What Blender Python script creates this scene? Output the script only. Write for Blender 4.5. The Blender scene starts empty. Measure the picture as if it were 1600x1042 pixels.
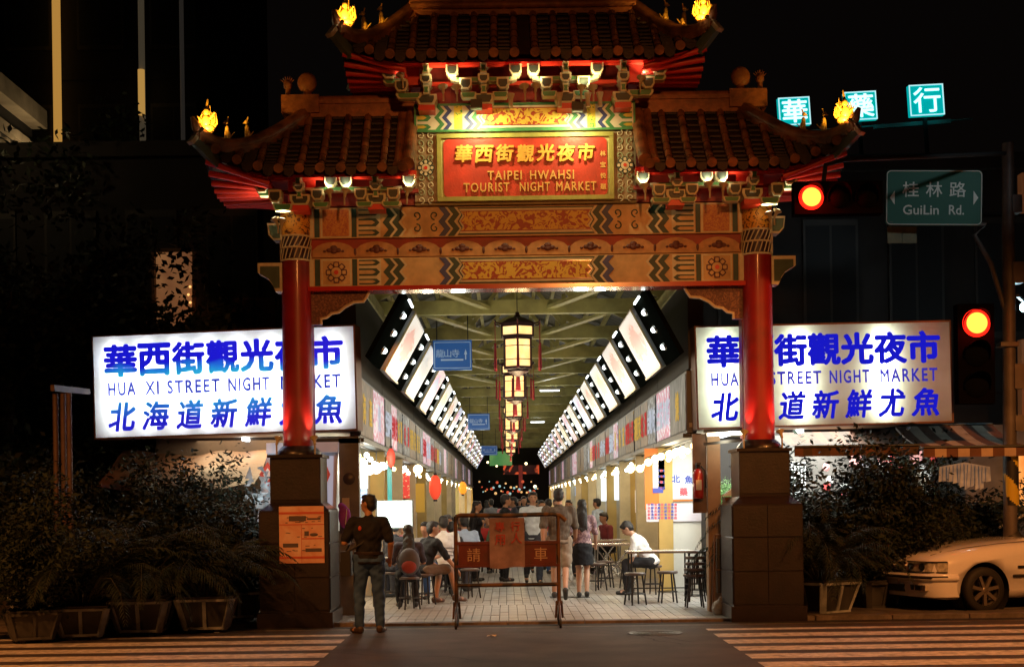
import bpy, math, random
from math import radians, sin, cos, pi, sqrt, atan2
from mathutils import Vector, Matrix, Euler
rnd = random.Random(11)
sc = bpy.context.scene
C = sc.collection
# ---------------------------------------------------------------- camera
F = 2300.0; CX = 792.0; CY = 783.0; H = 1.6; ROLL = radians(0.8)
cam_d = bpy.data.cameras.new('camera'); cam = bpy.data.objects.new('camera', cam_d); C.objects.link(cam)
cam_d.sensor_width = 36; cam_d.lens = 36 * F / 1600
cam_d.shift_x = (800 - CX) / 1600; cam_d.shift_y = (CY - 521) / 1600
cam_d.clip_end = 600; cam_d.clip_start = 0.2
cam.matrix_world = Matrix.Translation((0, 0, H)) @ Matrix.Rotation(ROLL, 4, 'Y') @ Matrix.Rotation(pi / 2, 4, 'X')
sc.camera = cam
# ---------------------------------------------------------------- world, night
w = bpy.data.worlds.new('World'); sc.world = w; w.use_nodes = True
nt = w.node_tree; bg = nt.nodes['Background']
bg.inputs[0].default_value = (0.0100, 0.0070, 0.0060, 1); bg.inputs[1].default_value = 0.18
sc.view_settings.view_transform = 'Standard'; sc.view_settings.look = 'None'
sc.view_settings.exposure = 0.0; sc.view_settings.gamma = 1.0; sc.view_settings.use_curve_mapping = False
sc.render.engine = 'CYCLES'
cy = sc.cycles
cy.max_bounces = 5; cy.diffuse_bounces = 3; cy.glossy_bounces = 3; cy.transmission_bounces = 4; cy.transparent_max_bounces = 6
cy.sample_clamp_indirect = 3.0; cy.sample_clamp_direct = 0; cy.use_light_tree = True; cy.caustics_reflective = False; cy.caustics_refractive = False
cy.use_adaptive_sampling = True; cy.adaptive_threshold = 0.015; cy.use_denoising = True
try: cy.denoising_prefilter = 'ACCURATE'
except Exception: pass

def lamp(name, kind, loc, energy, col, size=0.1, size_y=None, aim=None, parent=None, spot=None, blend=0.5):
    d = bpy.data.lights.new(name, kind); d.energy = energy; d.color = col
    if kind == 'AREA':
        d.size = size
        if size_y: d.shape = 'RECTANGLE'; d.size_y = size_y
    else: d.shadow_soft_size = size
    if kind == 'SPOT': d.spot_size = radians(spot or 60); d.spot_blend = blend
    o = bpy.data.objects.new(name, d); C.objects.link(o); o.location = loc
    if aim is not None:
        o.rotation_euler = (Vector(aim) - Vector(loc)).to_track_quat('-Z', 'Y').to_euler()
    if parent is not None:
        o.parent = parent; o.matrix_parent_inverse = WORLD[parent.name].inverted()
    return o
SOD = (1.0, 0.34, 0.075)
# high sodium street lamps of the road the photographer stands on (out of frame)
lamp('street_light_left', 'SPOT', (-7.5, 9.0, 9.0), 4300, SOD, 0.35, aim=(-5.6,15.2,0), spot=60, blend=0.6)
lamp('street_light_right', 'SPOT', (8.5, 9.5, 9.0), 5200, SOD, 0.35, aim=(6.2,16.6,0), spot=66, blend=0.6)
lamp('street_light_centre', 'SPOT', (2.0, 3.0, 7.5), 3100, SOD, 0.35, aim=(0.3,19.7,3.9), spot=33, blend=0.8)
# added white spot, unseen at the right, brings out the green street name sign
lamp('added_sign_light', 'SPOT', (8.2, 15.5, 7.6), 190, (.80, .95, 1.0), 0.2, aim=(6.1,21,5.9), spot=24, blend=0.8)

# ---------------------------------------------------------------- helpers
def P(px, py, D):
    x = px - CX; y = CY - py
    X = x * cos(ROLL) + y * sin(ROLL); Z = -x * sin(ROLL) + y * cos(ROLL)
    return Vector((X * D / F, D, H + Z * D / F))

class MB:
    def __init__(s): s.v = []; s.f = []; s.mi = []; s.sm = []
    def add(s, vs, fs, mi=0, smooth=False):
        n = len(s.v); s.v += [tuple(v) for v in vs]
        for f in fs: s.f.append([i + n for i in f]); s.mi.append(mi); s.sm.append(smooth)
        return s
    def box(s, a, b, mi=0, M=None):
        x0, y0, z0 = a; x1, y1, z1 = b
        vs = [Vector(p) for p in ((x0,y0,z0),(x1,y0,z0),(x1,y1,z0),(x0,y1,z0),(x0,y0,z1),(x1,y0,z1),(x1,y1,z1),(x0,y1,z1))]
        if M is not None: vs = [M @ v for v in vs]
        return s.add(vs, [(3,2,1,0),(4,5,6,7),(0,1,5,4),(1,2,6,5),(2,3,7,6),(3,0,4,7)], mi)
    def beam(s, p0, p1, wd, h, mi=0, up=(0,0,1)):
        p0 = Vector(p0); p1 = Vector(p1); d = (p1 - p0); L = d.length; d.normalize()
        x = d.cross(Vector(up))
        if x.length < 1e-4: x = Vector((1,0,0))
        x.normalize(); z = x.cross(d)
        vs = []
        for q in (p0, p1):
            for a, b in ((-1,-1),(1,-1),(1,1),(-1,1)): vs.append(q + x * a * wd / 2 + z * b * h / 2)
        return s.add(vs, [(0,1,2,3),(7,6,5,4),(0,4,5,1),(1,5,6,2),(2,6,7,3),(3,7,4,0)], mi)
    def cyl(s, p0, p1, r0, r1=None, n=12, caps=True, mi=0, smooth=True):
        if r1 is None: r1 = r0
        p0 = Vector(p0); p1 = Vector(p1); d = (p1 - p0).normalized()
        a = d.cross(Vector((0,0,1)))
        if a.length < 1e-3: a = Vector((1,0,0))
        a.normalize(); b = d.cross(a)
        vs = []
        for q, r in ((p0, r0), (p1, r1)):
            for i in range(n):
                t = 2 * pi * i / n; vs.append(q + a * cos(t) * r + b * sin(t) * r)
        s.add(vs, [(i, (i+1) % n, n + (i+1) % n, n + i) for i in range(n)], mi, smooth)
        if caps: s.add(vs, [tuple(range(n-1, -1, -1)), tuple(range(n, 2*n))], mi, False)
        return s
    def tube(s, path, r, n=8, mi=0, caps=True, smooth=True):
        path = [Vector(p) for p in path]; vs = []; k = len(path)
        ref = Vector((0,0,1)); prev = None
        for i, p in enumerate(path):
            d = (path[min(i+1,k-1)] - path[max(i-1,0)]).normalized()
            a = (prev - d * prev.dot(d)) if prev is not None else d.cross(ref)
            if a.length < 1e-4: a = d.cross(Vector((1,0,0)))
            a.normalize(); prev = a; b = d.cross(a)
            rr = r[min(i,len(r)-1)] if isinstance(r, (list, tuple)) else r
            for j in range(n):
                t = 2*pi*j/n; vs.append(p + a*cos(t)*rr + b*sin(t)*rr)
        fs = [(i*n+j, i*n+(j+1)%n, (i+1)*n+(j+1)%n, (i+1)*n+j) for i in range(k-1) for j in range(n)]
        s.add(vs, fs, mi, smooth)
        if caps: s.add(vs, [tuple(range(n-1,-1,-1)), tuple(range((k-1)*n, k*n))], mi, False)
        return s
    def lathe(s, c, prof, n=16, mi=0, smooth=True, axis=(0,0,1), caps=True):
        c = Vector(c); q = Vector((0,0,1)).rotation_difference(Vector(axis).normalized())
        vs = []
        for r, z in prof:
            for i in range(n):
                t = 2*pi*i/n; vs.append(c + q @ Vector((cos(t)*r, sin(t)*r, z)))
        k = len(prof)
        s.add(vs, [(i*n+j, i*n+(j+1)%n, (i+1)*n+(j+1)%n, (i+1)*n+j) for i in range(k-1) for j in range(n)], mi, smooth)
        if caps and prof[0][0] > 1e-4: s.add(vs[:n], [tuple(range(n-1,-1,-1))], mi)
        if caps and prof[-1][0] > 1e-4: s.add(vs[-n:], [tuple(range(n))], mi)
        return s
    def prism(s, poly, y0, y1, mi=0, M=None):
        n = len(poly); vs = [Vector((x, y0, z)) for x, z in poly] + [Vector((x, y1, z)) for x, z in poly]
        if M is not None: vs = [M @ v for v in vs]
        return s.add(vs, [tuple(range(n)), tuple(range(2*n-1, n-1, -1))] + [(i, n+i, n+(i+1)%n, (i+1)%n) for i in range(n)], mi)
    def ell(s, c, rx, ry=None, rz=None, n=12, m=8, mi=0, M=None):
        ry = rx if ry is None else ry; rz = rx if rz is None else rz
        c = Vector(c); vs = [Vector((0,0,-rz))]
        for i in range(1, m):
            ph = -pi/2 + pi*i/m
            for j in range(n): vs.append(Vector((cos(ph)*cos(2*pi*j/n)*rx, cos(ph)*sin(2*pi*j/n)*ry, sin(ph)*rz)))
        vs.append(Vector((0,0,rz)))
        if M is not None: vs = [M @ v for v in vs]
        vs = [v + c for v in vs]
        fs = [(0, 1+(j+1)%n, 1+j) for j in range(n)]
        for i in range(m-2):
            for j in range(n): fs.append((1+i*n+j, 1+i*n+(j+1)%n, 1+(i+1)*n+(j+1)%n, 1+(i+1)*n+j))
        t = len(vs)-1; fs += [(t, 1+(m-2)*n+j, 1+(m-2)*n+(j+1)%n) for j in range(n)]
        return s.add(vs, fs, mi, True)
    def cap(s, p0, r0, p1, r1, n=12):
        s.cyl(p0, p1, r0, r1, n); s.ell(p0, r0, n=n, m=8); s.ell(p1, r1, n=n, m=8); return s
    def quad(s, a, b, c, d, mi=0): return s.add([a,b,c,d], [(0,1,2,3)], mi)
    def mesh(s, name):
        me = bpy.data.meshes.new(name); me.from_pydata(s.v, [], s.f)
        me.polygons.foreach_set('material_index', s.mi); me.polygons.foreach_set('use_smooth', s.sm)
        me.update(); return me
    def build(s, name, mats, parent=None, local=False, kind=None):
        return put(s.mesh(name), name, mats, parent, local, kind)

def wloc(o):
    v = Vector((0,0,0))
    while o is not None:
        if o.get('_o') is not None: return Vector(o['_o'])
        o = o.parent
    return v
def put(me, name, mats, parent=None, local=False, kind=None):
    """links a mesh; world coordinates unless local (then the coordinates are the parent's own)"""
    if mats is not None:
        if len(me.materials): me.materials.clear()
        for m in (mats if isinstance(mats, (list, tuple)) else [mats]): me.materials.append(m)
    o = bpy.data.objects.new(name, me); C.objects.link(o)
    if parent is not None:
        o.parent = parent
        if not local: o.matrix_parent_inverse = WORLD[parent.name].inverted()
        WORLD[o.name] = WORLD[parent.name].copy() if local else Matrix.Identity(4)
    else: WORLD[o.name] = Matrix.Identity(4)
    if kind: o['kind'] = kind
    return o
WORLD = {}
LAB = {}
def tag(o, label, cat, group=None):
    o['label'] = label; o['category'] = cat
    if group: o['group'] = group
    return o
def thing(name, label, cat, loc=(0,0,0), rz=0, ry=0, group=None):
    o = bpy.data.objects.new(name, None); C.objects.link(o); o.empty_display_size = 0.2
    o.location = loc; o.rotation_euler = (0, ry, rz)
    WORLD[o.name] = Matrix.Translation(loc) @ Euler((0, ry, rz)).to_matrix().to_4x4()
    return tag(o, label, cat, group)
def copy_thing(src, loc, rz, label, group=None):
    r = src.copy(); C.objects.link(r); r.location = loc; r.rotation_euler = (0,0,rz); r['label'] = label
    if group: r['group'] = group
    for ch in list(src.children):
        c = ch.copy(); C.objects.link(c); c.parent = r
        for g in list(ch.children):
            d = g.copy(); C.objects.link(d); d.parent = c
    return r

MATS = {}
def mat(name, col=(.5,.5,.5), rough=.6, metal=0, es=0, ecol=None, var=0.0, vs=6.0, bump=0.0, bs=40.0, dirt=0.0, coat=0, trans=0, spec=1):
    if name in MATS: return MATS[name]
    m = bpy.data.materials.new(name); m.use_nodes = True; nt = m.node_tree; N = nt.nodes; L = nt.links
    b = N['Principled BSDF']; b.inputs['Roughness'].default_value = rough; b.inputs['Metallic'].default_value = metal
    b.inputs['Base Color'].default_value = (*col, 1)
    if coat: b.inputs['Coat Weight'].default_value = coat; b.inputs['Coat Roughness'].default_value = .08
    if trans: b.inputs['Transmission Weight'].default_value = trans
    tc = N.new('ShaderNodeTexCoord')
    if var or dirt:
        no = N.new('ShaderNodeTexNoise'); no.inputs['Scale'].default_value = vs; no.inputs['Detail'].default_value = 5
        L.new(tc.outputs['Object'], no.inputs['Vector'])
        r = N.new('ShaderNodeValToRGB'); e = r.color_ramp.elements
        k0 = max(0, 1 - var); k1 = 1 + var * .6
        e[0].position = .3; e[1].position = .7
        e[0].color = (col[0]*k0, col[1]*k0, col[2]*k0, 1); e[1].color = (min(1,col[0]*k1), min(1,col[1]*k1), min(1,col[2]*k1), 1)
        L.new(no.outputs['Fac'], r.inputs[0])
        out = r.outputs[0]
        if dirt:
            n2 = N.new('ShaderNodeTexNoise'); n2.inputs['Scale'].default_value = vs * .4; n2.inputs['Detail'].default_value = 8; n2.inputs['Roughness'].default_value = .7
            L.new(tc.outputs['Object'], n2.inputs['Vector'])
            r2 = N.new('ShaderNodeValToRGB'); r2.color_ramp.elements[0].position = .48; r2.color_ramp.elements[1].position = .72
            r2.color_ramp.elements[1].color = (dirt, dirt, dirt, 1)
            L.new(n2.outputs['Fac'], r2.inputs[0])
            mx = N.new('ShaderNodeMixRGB'); mx.inputs[2].default_value = (.03,.025,.02,1)
            L.new(r2.outputs[0], mx.inputs[0]); L.new(out, mx.inputs[1]); out = mx.outputs[0]
        L.new(out, b.inputs['Base Color'])
    if bump:
        n3 = N.new('ShaderNodeTexNoise'); n3.inputs['Scale'].default_value = bs; n3.inputs['Detail'].default_value = 4
        L.new(tc.outputs['Object'], n3.inputs['Vector'])
        bp = N.new('ShaderNodeBump'); bp.inputs['Strength'].default_value = bump; bp.inputs['Distance'].default_value = .02
        L.new(n3.outputs['Fac'], bp.inputs['Height']); L.new(bp.outputs[0], b.inputs['Normal'])
    if es:
        b.inputs['Emission Color'].default_value = (*(ecol or col), 1); b.inputs['Emission Strength'].default_value = es
    if not spec: b.inputs['Specular IOR Level'].default_value = 0.0
    MATS[name] = m; return m
def emit(name, col, s, sampled=False):
    if name in MATS: return MATS[name]
    m = mat(name, (col[0]*.5, col[1]*.5, col[2]*.5), .6, es=s, ecol=col, spec=0)
    if not sampled: m.cycles.emission_sampling = 'NONE'
    return m
def two_tone(name, c1, c2, scale=20, dist=1.5, thr=.5, es=0, soft=.03, rough=.5, stretch=(1,1,1)):
    if name in MATS: return MATS[name]
    m = mat(name, c1, rough); N = m.node_tree.nodes; L = m.node_tree.links; b = N['Principled BSDF']
    tc = N.new('ShaderNodeTexCoord'); mp = N.new('ShaderNodeMapping'); mp.inputs['Scale'].default_value = stretch
    L.new(tc.outputs['Object'], mp.inputs[0])
    no = N.new('ShaderNodeTexNoise'); no.inputs['Scale'].default_value = scale; no.inputs['Distortion'].default_value = dist; no.inputs['Detail'].default_value = 2
    L.new(mp.outputs[0], no.inputs['Vector'])
    r = N.new('ShaderNodeValToRGB'); r.color_ramp.elements[0].position = thr - soft; r.color_ramp.elements[1].position = thr + soft
    r.color_ramp.elements[0].color = (*c1,1); r.color_ramp.elements[1].color = (*c2,1)
    L.new(no.outputs['Fac'], r.inputs[0]); L.new(r.outputs[0], b.inputs['Base Color'])
    if es: L.new(r.outputs[0], b.inputs['Emission Color']); b.inputs['Emission Strength'].default_value = es; m.cycles.emission_sampling = 'NONE'
    return m

_tx = {}
def text_mesh(s, bold=0.0, shear=0.0, spacing=1.0, extrude=0.0, lines=1.0):
    """text with cap/em box height 1, centred; lies in local XZ facing -Y"""
    key = (s, bold, shear, spacing, extrude, lines)
    if key in _tx: return _tx[key].copy()
    cu = bpy.data.curves.new('t', 'FONT'); cu.body = s; cu.size = 1; cu.align_x = 'CENTER'; cu.space_character = spacing
    cu.shear = shear; cu.space_line = lines; cu.resolution_u = 3
    cu.extrude = extrude
    o = bpy.data.objects.new('t', cu); C.objects.link(o)
    dg = bpy.context.evaluated_depsgraph_get(); me = bpy.data.meshes.new_from_object(o.evaluated_get(dg))
    bpy.data.objects.remove(o); bpy.data.curves.remove(cu)
    vs = [v.co.copy() for v in me.vertices]; fs = [list(p.vertices) for p in me.polygons]
    bpy.data.meshes.remove(me)
    if not vs: vs = [Vector((0,0,0))]
    x0 = min(v.x for v in vs); x1 = max(v.x for v in vs); y0 = min(v.y for v in vs); y1 = max(v.y for v in vs)
    cx, cyy = (x0+x1)/2, (y0+y1)/2; hh = (y1 - y0) or 1
    offs = [(0,0)] if not bold else [(0,0),(bold,0),(-bold,0),(0,bold),(0,-bold),(bold*.7,bold*.7),(-bold*.7,bold*.7),(bold*.7,-bold*.7),(-bold*.7,-bold*.7)]
    mb = MB()
    for k, (ox, oy) in enumerate(offs):
        mb.add([Vector(((v.x-cx)/hh+ox, -v.z/hh - k*0.0006, (v.y-cyy)/hh+oy)) for v in vs], fs)
    me = mb.mesh('text'); me['w'] = (x1-x0)/hh
    _tx[key] = me; return me.copy()
def text(s, name, m, parent, loc, h, w=None, M=None, **kw):
    """places text h tall (w wide if given) centred at loc; loc in parent's local coordinates"""
    me = text_mesh(s, **kw); sx = h if w is None else w / me['w']
    me.transform(Matrix.Translation(loc) @ (M or Matrix.Identity(4)) @ Matrix.Diagonal((sx, h, h, 1)))
    return put(me, name, m, parent, local=True)
# ================================================================= GROUND
def build_ground():
    asphalt = mat('asphalt', (.062,.045,.040), .7, var=.55, vs=1.6, bump=.7, bs=70, dirt=.55)
    nt = asphalt.node_tree
    g = MB(); g.quad((-80,-10,0),(80,-10,0),(80,19.1,0),(-80,19.1,0)); g.build('road', asphalt, kind='structure')
    g = MB(); g.quad((-80,19.1,-.004),(80,19.1,-.004),(80,300,-.004),(-80,300,-.004)); g.build('ground', mat('dark_ground', (.05,.045,.04), .9, var=.3, vs=1), kind='structure')
    side = mat('side_pavement', (.11,.095,.085), .8, var=.4, vs=4, bump=.3, dirt=.5)
    for x0, x1 in ((-40,-2.62),(3.28,40)):
        g = MB(); g.box((x0,19.36,0),(x1,21.4,.05)); g.build('pavement', side, kind='structure')
    kerb = mat('kerb_stone', (.16,.13,.11), .8, var=.35, vs=9, bump=.3, dirt=.6)
    k = MB(); x = -24.0
    st = bpy.data.objects.new('kerb', None); C.objects.link(st); st['kind'] = 'structure'; WORLD[st.name] = Matrix.Identity(4)
    me = None
    while x < 24:
        b = MB(); b.box((0,0,0),(.985,.22,.055))
        if me is None: me = b.mesh('kerb_stone')
        o = put(me, 'kerb_stone', kerb, st, local=True); o.location = (x, 19.13, 0 if not -2.6 < x < 3 else -.02)
        x += 1.0
    # zebra stripes, individually laid, slightly worn
    wp = mat('zebra_paint', (.62,.56,.50), .6, var=.35, vs=14, dirt=.85)
    for side_, (xa, xb) in enumerate(((-15,-1.93),(2.42,17))):
        for i in range(8):
            yc = 12.48 + .77 * i + (0 if side_ == 0 else .1)
            hw = .225 if i < 7 else .12
            g = MB()
            for q in range(26):
                a = xa + (xb-xa)*q/26; b = xa + (xb-xa)*(q+1)/26
                g.quad((a,yc-hw,.004),(b,yc-hw,.004),(b,yc+hw,.004),(a,yc+hw,.004))
            o = g.build('zebra_stripe', wp, kind='structure')
    g = MB(); g.quad((-24,18.62,.004),(24,18.62,.004),(24,18.70,.004),(-24,18.70,.004))
    g.build('edge_line', mat('edge_paint', (.2,.17,.13), .7, var=.5, vs=6, dirt=.9), kind='structure')
    pm_ = mat('asphalt_patch', (.028,.022,.020), .85, var=.4, vs=4, bump=.6, bs=80)
    for (x0, y0, x1, y1) in ((-40,18.86,40,19.08),):
        g = MB(); g.quad((x0,y0,.004),(x1,y0,.004),(x1,y1,.004),(x0,y1,.004)); g.build('gutter', pm_, kind='structure')
    g = MB(); rc = random.Random(8)
    for (x, y, a) in ((-1.6,17.9,.3),(.9,18.2,-.2),(1.9,16.2,1.8),(-.3,14.8,2.4)):
        for q in range(16):
            nx_, ny_ = x+cos(a)*.14, y+sin(a)*.14; px_, pyy = -sin(a)*.008, cos(a)*.008
            g.quad((x-px_,y-pyy,.005),(nx_-px_,ny_-pyy,.005),(nx_+px_,ny_+pyy,.005),(x+px_,y+pyy,.005)); x, y = nx_, ny_; a += rc.uniform(-.5,.5)
    g.build('road_crack', mat('crack_black', (.006,.005,.005), .9), kind='structure')
    m = thing('manhole_cover', 'round iron manhole cover sunk in the asphalt before the right crossing', 'manhole cover', (1.75,17.6,0))
    b = MB(); b.lathe((0,0,0), [(.33,.0),(.33,.008),(.30,.008),(.295,.004),(.0,.004)], 28); b.build('cover', mat('iron_road', (.06,.05,.045), .45, .7, bump=.5, bs=60), m, local=True)
    b = MB()
    for q in range(6): b.lathe((0,0,.005), [(.05+.04*q,0),(.05+.04*q,.005),(.062+.04*q,.005),(.062+.04*q,0)], 24, caps=False)
    b.build('ring_relief', mat('iron_road', ()), m, local=True)
    # arcade floor: pavers
    pm = mat('paver', (.33,.31,.29), .42, var=.22, vs=2.2, bump=.25, bs=30, dirt=.35)
    g = MB(); g.quad((-6,19.36,.0),(7.5,19.36,.0),(7.5,120,.0),(-6,120,.0))
    fl = g.build('arcade_floor', mat('mortar', (.07,.06,.055), .9), kind='structure')
    px, py_ = .125, .50
    b = MB(); b.box((.003,.003,0),(px-.005,py_-.005,.03)); pme = b.mesh('paver')
    n = 0; y = 19.37; row = 0
    while row < 7:
        x = -2.62
        while x < 3.2 and n < 300:
            o = put(pme, 'paver', pm, fl, local=True); o.location = (x, y, 0.0 + rnd.uniform(-.003,.001)); n += 1; x += px
        y += py_; row += 1
    b = MB(); yy = y - py_*8 + py_*8
    # remaining pavers, joined
    b = MB()
    first = (19.37 + py_ * (300 // int(5.82/px+1)))
    ncol = 0; x = -2.62
    while x < 3.2: ncol += 1; x += px
    full = 300 // ncol
    yy = 19.37 + py_*full
    cnt = 300 - full*ncol
    r_ = 0
    while yy < 48:
        x0 = -2.62 if yy < 21.3 else -5.4
        x1 = 3.2 if yy < 21.3 else 6.2
        i0 = 0
        x = x0
        skip = cnt if r_ == 0 else 0
        j = 0
        while x < x1:
            if j >= skip:
                z = .03 + rnd.uniform(-.003,.001)
                b.quad((x+.004,yy+.004,z),(x+px-.008+.004,yy+.004,z),(x+px-.004,yy+py_-.008+.004,z),(x+.004,yy+py_-.004,z))
                b.quad((x+.004,yy+.004,0),(x+px-.004,yy+.004,0),(x+px-.004,yy+.004,z),(x+.004,yy+.004,z))
                b.quad((x+.004,yy+.004,0),(x+.004,yy+py_-.004,0),(x+.004,yy+py_-.004,z),(x+.004,yy+.004,z))
            x += px; j += 1
        yy += py_; r_ += 1
    b.build('far_pavers', pm, fl, local=True, kind='stuff')
    fm = mat('far_floor', (.29,.27,.25), .45, var=.2, vs=3)
    b = MB(); b.quad((-6,yy,.028),(7.5,yy,.028),(7.5,120,.028),(-6,120,.028)); b.build('far_floor', fm, kind='structure')
    # manhole cover by the walking man
    m = thing('drain_cover', 'flat grey drain cover set in the pavers behind the red barrier', 'drain cover', (1.0,24.0,.03))
    b = MB(); b.box((-.32,-.2,0),(.32,.2,.008)); b.build('plate', mat('iron_plate', (.09,.085,.08), .5, .6, bump=.3), m, local=True)
    b = MB()
    for i in range(6): b.box((-.28+i*.1,-.17,.008),(-.24+i*.1,.17,.013))
    b.build('rib', mat('iron_plate', ()), m, local=True)
    # scrap of litter on the asphalt
    b = MB(); pts = []
    for i in range(7): pts.append((.07*cos(i*.9)*rnd.uniform(.6,1.1), .04*sin(i*.9)*rnd.uniform(.6,1.1), rnd.uniform(.004,.03)))
    b.add([(0,0,.03)]+pts, [(0,i,i%7+1) for i in range(1,8)])
    o = b.build('paper_scrap', mat('scrap', (.6,.55,.5), .8)); o.location = P(769,994,17.4); o.location.z = 0
    tag(o, 'crumpled scrap of pale paper lying on the dark asphalt before the barrier', 'litter')
build_ground()

# ================================================================= GATE
XC = .305; YG = 19.7
gate = thing('gateway', 'ornate red and gold night market gateway with tiled roofs spanning the street entrance', 'gateway', (XC, YG, 0))
S = YG / F
def gx(px): return XC + (px - 822) * S
def gz(py): return H + (CY - py) * S
cream = mat('cream_paint', (.66,.60,.42), .45, var=.15, vs=8, dirt=.25)
creamy = mat('bright_cream', (.74,.70,.55), .45, var=.1, vs=8, dirt=.15)
orange_b = mat('beam_ochre', (.64,.42,.20), .5, var=.22, vs=7, dirt=.3)
dgreen = mat('dark_green_paint', (.012,.05,.04), .5, var=.3, vs=10)
green = mat('green_paint', (.05,.26,.09), .5, var=.25, vs=10)
blue = mat('blue_paint', (.03,.05,.20), .5, var=.25, vs=10)
yellow = mat('yellow_paint', (.72,.52,.06), .5, var=.2, vs=9)
redp = mat('column_red', (.34,.012,.012), .45, var=.3, vs=2.5, coat=.12, dirt=.5)
redd = mat('dark_red_wood', (.34,.02,.012), .5, var=.3, vs=6, dirt=.3)
redb = mat('bright_red', (.70,.04,.02), .4, var=.15, vs=5)
black = mat('black_paint', (.012,.012,.012), .5)
stone = mat('pedestal_stone', (.015,.0085,.009), .35, var=.35, vs=14, bump=.1, coat=.2)
stone2 = mat('slab_stone', (.012,.006,.0065), .5, var=.6, vs=5, dirt=.4, bump=.15)
tile = mat('roof_tile', (.30,.115,.045), .4, var=.75, vs=5, bump=.25, bs=60, dirt=.55, coat=.25)
tile_pan = mat('pan_tile', (.035,.014,.010), .6, var=.5, vs=9, bump=.4, bs=40, dirt=.7)
gold = mat('gold_leaf', (.72,.46,.09), .42, .35, var=.2, vs=15)
dragon = two_tone('dragon_panel', (.38,.05,.02), (.74,.50,.07), 9, 2.2, .47)
dragon_y = two_tone('dragon_yellow', (.06,.28,.05), (.74,.62,.06), 11, 3.0, .42)
dragon_col = two_tone('dragon_column', (.08,.02,.01), (.68,.34,.04), 11, 2.5, .44)

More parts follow.
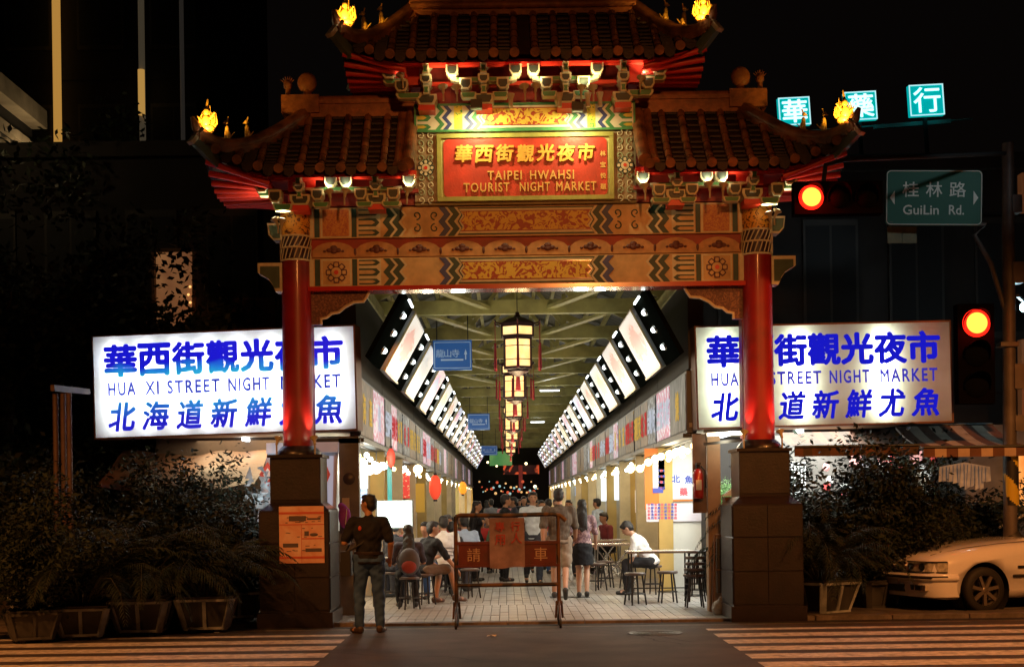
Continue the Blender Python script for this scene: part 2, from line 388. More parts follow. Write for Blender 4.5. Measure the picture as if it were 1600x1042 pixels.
def bent(x, z0, z1, w_, a, dirn=1):
    """zigzag band between z0 and z1"""
    h = z1 - z0; L = []
    for i, k in enumerate((0,1,0,1,0)): L.append((x + dirn*a*k, z0 + h*i/4))
    return L + [(p[0] + w_, p[1]) for p in reversed(L)]
def painted_beam(name, x0, x1, z0, z1, y0, y1, base, parent, cart, sq=True, bright=False, layers=None):
    """painted timber beam with colour fields raised a few mm"""
    b = MB(); b.box((x0,y0,z0),(x1,y1,z1)); be = b.build(name, base, parent)
    y = y0; h = z1 - z0
    mats = [creamy if bright else cream, green if bright else dgreen, blue, redp, orange_b, yellow, dragon, dragon_y, black]
    m = MB()
    def slab(poly, k, lift):
        m.prism(poly, y - .003*lift, y + .001, k)
    c = (x0+x1)/2; half = (x1-x0)/2
    for s in (-1, 1):
        def X(px): return c + s*(px)        # px: distance from centre
        def rect(a, b_, k, lift, za=z0+.012, zb=z1-.012):
            a_, bb = sorted((X(a), X(b_))); slab([(a_,za),(bb,za),(bb,zb),(a_,zb)], k, lift)
        if sq:
            rect(half-.07, half-.005, 0, 1); rect(half-.155, half-.085, 1, 1)
            rect(half-.57, half-.17, 0, 1); rect(half-.55, half-.19, 4, 2, z0+.03, z1-.03)
            rect(half-.645, half-.58, 1, 1)
            xs = half - .66
        else: xs = half - .01
        # long comb fields ending in arrow tips
        L = .30 if sq else .20
        rect(xs-L, xs, 0, 1)
        for q in range(3):
            zc = z0 + h*(q+.5)/3; hh = h*(.10 if q != 1 else .13)
            pts = [(X(xs-.01),zc-hh),(X(xs-L+.06),zc-hh),(X(xs-L+.01),zc),(X(xs-L+.06),zc+hh),(X(xs-.01),zc+hh)]
            if s < 0: pts.reverse()
            slab(pts, 1, 2)
            hh *= .5
            pts = [(X(xs-.01),zc-hh),(X(xs-L+.11),zc-hh),(X(xs-L+.07),zc),(X(xs-L+.11),zc+hh),(X(xs-.01),zc+hh)]
            if s < 0: pts.reverse()
            slab(pts, 4 if not bright else 5, 3)
        # zigzags
        xz = xs - L - .03
        for q, k in enumerate((1, 0, 1 if sq else 2, 0)):
            wz = (.085 if sq else .06) if k else .028
            poly = [(X(xz - (0 if i % 2 == 0 else .075)), z0 + .01 + (h-.02)*i/4) for i in range(5)]
            poly2 = [(X(xz - wz - (0 if i % 2 == 0 else .075)), z0 + .01 + (h-.02)*i/4) for i in range(4,-1,-1)]
            for i in range(4):
                a, b2 = poly[i], poly[i+1]; d2, c2 = poly2[4-i], poly2[3-i]
                quadp = [a, b2, c2, d2]
                if s > 0: quadp.reverse()
                slab(quadp, k, 1)
            xz -= wz + .006
        # field between the zigzags and the cartouche
        if bright:
            a = xz - .06; b2 = cart + .26
            if a > b2:
                p_ = sorted((X(a), X(b2))); slab([(p_[0],z0+.03),(p_[1],z0+.03),(p_[1],z1-.03),(p_[0],z1-.03)], 7, 1)
        # zigzags next to cartouche
        xz = cart + (.30 if sq else .24)
        for q, k in enumerate((2, 0, 1, 0)):
            wz = (.085 if sq else .06) if k else .028
            for i in range(4):
                za = z0 + .01 + (h-.02)*i/4; zb = z0 + .01 + (h-.02)*(i+1)/4
                oa = 0 if i % 2 == 0 else .075; ob = .075 - oa
                quadp = [(X(xz-oa),za),(X(xz-ob),zb),(X(xz-ob-wz),zb),(X(xz-oa-wz),za)]
                if s > 0: quadp.reverse()
                slab(quadp, k, 2)
            xz -= wz + .004
    def hexa(g, k, lift):
        a = cart + g*.8; hz = h/2 - .075 + g; zc = (z0+z1)/2
        slab([(c-a,zc-hz),(c+a,zc-hz),(c+a-.05,zc-hz*.5),(c+a,zc),(c+a-.05,zc+hz*.5),(c+a,zc+hz),(c-a,zc+hz),(c-a+.05,zc+hz*.5),(c-a,zc),(c-a+.05,zc-hz*.5)][::-1], k, lift)
    # split concave outline in convex rows to stay clean
    def rows(g, k, lift):
        a = cart + g*.8; hz = h/2 - .075 + g; zc = (z0+z1)/2
        for i in range(4):
            za = zc - hz + 2*hz*i/4; zb = za + 2*hz/4; oa = 0 if i % 2 == 0 else .05; ob = .05 - oa
            slab([(c-a+oa,za),(c+a-oa,za),(c+a-ob,zb),(c-a+ob,zb)], k, lift)
    rows(.055, 1, 3); rows(.035, 0, 4); rows(.008, 3, 5); rows(-.004, 6, 6)
    m.build('painted_field', mats, be)
    return be
# --- columns and pedestals
for s in (-1, 1):
    xc = XC + s*3.06
    b = MB(); n = 28
    b.lathe((xc,19.55,0), [(.208,2.1),(.198,3.2),(.192,gz(408))], n)
    co = b.build('column', redp, gate)
    b = MB(); b.lathe((xc,19.55,0), [(.2,gz(408)+.003),(.2,gz(370))], n); b.build('lattice_band', mat('band_dark', (.03,.015,.03), .5), co)
    b = MB()
    for q in range(20):
        t = 2*pi*q/20
        for r_ in range(2):
            za = gz(405)+r_*.155; zb = za+.13
            t2 = t + .22 + .1*r_
            b.tube([(xc+cos(t+(t2-t)*u)*.204, 19.55+sin(t+(t2-t)*u)*.204, za+(zb-za)*u) for u in (0,.5,1)], .009, 5)
    for z in (gz(407), gz(388), gz(370)):
        b.lathe((xc,19.55,z-.012), [(.203,0),(.212,.012),(.203,.024)], n)
    b.build('lattice', cream, co)
    b = MB(); b.lathe((xc,19.55,0), [(.2,gz(370)+.003),(.208,gz(350)),(.2,gz(326))], n); b.build('dragon_band', dragon_col, co)
    # rear post behind, square, dark red
    b = MB(); b.box((xc-.13+s*.02,20.2,.05),(xc+.13+s*.02,20.46,gz(455))); b.build('rear_post', redd, gate)
    # pedestal
    b = MB()
    b.box((xc-.33,19.2,1.62),(xc+.33,19.9,gz(712)))
    b.add([(xc-.33,19.2,1.62),(xc+.33,19.2,1.62),(xc+.33,19.9,1.62),(xc-.33,19.9,1.62),(xc-.45,19.03,1.52),(xc+.45,19.03,1.52),(xc+.45,20.05,1.52),(xc-.45,20.05,1.52)],
          [(4,5,1,0),(5,6,2,1),(6,7,3,2),(7,4,0,3)])
    b.box((xc-.45,19.03,.2),(xc+.45,20.05,1.52)); b.box((xc-.49,18.98,.0),(xc+.49,20.1,.2))
    b.box((xc-.36,19.17,gz(712)),(xc+.36,19.93,gz(712)+.04)); b.lathe((xc,19.55,gz(712)+.04),[(.3,0),(.3,.03),(.26,.08),(.215,.12)],24)
    pd = b.build('pedestal', stone, gate)
    for (z0_, z1_) in ((.23,.64),(.66,1.08),(1.10,1.50)):
        for (xa_, xb_) in ((-.44,-.005),(.005,.44)):
            b = MB(); e_ = .003*rnd.random(); b.box((xc+xa_,19.03-.010-e_,z0_),(xc+xb_,19.03,z1_)); b.build('stone_slab', stone2, pd)
        for sx in (-1,1):
            b = MB(); b.box((min(xc+sx*.45,xc+sx*.46),19.05,z0_),(max(xc+sx*.45,xc+sx*.46),20.03,z1_)); b.build('stone_slab', stone2, pd)
    b = MB(); b.box((xc-.32,19.192,1.66),(xc+.32,19.2,gz(712)-.03)); b.build('stone_slab', stone2, pd)
    # side wing brackets
    def wing(poly, y0=19.42, y1=19.68):
        p_ = [(xc + s*a, z) for a, z in poly]
        if s < 0: p_.reverse()
        cxx = sum(p[0] for p in p_)/len(p_); czz = sum(p[1] for p in p_)/len(p_)
        m_ = MB(); m_.prism(p_, y0, y1, 0)
        inner = [(cxx+(p[0]-cxx)*.80, czz+(p[1]-czz)*.76) for p in p_]
        m_.prism(inner, y0-.006, y0+.01, 1); return m_.build('wing_bracket', [cream, mat('wing_green', (.06,.10,.07), .6, var=.3)], gate)
    wing([(.17,gz(455)),(.26,gz(455)),(.29,gz(446)),(.35,gz(436)),(.43,gz(430)),(.49,gz(426)),(.49,gz(411)),(.17,gz(411))])
    wing([(.17,gz(376)),(.28,gz(376)),(.34,gz(368)),(.36,gz(350)),(.17,gz(350))])
# --- beams
xl, xr = XC-2.89, XC+2.89
lb = painted_beam('beam', xl, xr, gz(448), gz(404), 19.5, 19.75, orange_b, gate, .86)
ub = painted_beam('beam', xl, xr, gz(373), gz(326), 19.5, 19.75, orange_b, gate, .86)
b = MB(); b.box((xl,19.44,gz(455)),(xr,19.8,gz(448)-.002)); b.build('beam_trim', mat('glossy_red', (.5,.03,.02), .18, coat=.8), gate)
# petals on the square fields
def flower(xc_, zc_, y, r, parent, cols):
    b = MB()
    for q in range(8):
        t = q*pi/4
        cx_, cz_ = xc_+cos(t)*r*.68, zc_+sin(t)*r*.68
        pts = [(cx_+cos(t+u)*r*.34*(1.0 if i%2 else .8), cz_+sin(t+u)*r*.34*(1.0 if i%2 else .8)) for i, u in enumerate([k*pi/4 for k in range(8)])]
        b.prism(pts[::-1], y-.012, y, 0)
        pts = [(cx_+(p[0]-cx_)*.6, cz_+(p[1]-cz_)*.6) for p in pts]; b.prism(pts[::-1], y-.016, y-.012, 1)
    ring = [(xc_+cos(k*pi/8)*r*.45, zc_+sin(k*pi/8)*r*.45) for k in range(16)]
    b.prism(ring[::-1], y-.018, y, 1); b.prism([(xc_+(p[0]-xc_)*.45, zc_+(p[1]-zc_)*.45) for p in ring][::-1], y-.024, y-.018, 2)
    b.build('flower', cols, parent)
for s in (-1,1):
    for bm, zc_ in ((lb, (gz(448)+gz(404))/2),):
        flower(XC+s*(2.89-.37), zc_, 19.494, .15, bm, [mat('petal_dark', (.12,.04,.05), .6), orange_b, redb])
    b = MB(); b.box((XC+s*2.52-.17,19.486,gz(370)),(XC+s*2.52+.17,19.5,gz(329)))
    b.build('dragon_square', two_tone('dragon_sq', (.42,.10,.05), (.62,.28,.06), 16, 2.5, .5, soft=.15), ub)
# swirl marks on the orange fields
def spiral(cx_, cz_, r, a0, dirn, turns=1.25, n=18):
    out = []
    for i in range(n):
        u = i/(n-1); rr = r*(1-.78*u); t = a0 + dirn*turns*2*pi*u
        out.append((cx_ + cos(t)*rr, cz_ + sin(t)*rr))
    return out
def scroll(b, pts, y, r=.011, mi=0): b.tube([(p[0], y, p[1]) for p in pts], r, 5, mi)
for s in (-1,1):
    b = MB(); x_ = XC + s*1.33; zc_ = (gz(373)+gz(326))/2
    for u in (-1,1):
        for v in (-1,1):
            scroll(b, spiral(x_+u*.12, zc_+v*.085, .06, pi*.5*(-v), -u*v, 1.0, 14), 19.496, .009)
    b.build('scroll', mat('scroll_dark', (.05,.09,.08), .6), ub)
# carved strip between the beams
b = MB(); b.box((xl,19.56,gz(404)),(xr,19.74,gz(373))); st_ = b.build('carved_strip', redd, gate)
b = MB(); W = .585; n_ = 10
zt = gz(376); zb = gz(402)
for i in range(n_):
    x0 = xl + .05 + i*(xr-xl-.1)/n_; Wd = (xr-xl-.1)/n_
    pts = []
    for k in range(9):
        u = k/8; pts.append((x0+u*Wd, zb + (zt-zb)*(.42 + .5*sin(pi*u)**.6 if 0 < u < 1 else .42)))
    b.prism([(x0,zb-.0),(x0+Wd,zb-.0)] + pts[::-1], 19.525, 19.56, 0)
b.build('scallop', mat('carved_ochre', (.50,.25,.10), .5, var=.3, vs=10), st_)
b = MB()
for i in range(n_):
    x0 = xl + .05 + (i+.5)*(xr-xl-.1)/n_; zc_ = zb + (zt-zb)*.42
    for dx, dz, rr in ((0,.03,.05),(-.06,0,.04),(.06,0,.04),(-.12,-.012,.022),(.12,-.012,.022),(0,-.01,.05)):
        b.ell((x0+dx,19.525,zc_+dz), rr, .018, rr*.75, 10, 6)
    x1 = x0 + .5*(xr-xl-.1)/n_
    b.ell((x1,19.525,zb+.07), .018, .015, .05, 8, 5)
b.build('cloud_carving', mat('carved_dark', (.13,.04,.035), .55, var=.3, vs=12), st_)
# corner carvings under the beam
for s in (-1,1):
    pts = [(2.87,gz(456)),(2.10,gz(456)),(2.13,gz(463)),(2.17,gz(470)),(2.30,gz(471)),(2.42,gz(478)),(2.50,gz(486)),(2.60,gz(488)),(2.66,gz(494)),(2.74,gz(496)),(2.74,gz(505)),(2.87,gz(505))]
    pw = [(XC+s*a, z) for a, z in pts]
    b = MB()
    cxx = XC+s*2.87; czz = gz(456)
    for i in range(1, len(pw)-1):
        tri = [pw[0], pw[i], pw[i+1]]
        if s > 0: tri.reverse()
        b.prism(tri, 19.58, 19.68, 0)
    cb = b.build('corner_carving', two_tone('carving', (.10,.025,.02), (.25,.10,.06), 16, 2.5, .55, soft=.08), gate)
    b = MB(); b.tube([(p[0], 19.57, p[1]) for p in pw[1:-1]], .02, 8); b.build('carving_edge', mat('edge_cream', (.7,.6,.42), .4), cb)
# --- central tower: painted top beam, plaque, scroll panels
tb = painted_beam('beam', XC-1.43, XC+1.43, gz(215), gz(172), 19.35, 19.6, creamy, gate, .56, sq=False, bright=True)
b = MB()
for z in (gz(174), gz(214)): b.box((XC-1.44,19.335,z-.014),(XC+1.44,19.36,z+.014))
for s in (-1,1): b.box((XC+s*1.44-.012,19.333,gz(215)),(XC+s*1.44+.012,19.36,gz(172)))
b.build('beam_edging', green, tb)
b = MB(); b.box((XC-1.46,19.42,gz(326)),(XC+1.46,19.7,gz(216))); b.build('plaque_backing', mat('backing', (.28,.24,.13), .6, var=.25, vs=8), gate)
pq = None
x0, x1, z0, z1 = XC-1.16, XC+1.16, gz(322), gz(219)
b = MB(); b.box((x0,19.36,z0),(x1,19.42,z1)); pq = b.build('plaque', mat('plaque_frame', (.45,.42,.18), .45, var=.25, vs=9), gate)
b = MB()
for (a, c_, z_a, z_b) in ((x0,x1,z1-.055,z1),(x0,x1,z0,z0+.055),(x0,x0+.055,z0+.057,z1-.057),(x1-.055,x1,z0+.057,z1-.057)):
    b.box((a,19.325,z_a),(c_,19.36,z_b))
b.build('plaque_border', mat('frame_green', (.34,.33,.08), .45, var=.2, vs=9), pq)
b = MB(); r_ = .07; xa, xb, za, zb_ = XC-1.075, XC+1.075, gz(316), gz(227)
pts = []
for (cx_, cz_, t0) in ((xb-r_, zb_-r_, 0),(xa+r_, zb_-r_, pi/2),(xa+r_, za+r_, pi),(xb-r_, za+r_, 3*pi/2)):
    for k in range(6): pts.append((cx_+cos(t0+k*pi/10)*r_, cz_+sin(t0+k*pi/10)*r_))
b.prism(pts[::-1], 19.345, 19.37, 0); b.build('plaque_panel', mat('plaque_red', (.52,.035,.02), .42, var=.3, vs=5, dirt=.25, bump=.15), pq)
I4 = Matrix.Identity(4)
cw = (XC-.30, )
for i, ch in enumerate("華西街觀光夜市"):
    t = text(ch, 'character', gold, pq, (gx(728+i*31.3)+0, 19.325, gz(250+(i%2))), .215, shear=.12, bold=.035, extrude=.07)
for s_, py, xa_, xb_ in (("TAIPEI",284,764,816),("HWAHSI",284,829,896),("TOURIST",302,727,797),("NIGHT",302,813,859),("MARKET",302,869,930)):
    wpx = (xb_-xa_)*S; xm = gx((xa_+xb_)/2)
    text(s_, 'lettering', mat('gold_letter', (.66,.40,.12), .45, .2), pq, (xm, 19.33, gz(py)), .115, w=wpx, bold=.025, extrude=.08, spacing=1.2)
for i, ch in enumerate("林宝悦題"):
    text(ch, 'character', mat('gold_letter', ()), pq, (gx(941)+0, 19.338, gz(252+i*17)), .07, bold=.03, extrude=.03)
for s in (-1,1):
    xc_ = XC + s*1.31
    b = MB(); b.box((xc_-.145,19.37,gz(322)),(xc_+.145,19.42,gz(218))); sp = b.build('scroll_panel', mat('panel_taupe', (.33,.25,.15), .6, var=.3, vs=10), gate)
    b = MB(); zc_ = gz(270)
    for r2, k in ((1,0),(-1,0)):
        for q in range(4):
            z = zc_ + r2*(.13 + q*.098)
            for u in (-1,1):
                scroll(b, spiral(xc_+u*.068, z, .05, pi/2*r2 if q%2 else -pi/2*r2, u*r2*(1 if q%2 else -1), 1.1, 14), 19.362, .0085, 0 if q%2 else 1)
    b.build('scroll', [cream, mat('scroll_green', (.30,.36,.22), .5)], sp)
    flower(xc_, zc_, 19.366, .12, sp, [dgreen, cream, redb])

# --- roofs
YF = 18.6
def slope_z(zr, ze, t): return ze + (zr-ze)*(1-t)**1.25
def lift(ax, x_ridge, x_tip, up, t):
    u = max(0, (ax - (x_ridge*.8+x_tip*.2))/(x_tip - (x_ridge*.8+x_tip*.2)))
    return up * u*u * t
def half_roof(parent, sgn, x_in, x_ridge, x_tip, zr, ze, run, up, yc, spacing, off=0.0):
    """front/back slopes from x_in to the hip and the end slope, as deck + individual tile rows"""
    nx, nt_ = 26, 8
    def surf(ax, t, fb):   # ax = |x| offset; t = 0 ridge..1 eave; fb=-1 front
        return Vector((XC + sgn*ax, yc + fb*run*t, slope_z(zr, ze, t) + lift(ax, x_ridge, x_tip, up, t)))
    def tmin(ax): return 0 if ax <= x_ridge else (ax-x_ridge)/(x_tip-x_ridge)
    d = MB()
    for fb in (-1, 1):
        vs = []
        for i in range(nx+1):
            ax = x_in + (x_tip-x_in)*i/nx; t0 = tmin(ax)
            for j in range(nt_+1):
                t = t0 + (1-t0)*j/nt_; vs.append(surf(ax, t, fb))
        fs = [(i*(nt_+1)+j, i*(nt_+1)+j+1, (i+1)*(nt_+1)+j+1, (i+1)*(nt_+1)+j) for i in range(nx) for j in range(nt_)]
        d.add(vs, fs, 0, True)
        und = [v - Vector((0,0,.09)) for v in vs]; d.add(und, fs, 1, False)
    # end slope: between hips; param along y
    def end(yv, t):   # yv -1..1 at given t ; t from |yv| to 1
        ax = x_ridge + (x_tip-x_ridge)*t
        return Vector((XC+sgn*ax, yc + yv*run, slope_z(zr, ze, t) + lift(x_ridge+(x_tip-x_ridge)*abs(yv) if abs(yv) > t else max(ax*0+x_ridge+(x_tip-x_ridge)*abs(yv), x_ridge), x_ridge, x_tip, up, t)*1.0))
    vs = []
    ny = 14
    for i in range(ny+1):
        yv = -1 + 2*i/ny; t0 = abs(yv)
        for j in range(nt_+1):
            t = t0 + (1-t0)*j/nt_; vs.append(end(yv, t))
    fs = [(i*(nt_+1)+j, (i+1)*(nt_+1)+j, (i+1)*(nt_+1)+j+1, i*(nt_+1)+j+1) for i in range(ny) for j in range(nt_)]
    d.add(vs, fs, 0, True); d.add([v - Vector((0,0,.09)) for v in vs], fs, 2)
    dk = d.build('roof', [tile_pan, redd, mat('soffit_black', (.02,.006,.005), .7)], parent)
    # cover tile rows, each a row of overlapping barrels
    def row(path, r):
        b = MB(); L = 0
        # stepped barrels
        k = len(path)-1
        for i in range(k):
            b.cyl(path[i+1], path[i], r*1.07, r*.9, 9, caps=False)
        b.cyl(path[-1], path[-1]+(path[-1]-path[-2]).normalized()*.02, r*1.22, r*1.22, 12)
        b.build('tile_row', tile, dk)
    ax = x_in + off
    while ax < x_tip - .1:
        t0 = tmin(ax) + (.03 if ax > x_ridge else .0)
        n = max(2, int(6*(1-t0))+1)
        if t0 < .93:
            for fb in (-1, 1):
                row([surf(ax, t0 + (1-t0)*j/n, fb) + Vector((0,0,.035)) for j in range(n+1)], .052)
        ax += spacing
    for q in range(-2, 3):
        yv = q*.36; t0 = abs(yv) + .03; n = max(2, int(6*(1-t0)))
        row([end(yv, t0 + (1-t0)*j/n) + Vector((0,0,.035)) for j in range(n+1)], .052)
    # eave drip pieces between the rows
    b = MB(); ax = x_in + off + spacing/2
    while ax < x_tip - .1:
        p_ = surf(ax, 1, -1); b.prism([(p_.x-.07,p_.z+.03),(p_.x-.06,p_.z-.05),(p_.x,p_.z-.085),(p_.x+.06,p_.z-.05),(p_.x+.07,p_.z+.03)], p_.y-.02, p_.y+.005)
        ax += spacing
    b.build('drip_tiles', tile_pan, dk)
    # pan tile steps (overlapping courses)
    b = MB(); ax = x_in + off
    while ax < x_tip - .15:
        a2 = ax + spacing/2; t0 = tmin(a2)
        for j in range(11):
            t = t0 + (1-t0)*(j+.5)/11
            p_ = surf(a2, t, -1)
            b.box((p_.x-spacing*.28, p_.y-.05, p_.z-.01), (p_.x+spacing*.28, p_.y+.05, p_.z+.016))
        ax += spacing
    b.build('pan_tiles', tile_pan, dk, kind='stuff')
    # hip ridges with figures
    for fb in (-1, 1):
        path = []
        for j in range(13):
            t = j/12*1.0; ax = x_ridge + (x_tip-x_ridge)*t
            p_ = surf(ax, t, fb) + Vector((0,0,.10)); path.append(p_)
        e = path[-1] - path[-2]
        path.append(path[-1] + Vector((e.x*.7, e.y*.7, .09))); path.append(path[-1] + Vector((e.x*.4, e.y*.4, .12)))
        b = MB(); b.tube(path, [.085]*13 + [.06,.025], 8)
        for p_a, p_b in zip(path[:-2], path[1:-1]): b.beam(p_a+Vector((0,0,-.06)), p_b+Vector((0,0,-.06)), .14, .12)
        hr = b.build('hip_ridge', tile, dk)
        # corner rafter end block
        q_ = surf(x_tip, 1, fb)
        b = MB(); b.beam(surf(x_tip*.86+x_ridge*.14, .9, fb)-Vector((0,0,.16)), q_ + Vector((sgn*.08, fb*.08, .02)), .09, .13, 0)
        bb = q_ + Vector((sgn*.08, fb*.08, .02)); b.beam(bb, bb + Vector((sgn*.03, fb*.03, .035)), .11, .17, 1)
        b.build('corner_rafter', [mat('rafter_green', (.10,.14,.10), .5), cream], dk)
        # fan of red rafters beneath the corner
        for q in range(6):
            u = q/5
            en = end(fb*(.93-u*.80), .985) - Vector((0,0,.15))
            st = Vector((XC+sgn*(x_tip-.80), en.y - fb*.10*(1-u), ze-.12))
            b = MB(); b.cyl(st, en, .042, .042, 8); b.build('corner_fan_rafter', redb, dk)
    return dk, surf
b_sp = .262
lowz_r, lowz_e = 6.78, H + (CY-262)*YF/F
for s in (-1, 1):
    dk, surf = half_roof(gate, s, 1.50, 2.85, 4.08, lowz_r, lowz_e, 1.1, .36, YG, b_sp, off=.06)
    # main ridge
    b = MB()
    b.box((min(XC+s*1.46,XC+s*3.0),YG-.09,lowz_r-.03),(max(XC+s*1.46,XC+s*3.0),YG+.09,lowz_r+.14), 0)
    b.box((min(XC+s*1.46,XC+s*2.98),YG-.12,lowz_r+.14),(max(XC+s*1.46,XC+s*2.98),YG+.12,lowz_r+.19), 0)
    b.tube([(XC+s*1.46,YG,lowz_r+.2),(XC+s*2.75,YG,lowz_r+.2)], .07, 10, 0)
    rg = b.build('main_ridge', mat('ridge_tile', (.42,.15,.06), .5, var=.35, vs=12, bump=.3, dirt=.4), gate)
    xo = XC + s*2.98
    b = MB(); b.box((xo-.25,YG-.14,lowz_r+.02),(xo+.25,YG+.14,lowz_r+.26), 0)
    b.ell((xo-s*.08,YG,lowz_r+.45), .13, .07, .14, 16, 10); b.cyl((xo-s*.08,YG,lowz_r+.2),(xo-s*.08,YG,lowz_r+.36),.07,.05,10)
    b.cyl((xo+s*.18,YG,lowz_r+.2),(xo+s*.18,YG,lowz_r+.38),.03,.035,8)
    b.ell((xo+s*.18,YG,lowz_r+.42), .06, .05, .07, 10, 6)
    for q in range(7):
        t = -.9 + q*.3 + pi/2
        b.cyl((xo+s*.18,YG,lowz_r+.42),(xo+s*.18+cos(t)*.11,YG,lowz_r+.42+sin(t)*.12),.016,.006,5)
    b.build('ridge_ornament', mat('ridge_tile', ()), rg)
    # round gable end beside the tower
    b = MB(); path = [surf(1.50, t/8, -1) + Vector((0,0,.07)) for t in range(9)]
    b.tube(path, .085, 10); b.tube([v + Vector((s*.13,0,-.02)) for v in path], .06, 10); b.build('verge_ridge', tile, dk)
upz_r, upz_e = 8.12, H + (CY-86)*YF/F
for s in (-1, 1):
    dk2, surf2 = half_roof(gate, s, 0.0, 1.48, 2.32, upz_r, upz_e, 1.1, .26, YG, .262, off=.131)
b = MB(); b.box((XC-1.52,YG-.1,upz_r-.05),(XC+1.52,YG+.1,upz_r+.32), 0); b.box((XC-1.56,YG-.13,upz_r+.32),(XC+1.56,YG+.13,upz_r+.38))
b.tube([(XC-1.5,YG,upz_r+.4),(XC+1.5,YG,upz_r+.4)], .07, 10); b.tube([(XC-1.5,YG-.12,upz_r+.08),(XC+1.5,YG-.12,upz_r+.08)], .05, 8)
b.build('main_ridge', mat('ridge_tile', ()), gate)
for s in (-1,1):
    b = MB(); b.ell((XC+s*1.35,YG,upz_r+.62), .13, .07, .14, 14, 8); b.cyl((XC+s*1.35,YG,upz_r+.38),(XC+s*1.35,YG,upz_r+.5),.06,.05,8); b.build('ridge_ornament', mat('ridge_tile', ()), gate)
# figures sitting on the front hips, a flame-like one outermost
def figure(x, y, z, h, kind, s, parent):
    b = MB()
    if kind == 0:
        b.ell((x,y,z+.12*h), .26*h, .16*h, .14*h, 12, 7); b.ell((x+s*.04*h,y,z+.36*h), .15*h, .12*h, .24*h, 12, 8)
        b.ell((x+s*.02*h,y-.02,z+.66*h), .10*h, .09*h, .12*h, 10, 7); b.cyl((x+s*.02*h,y,z+.74*h),(x-s*.02*h,y,z+1.06*h),.06*h,.01,7)
        b.cyl((x-s*.05*h,y,z+.4*h),(x-s*.26*h,y-.04,z+.62*h),.05*h,.025*h,7); b.cyl((x+s*.12*h,y,z+.3*h),(x+s*.30*h,y-.04,z+.52*h),.05*h,.02*h,7)
        b.cyl((x+s*.2*h,y,z+.05*h),(x+s*.36*h,y,z+.26*h),.06*h,.02*h,6)
        for q in range(9):
            u = -1+q/4; b.tube([(x+u*.16*h,y,z+.10*h),(x+u*.30*h,y+.02,z+(.30+.1*(q%2))*h),(x+u*.24*h-s*.03*h,y,z+(.55+.22*(1-abs(u))+.08*(q%3))*h)], [.06*h,.045*h,.008*h], 6)
    else:
        b.ell((x,y,z+.18*h), .13*h, .12*h, .2*h, 10, 7); b.ell((x+s*.04*h,y,z+.42*h), .10*h, .10*h, .18*h, 10, 7)
        b.ell((x+s*.07*h,y,z+.72*h), .10*h, .085*h, .10*h, 10, 7); b.cyl((x+s*.12*h,y,z+.70*h),(x+s*.22*h,y,z+.68*h),.05*h,.03*h,7)
        b.cyl((x+s*.03*h,y,z+.78*h),(x-s*.02*h,y,z+.96*h),.035*h,.01,5)
        b.cyl((x+s*.10*h,y-.03,z),(x+s*.08*h,y-.02,z+.4*h),.04*h,.04*h,6); b.cyl((x-s*.1*h,y,z+.1*h),(x-s*.28*h,y,z+.3*h),.035*h,.015*h,6)
    b.build('roof_figure', mat('figure_gold', (.75,.48,.10), .4, .1), parent)
figs = []
for s in (-1,1):
    for (ax0, ztab, par, sf, xr_, xt_) in ((4.08, lowz_r, dk, surf, 2.85, 4.08),(2.32, upz_r, dk2, surf2, 1.48, 2.32)):
        zr_, ze_, up_ = (lowz_r, lowz_e, .36) if xt_ > 3 else (upz_r, upz_e, .26)
        for k in range(3):
            t = (.96, .78, .60)[k] if xt_ > 3 else (.93, .68, .44)[k]
            ax = xr_ + (xt_-xr_)*t
            z = slope_z(zr_, ze_, t) + lift(ax, xr_, xt_, up_, t) + .17
            hh = (.40,.30,.28)[k]
            figure(XC+s*ax, YG-1.1*t, z, hh, 0 if k == 0 else 1, s, gate)
            if k == 0: figs.append((XC+s*ax, YG-1.1*t, z))
# lamps that light the ridge figures: small spot on the tip of each corner
WARM = (1.0, .62, .20)
def spot_lamp(x, y, z, d, power, col=(1,.80,.45), r=.055, name='spot_lamp', spotlight=True, stem=.10, ang=110):
    d = Vector(d).normalized(); p = Vector((x,y,z))
    b = MB(); b.lathe(p, [(.018,-.09),(.022,-.03),(r*.9,0),(r,.012)], 12, 0, axis=d)
    b.tube([p - d*.09, p - d*.09 - Vector((0,0,stem))], .012, 6, 0)
    o = b.build(name, mat('lamp_body', (.45,.38,.22), .4), gate)
    b = MB(); b.lathe(p + d*.013, [(0.001,.012),(r*.6,.009),(r*.95,0)], 12, 0, axis=d); b.build('lens', emit('spot_lens', (1,.84,.5), 9), o)
    if power: lamp('spot_light', 'SPOT', p + d*.05, power, col, .03, aim=p + d, parent=o, spot=ang, blend=.7)
    return o
for (x, y, z) in figs:
    s = 1 if x > XC else -1
    spot_lamp(x + s*.02, y-.26, z-.02, (-s*.15,.75,.5), 45, (1,.48,.07), .03, 'figure_lamp', ang=75)
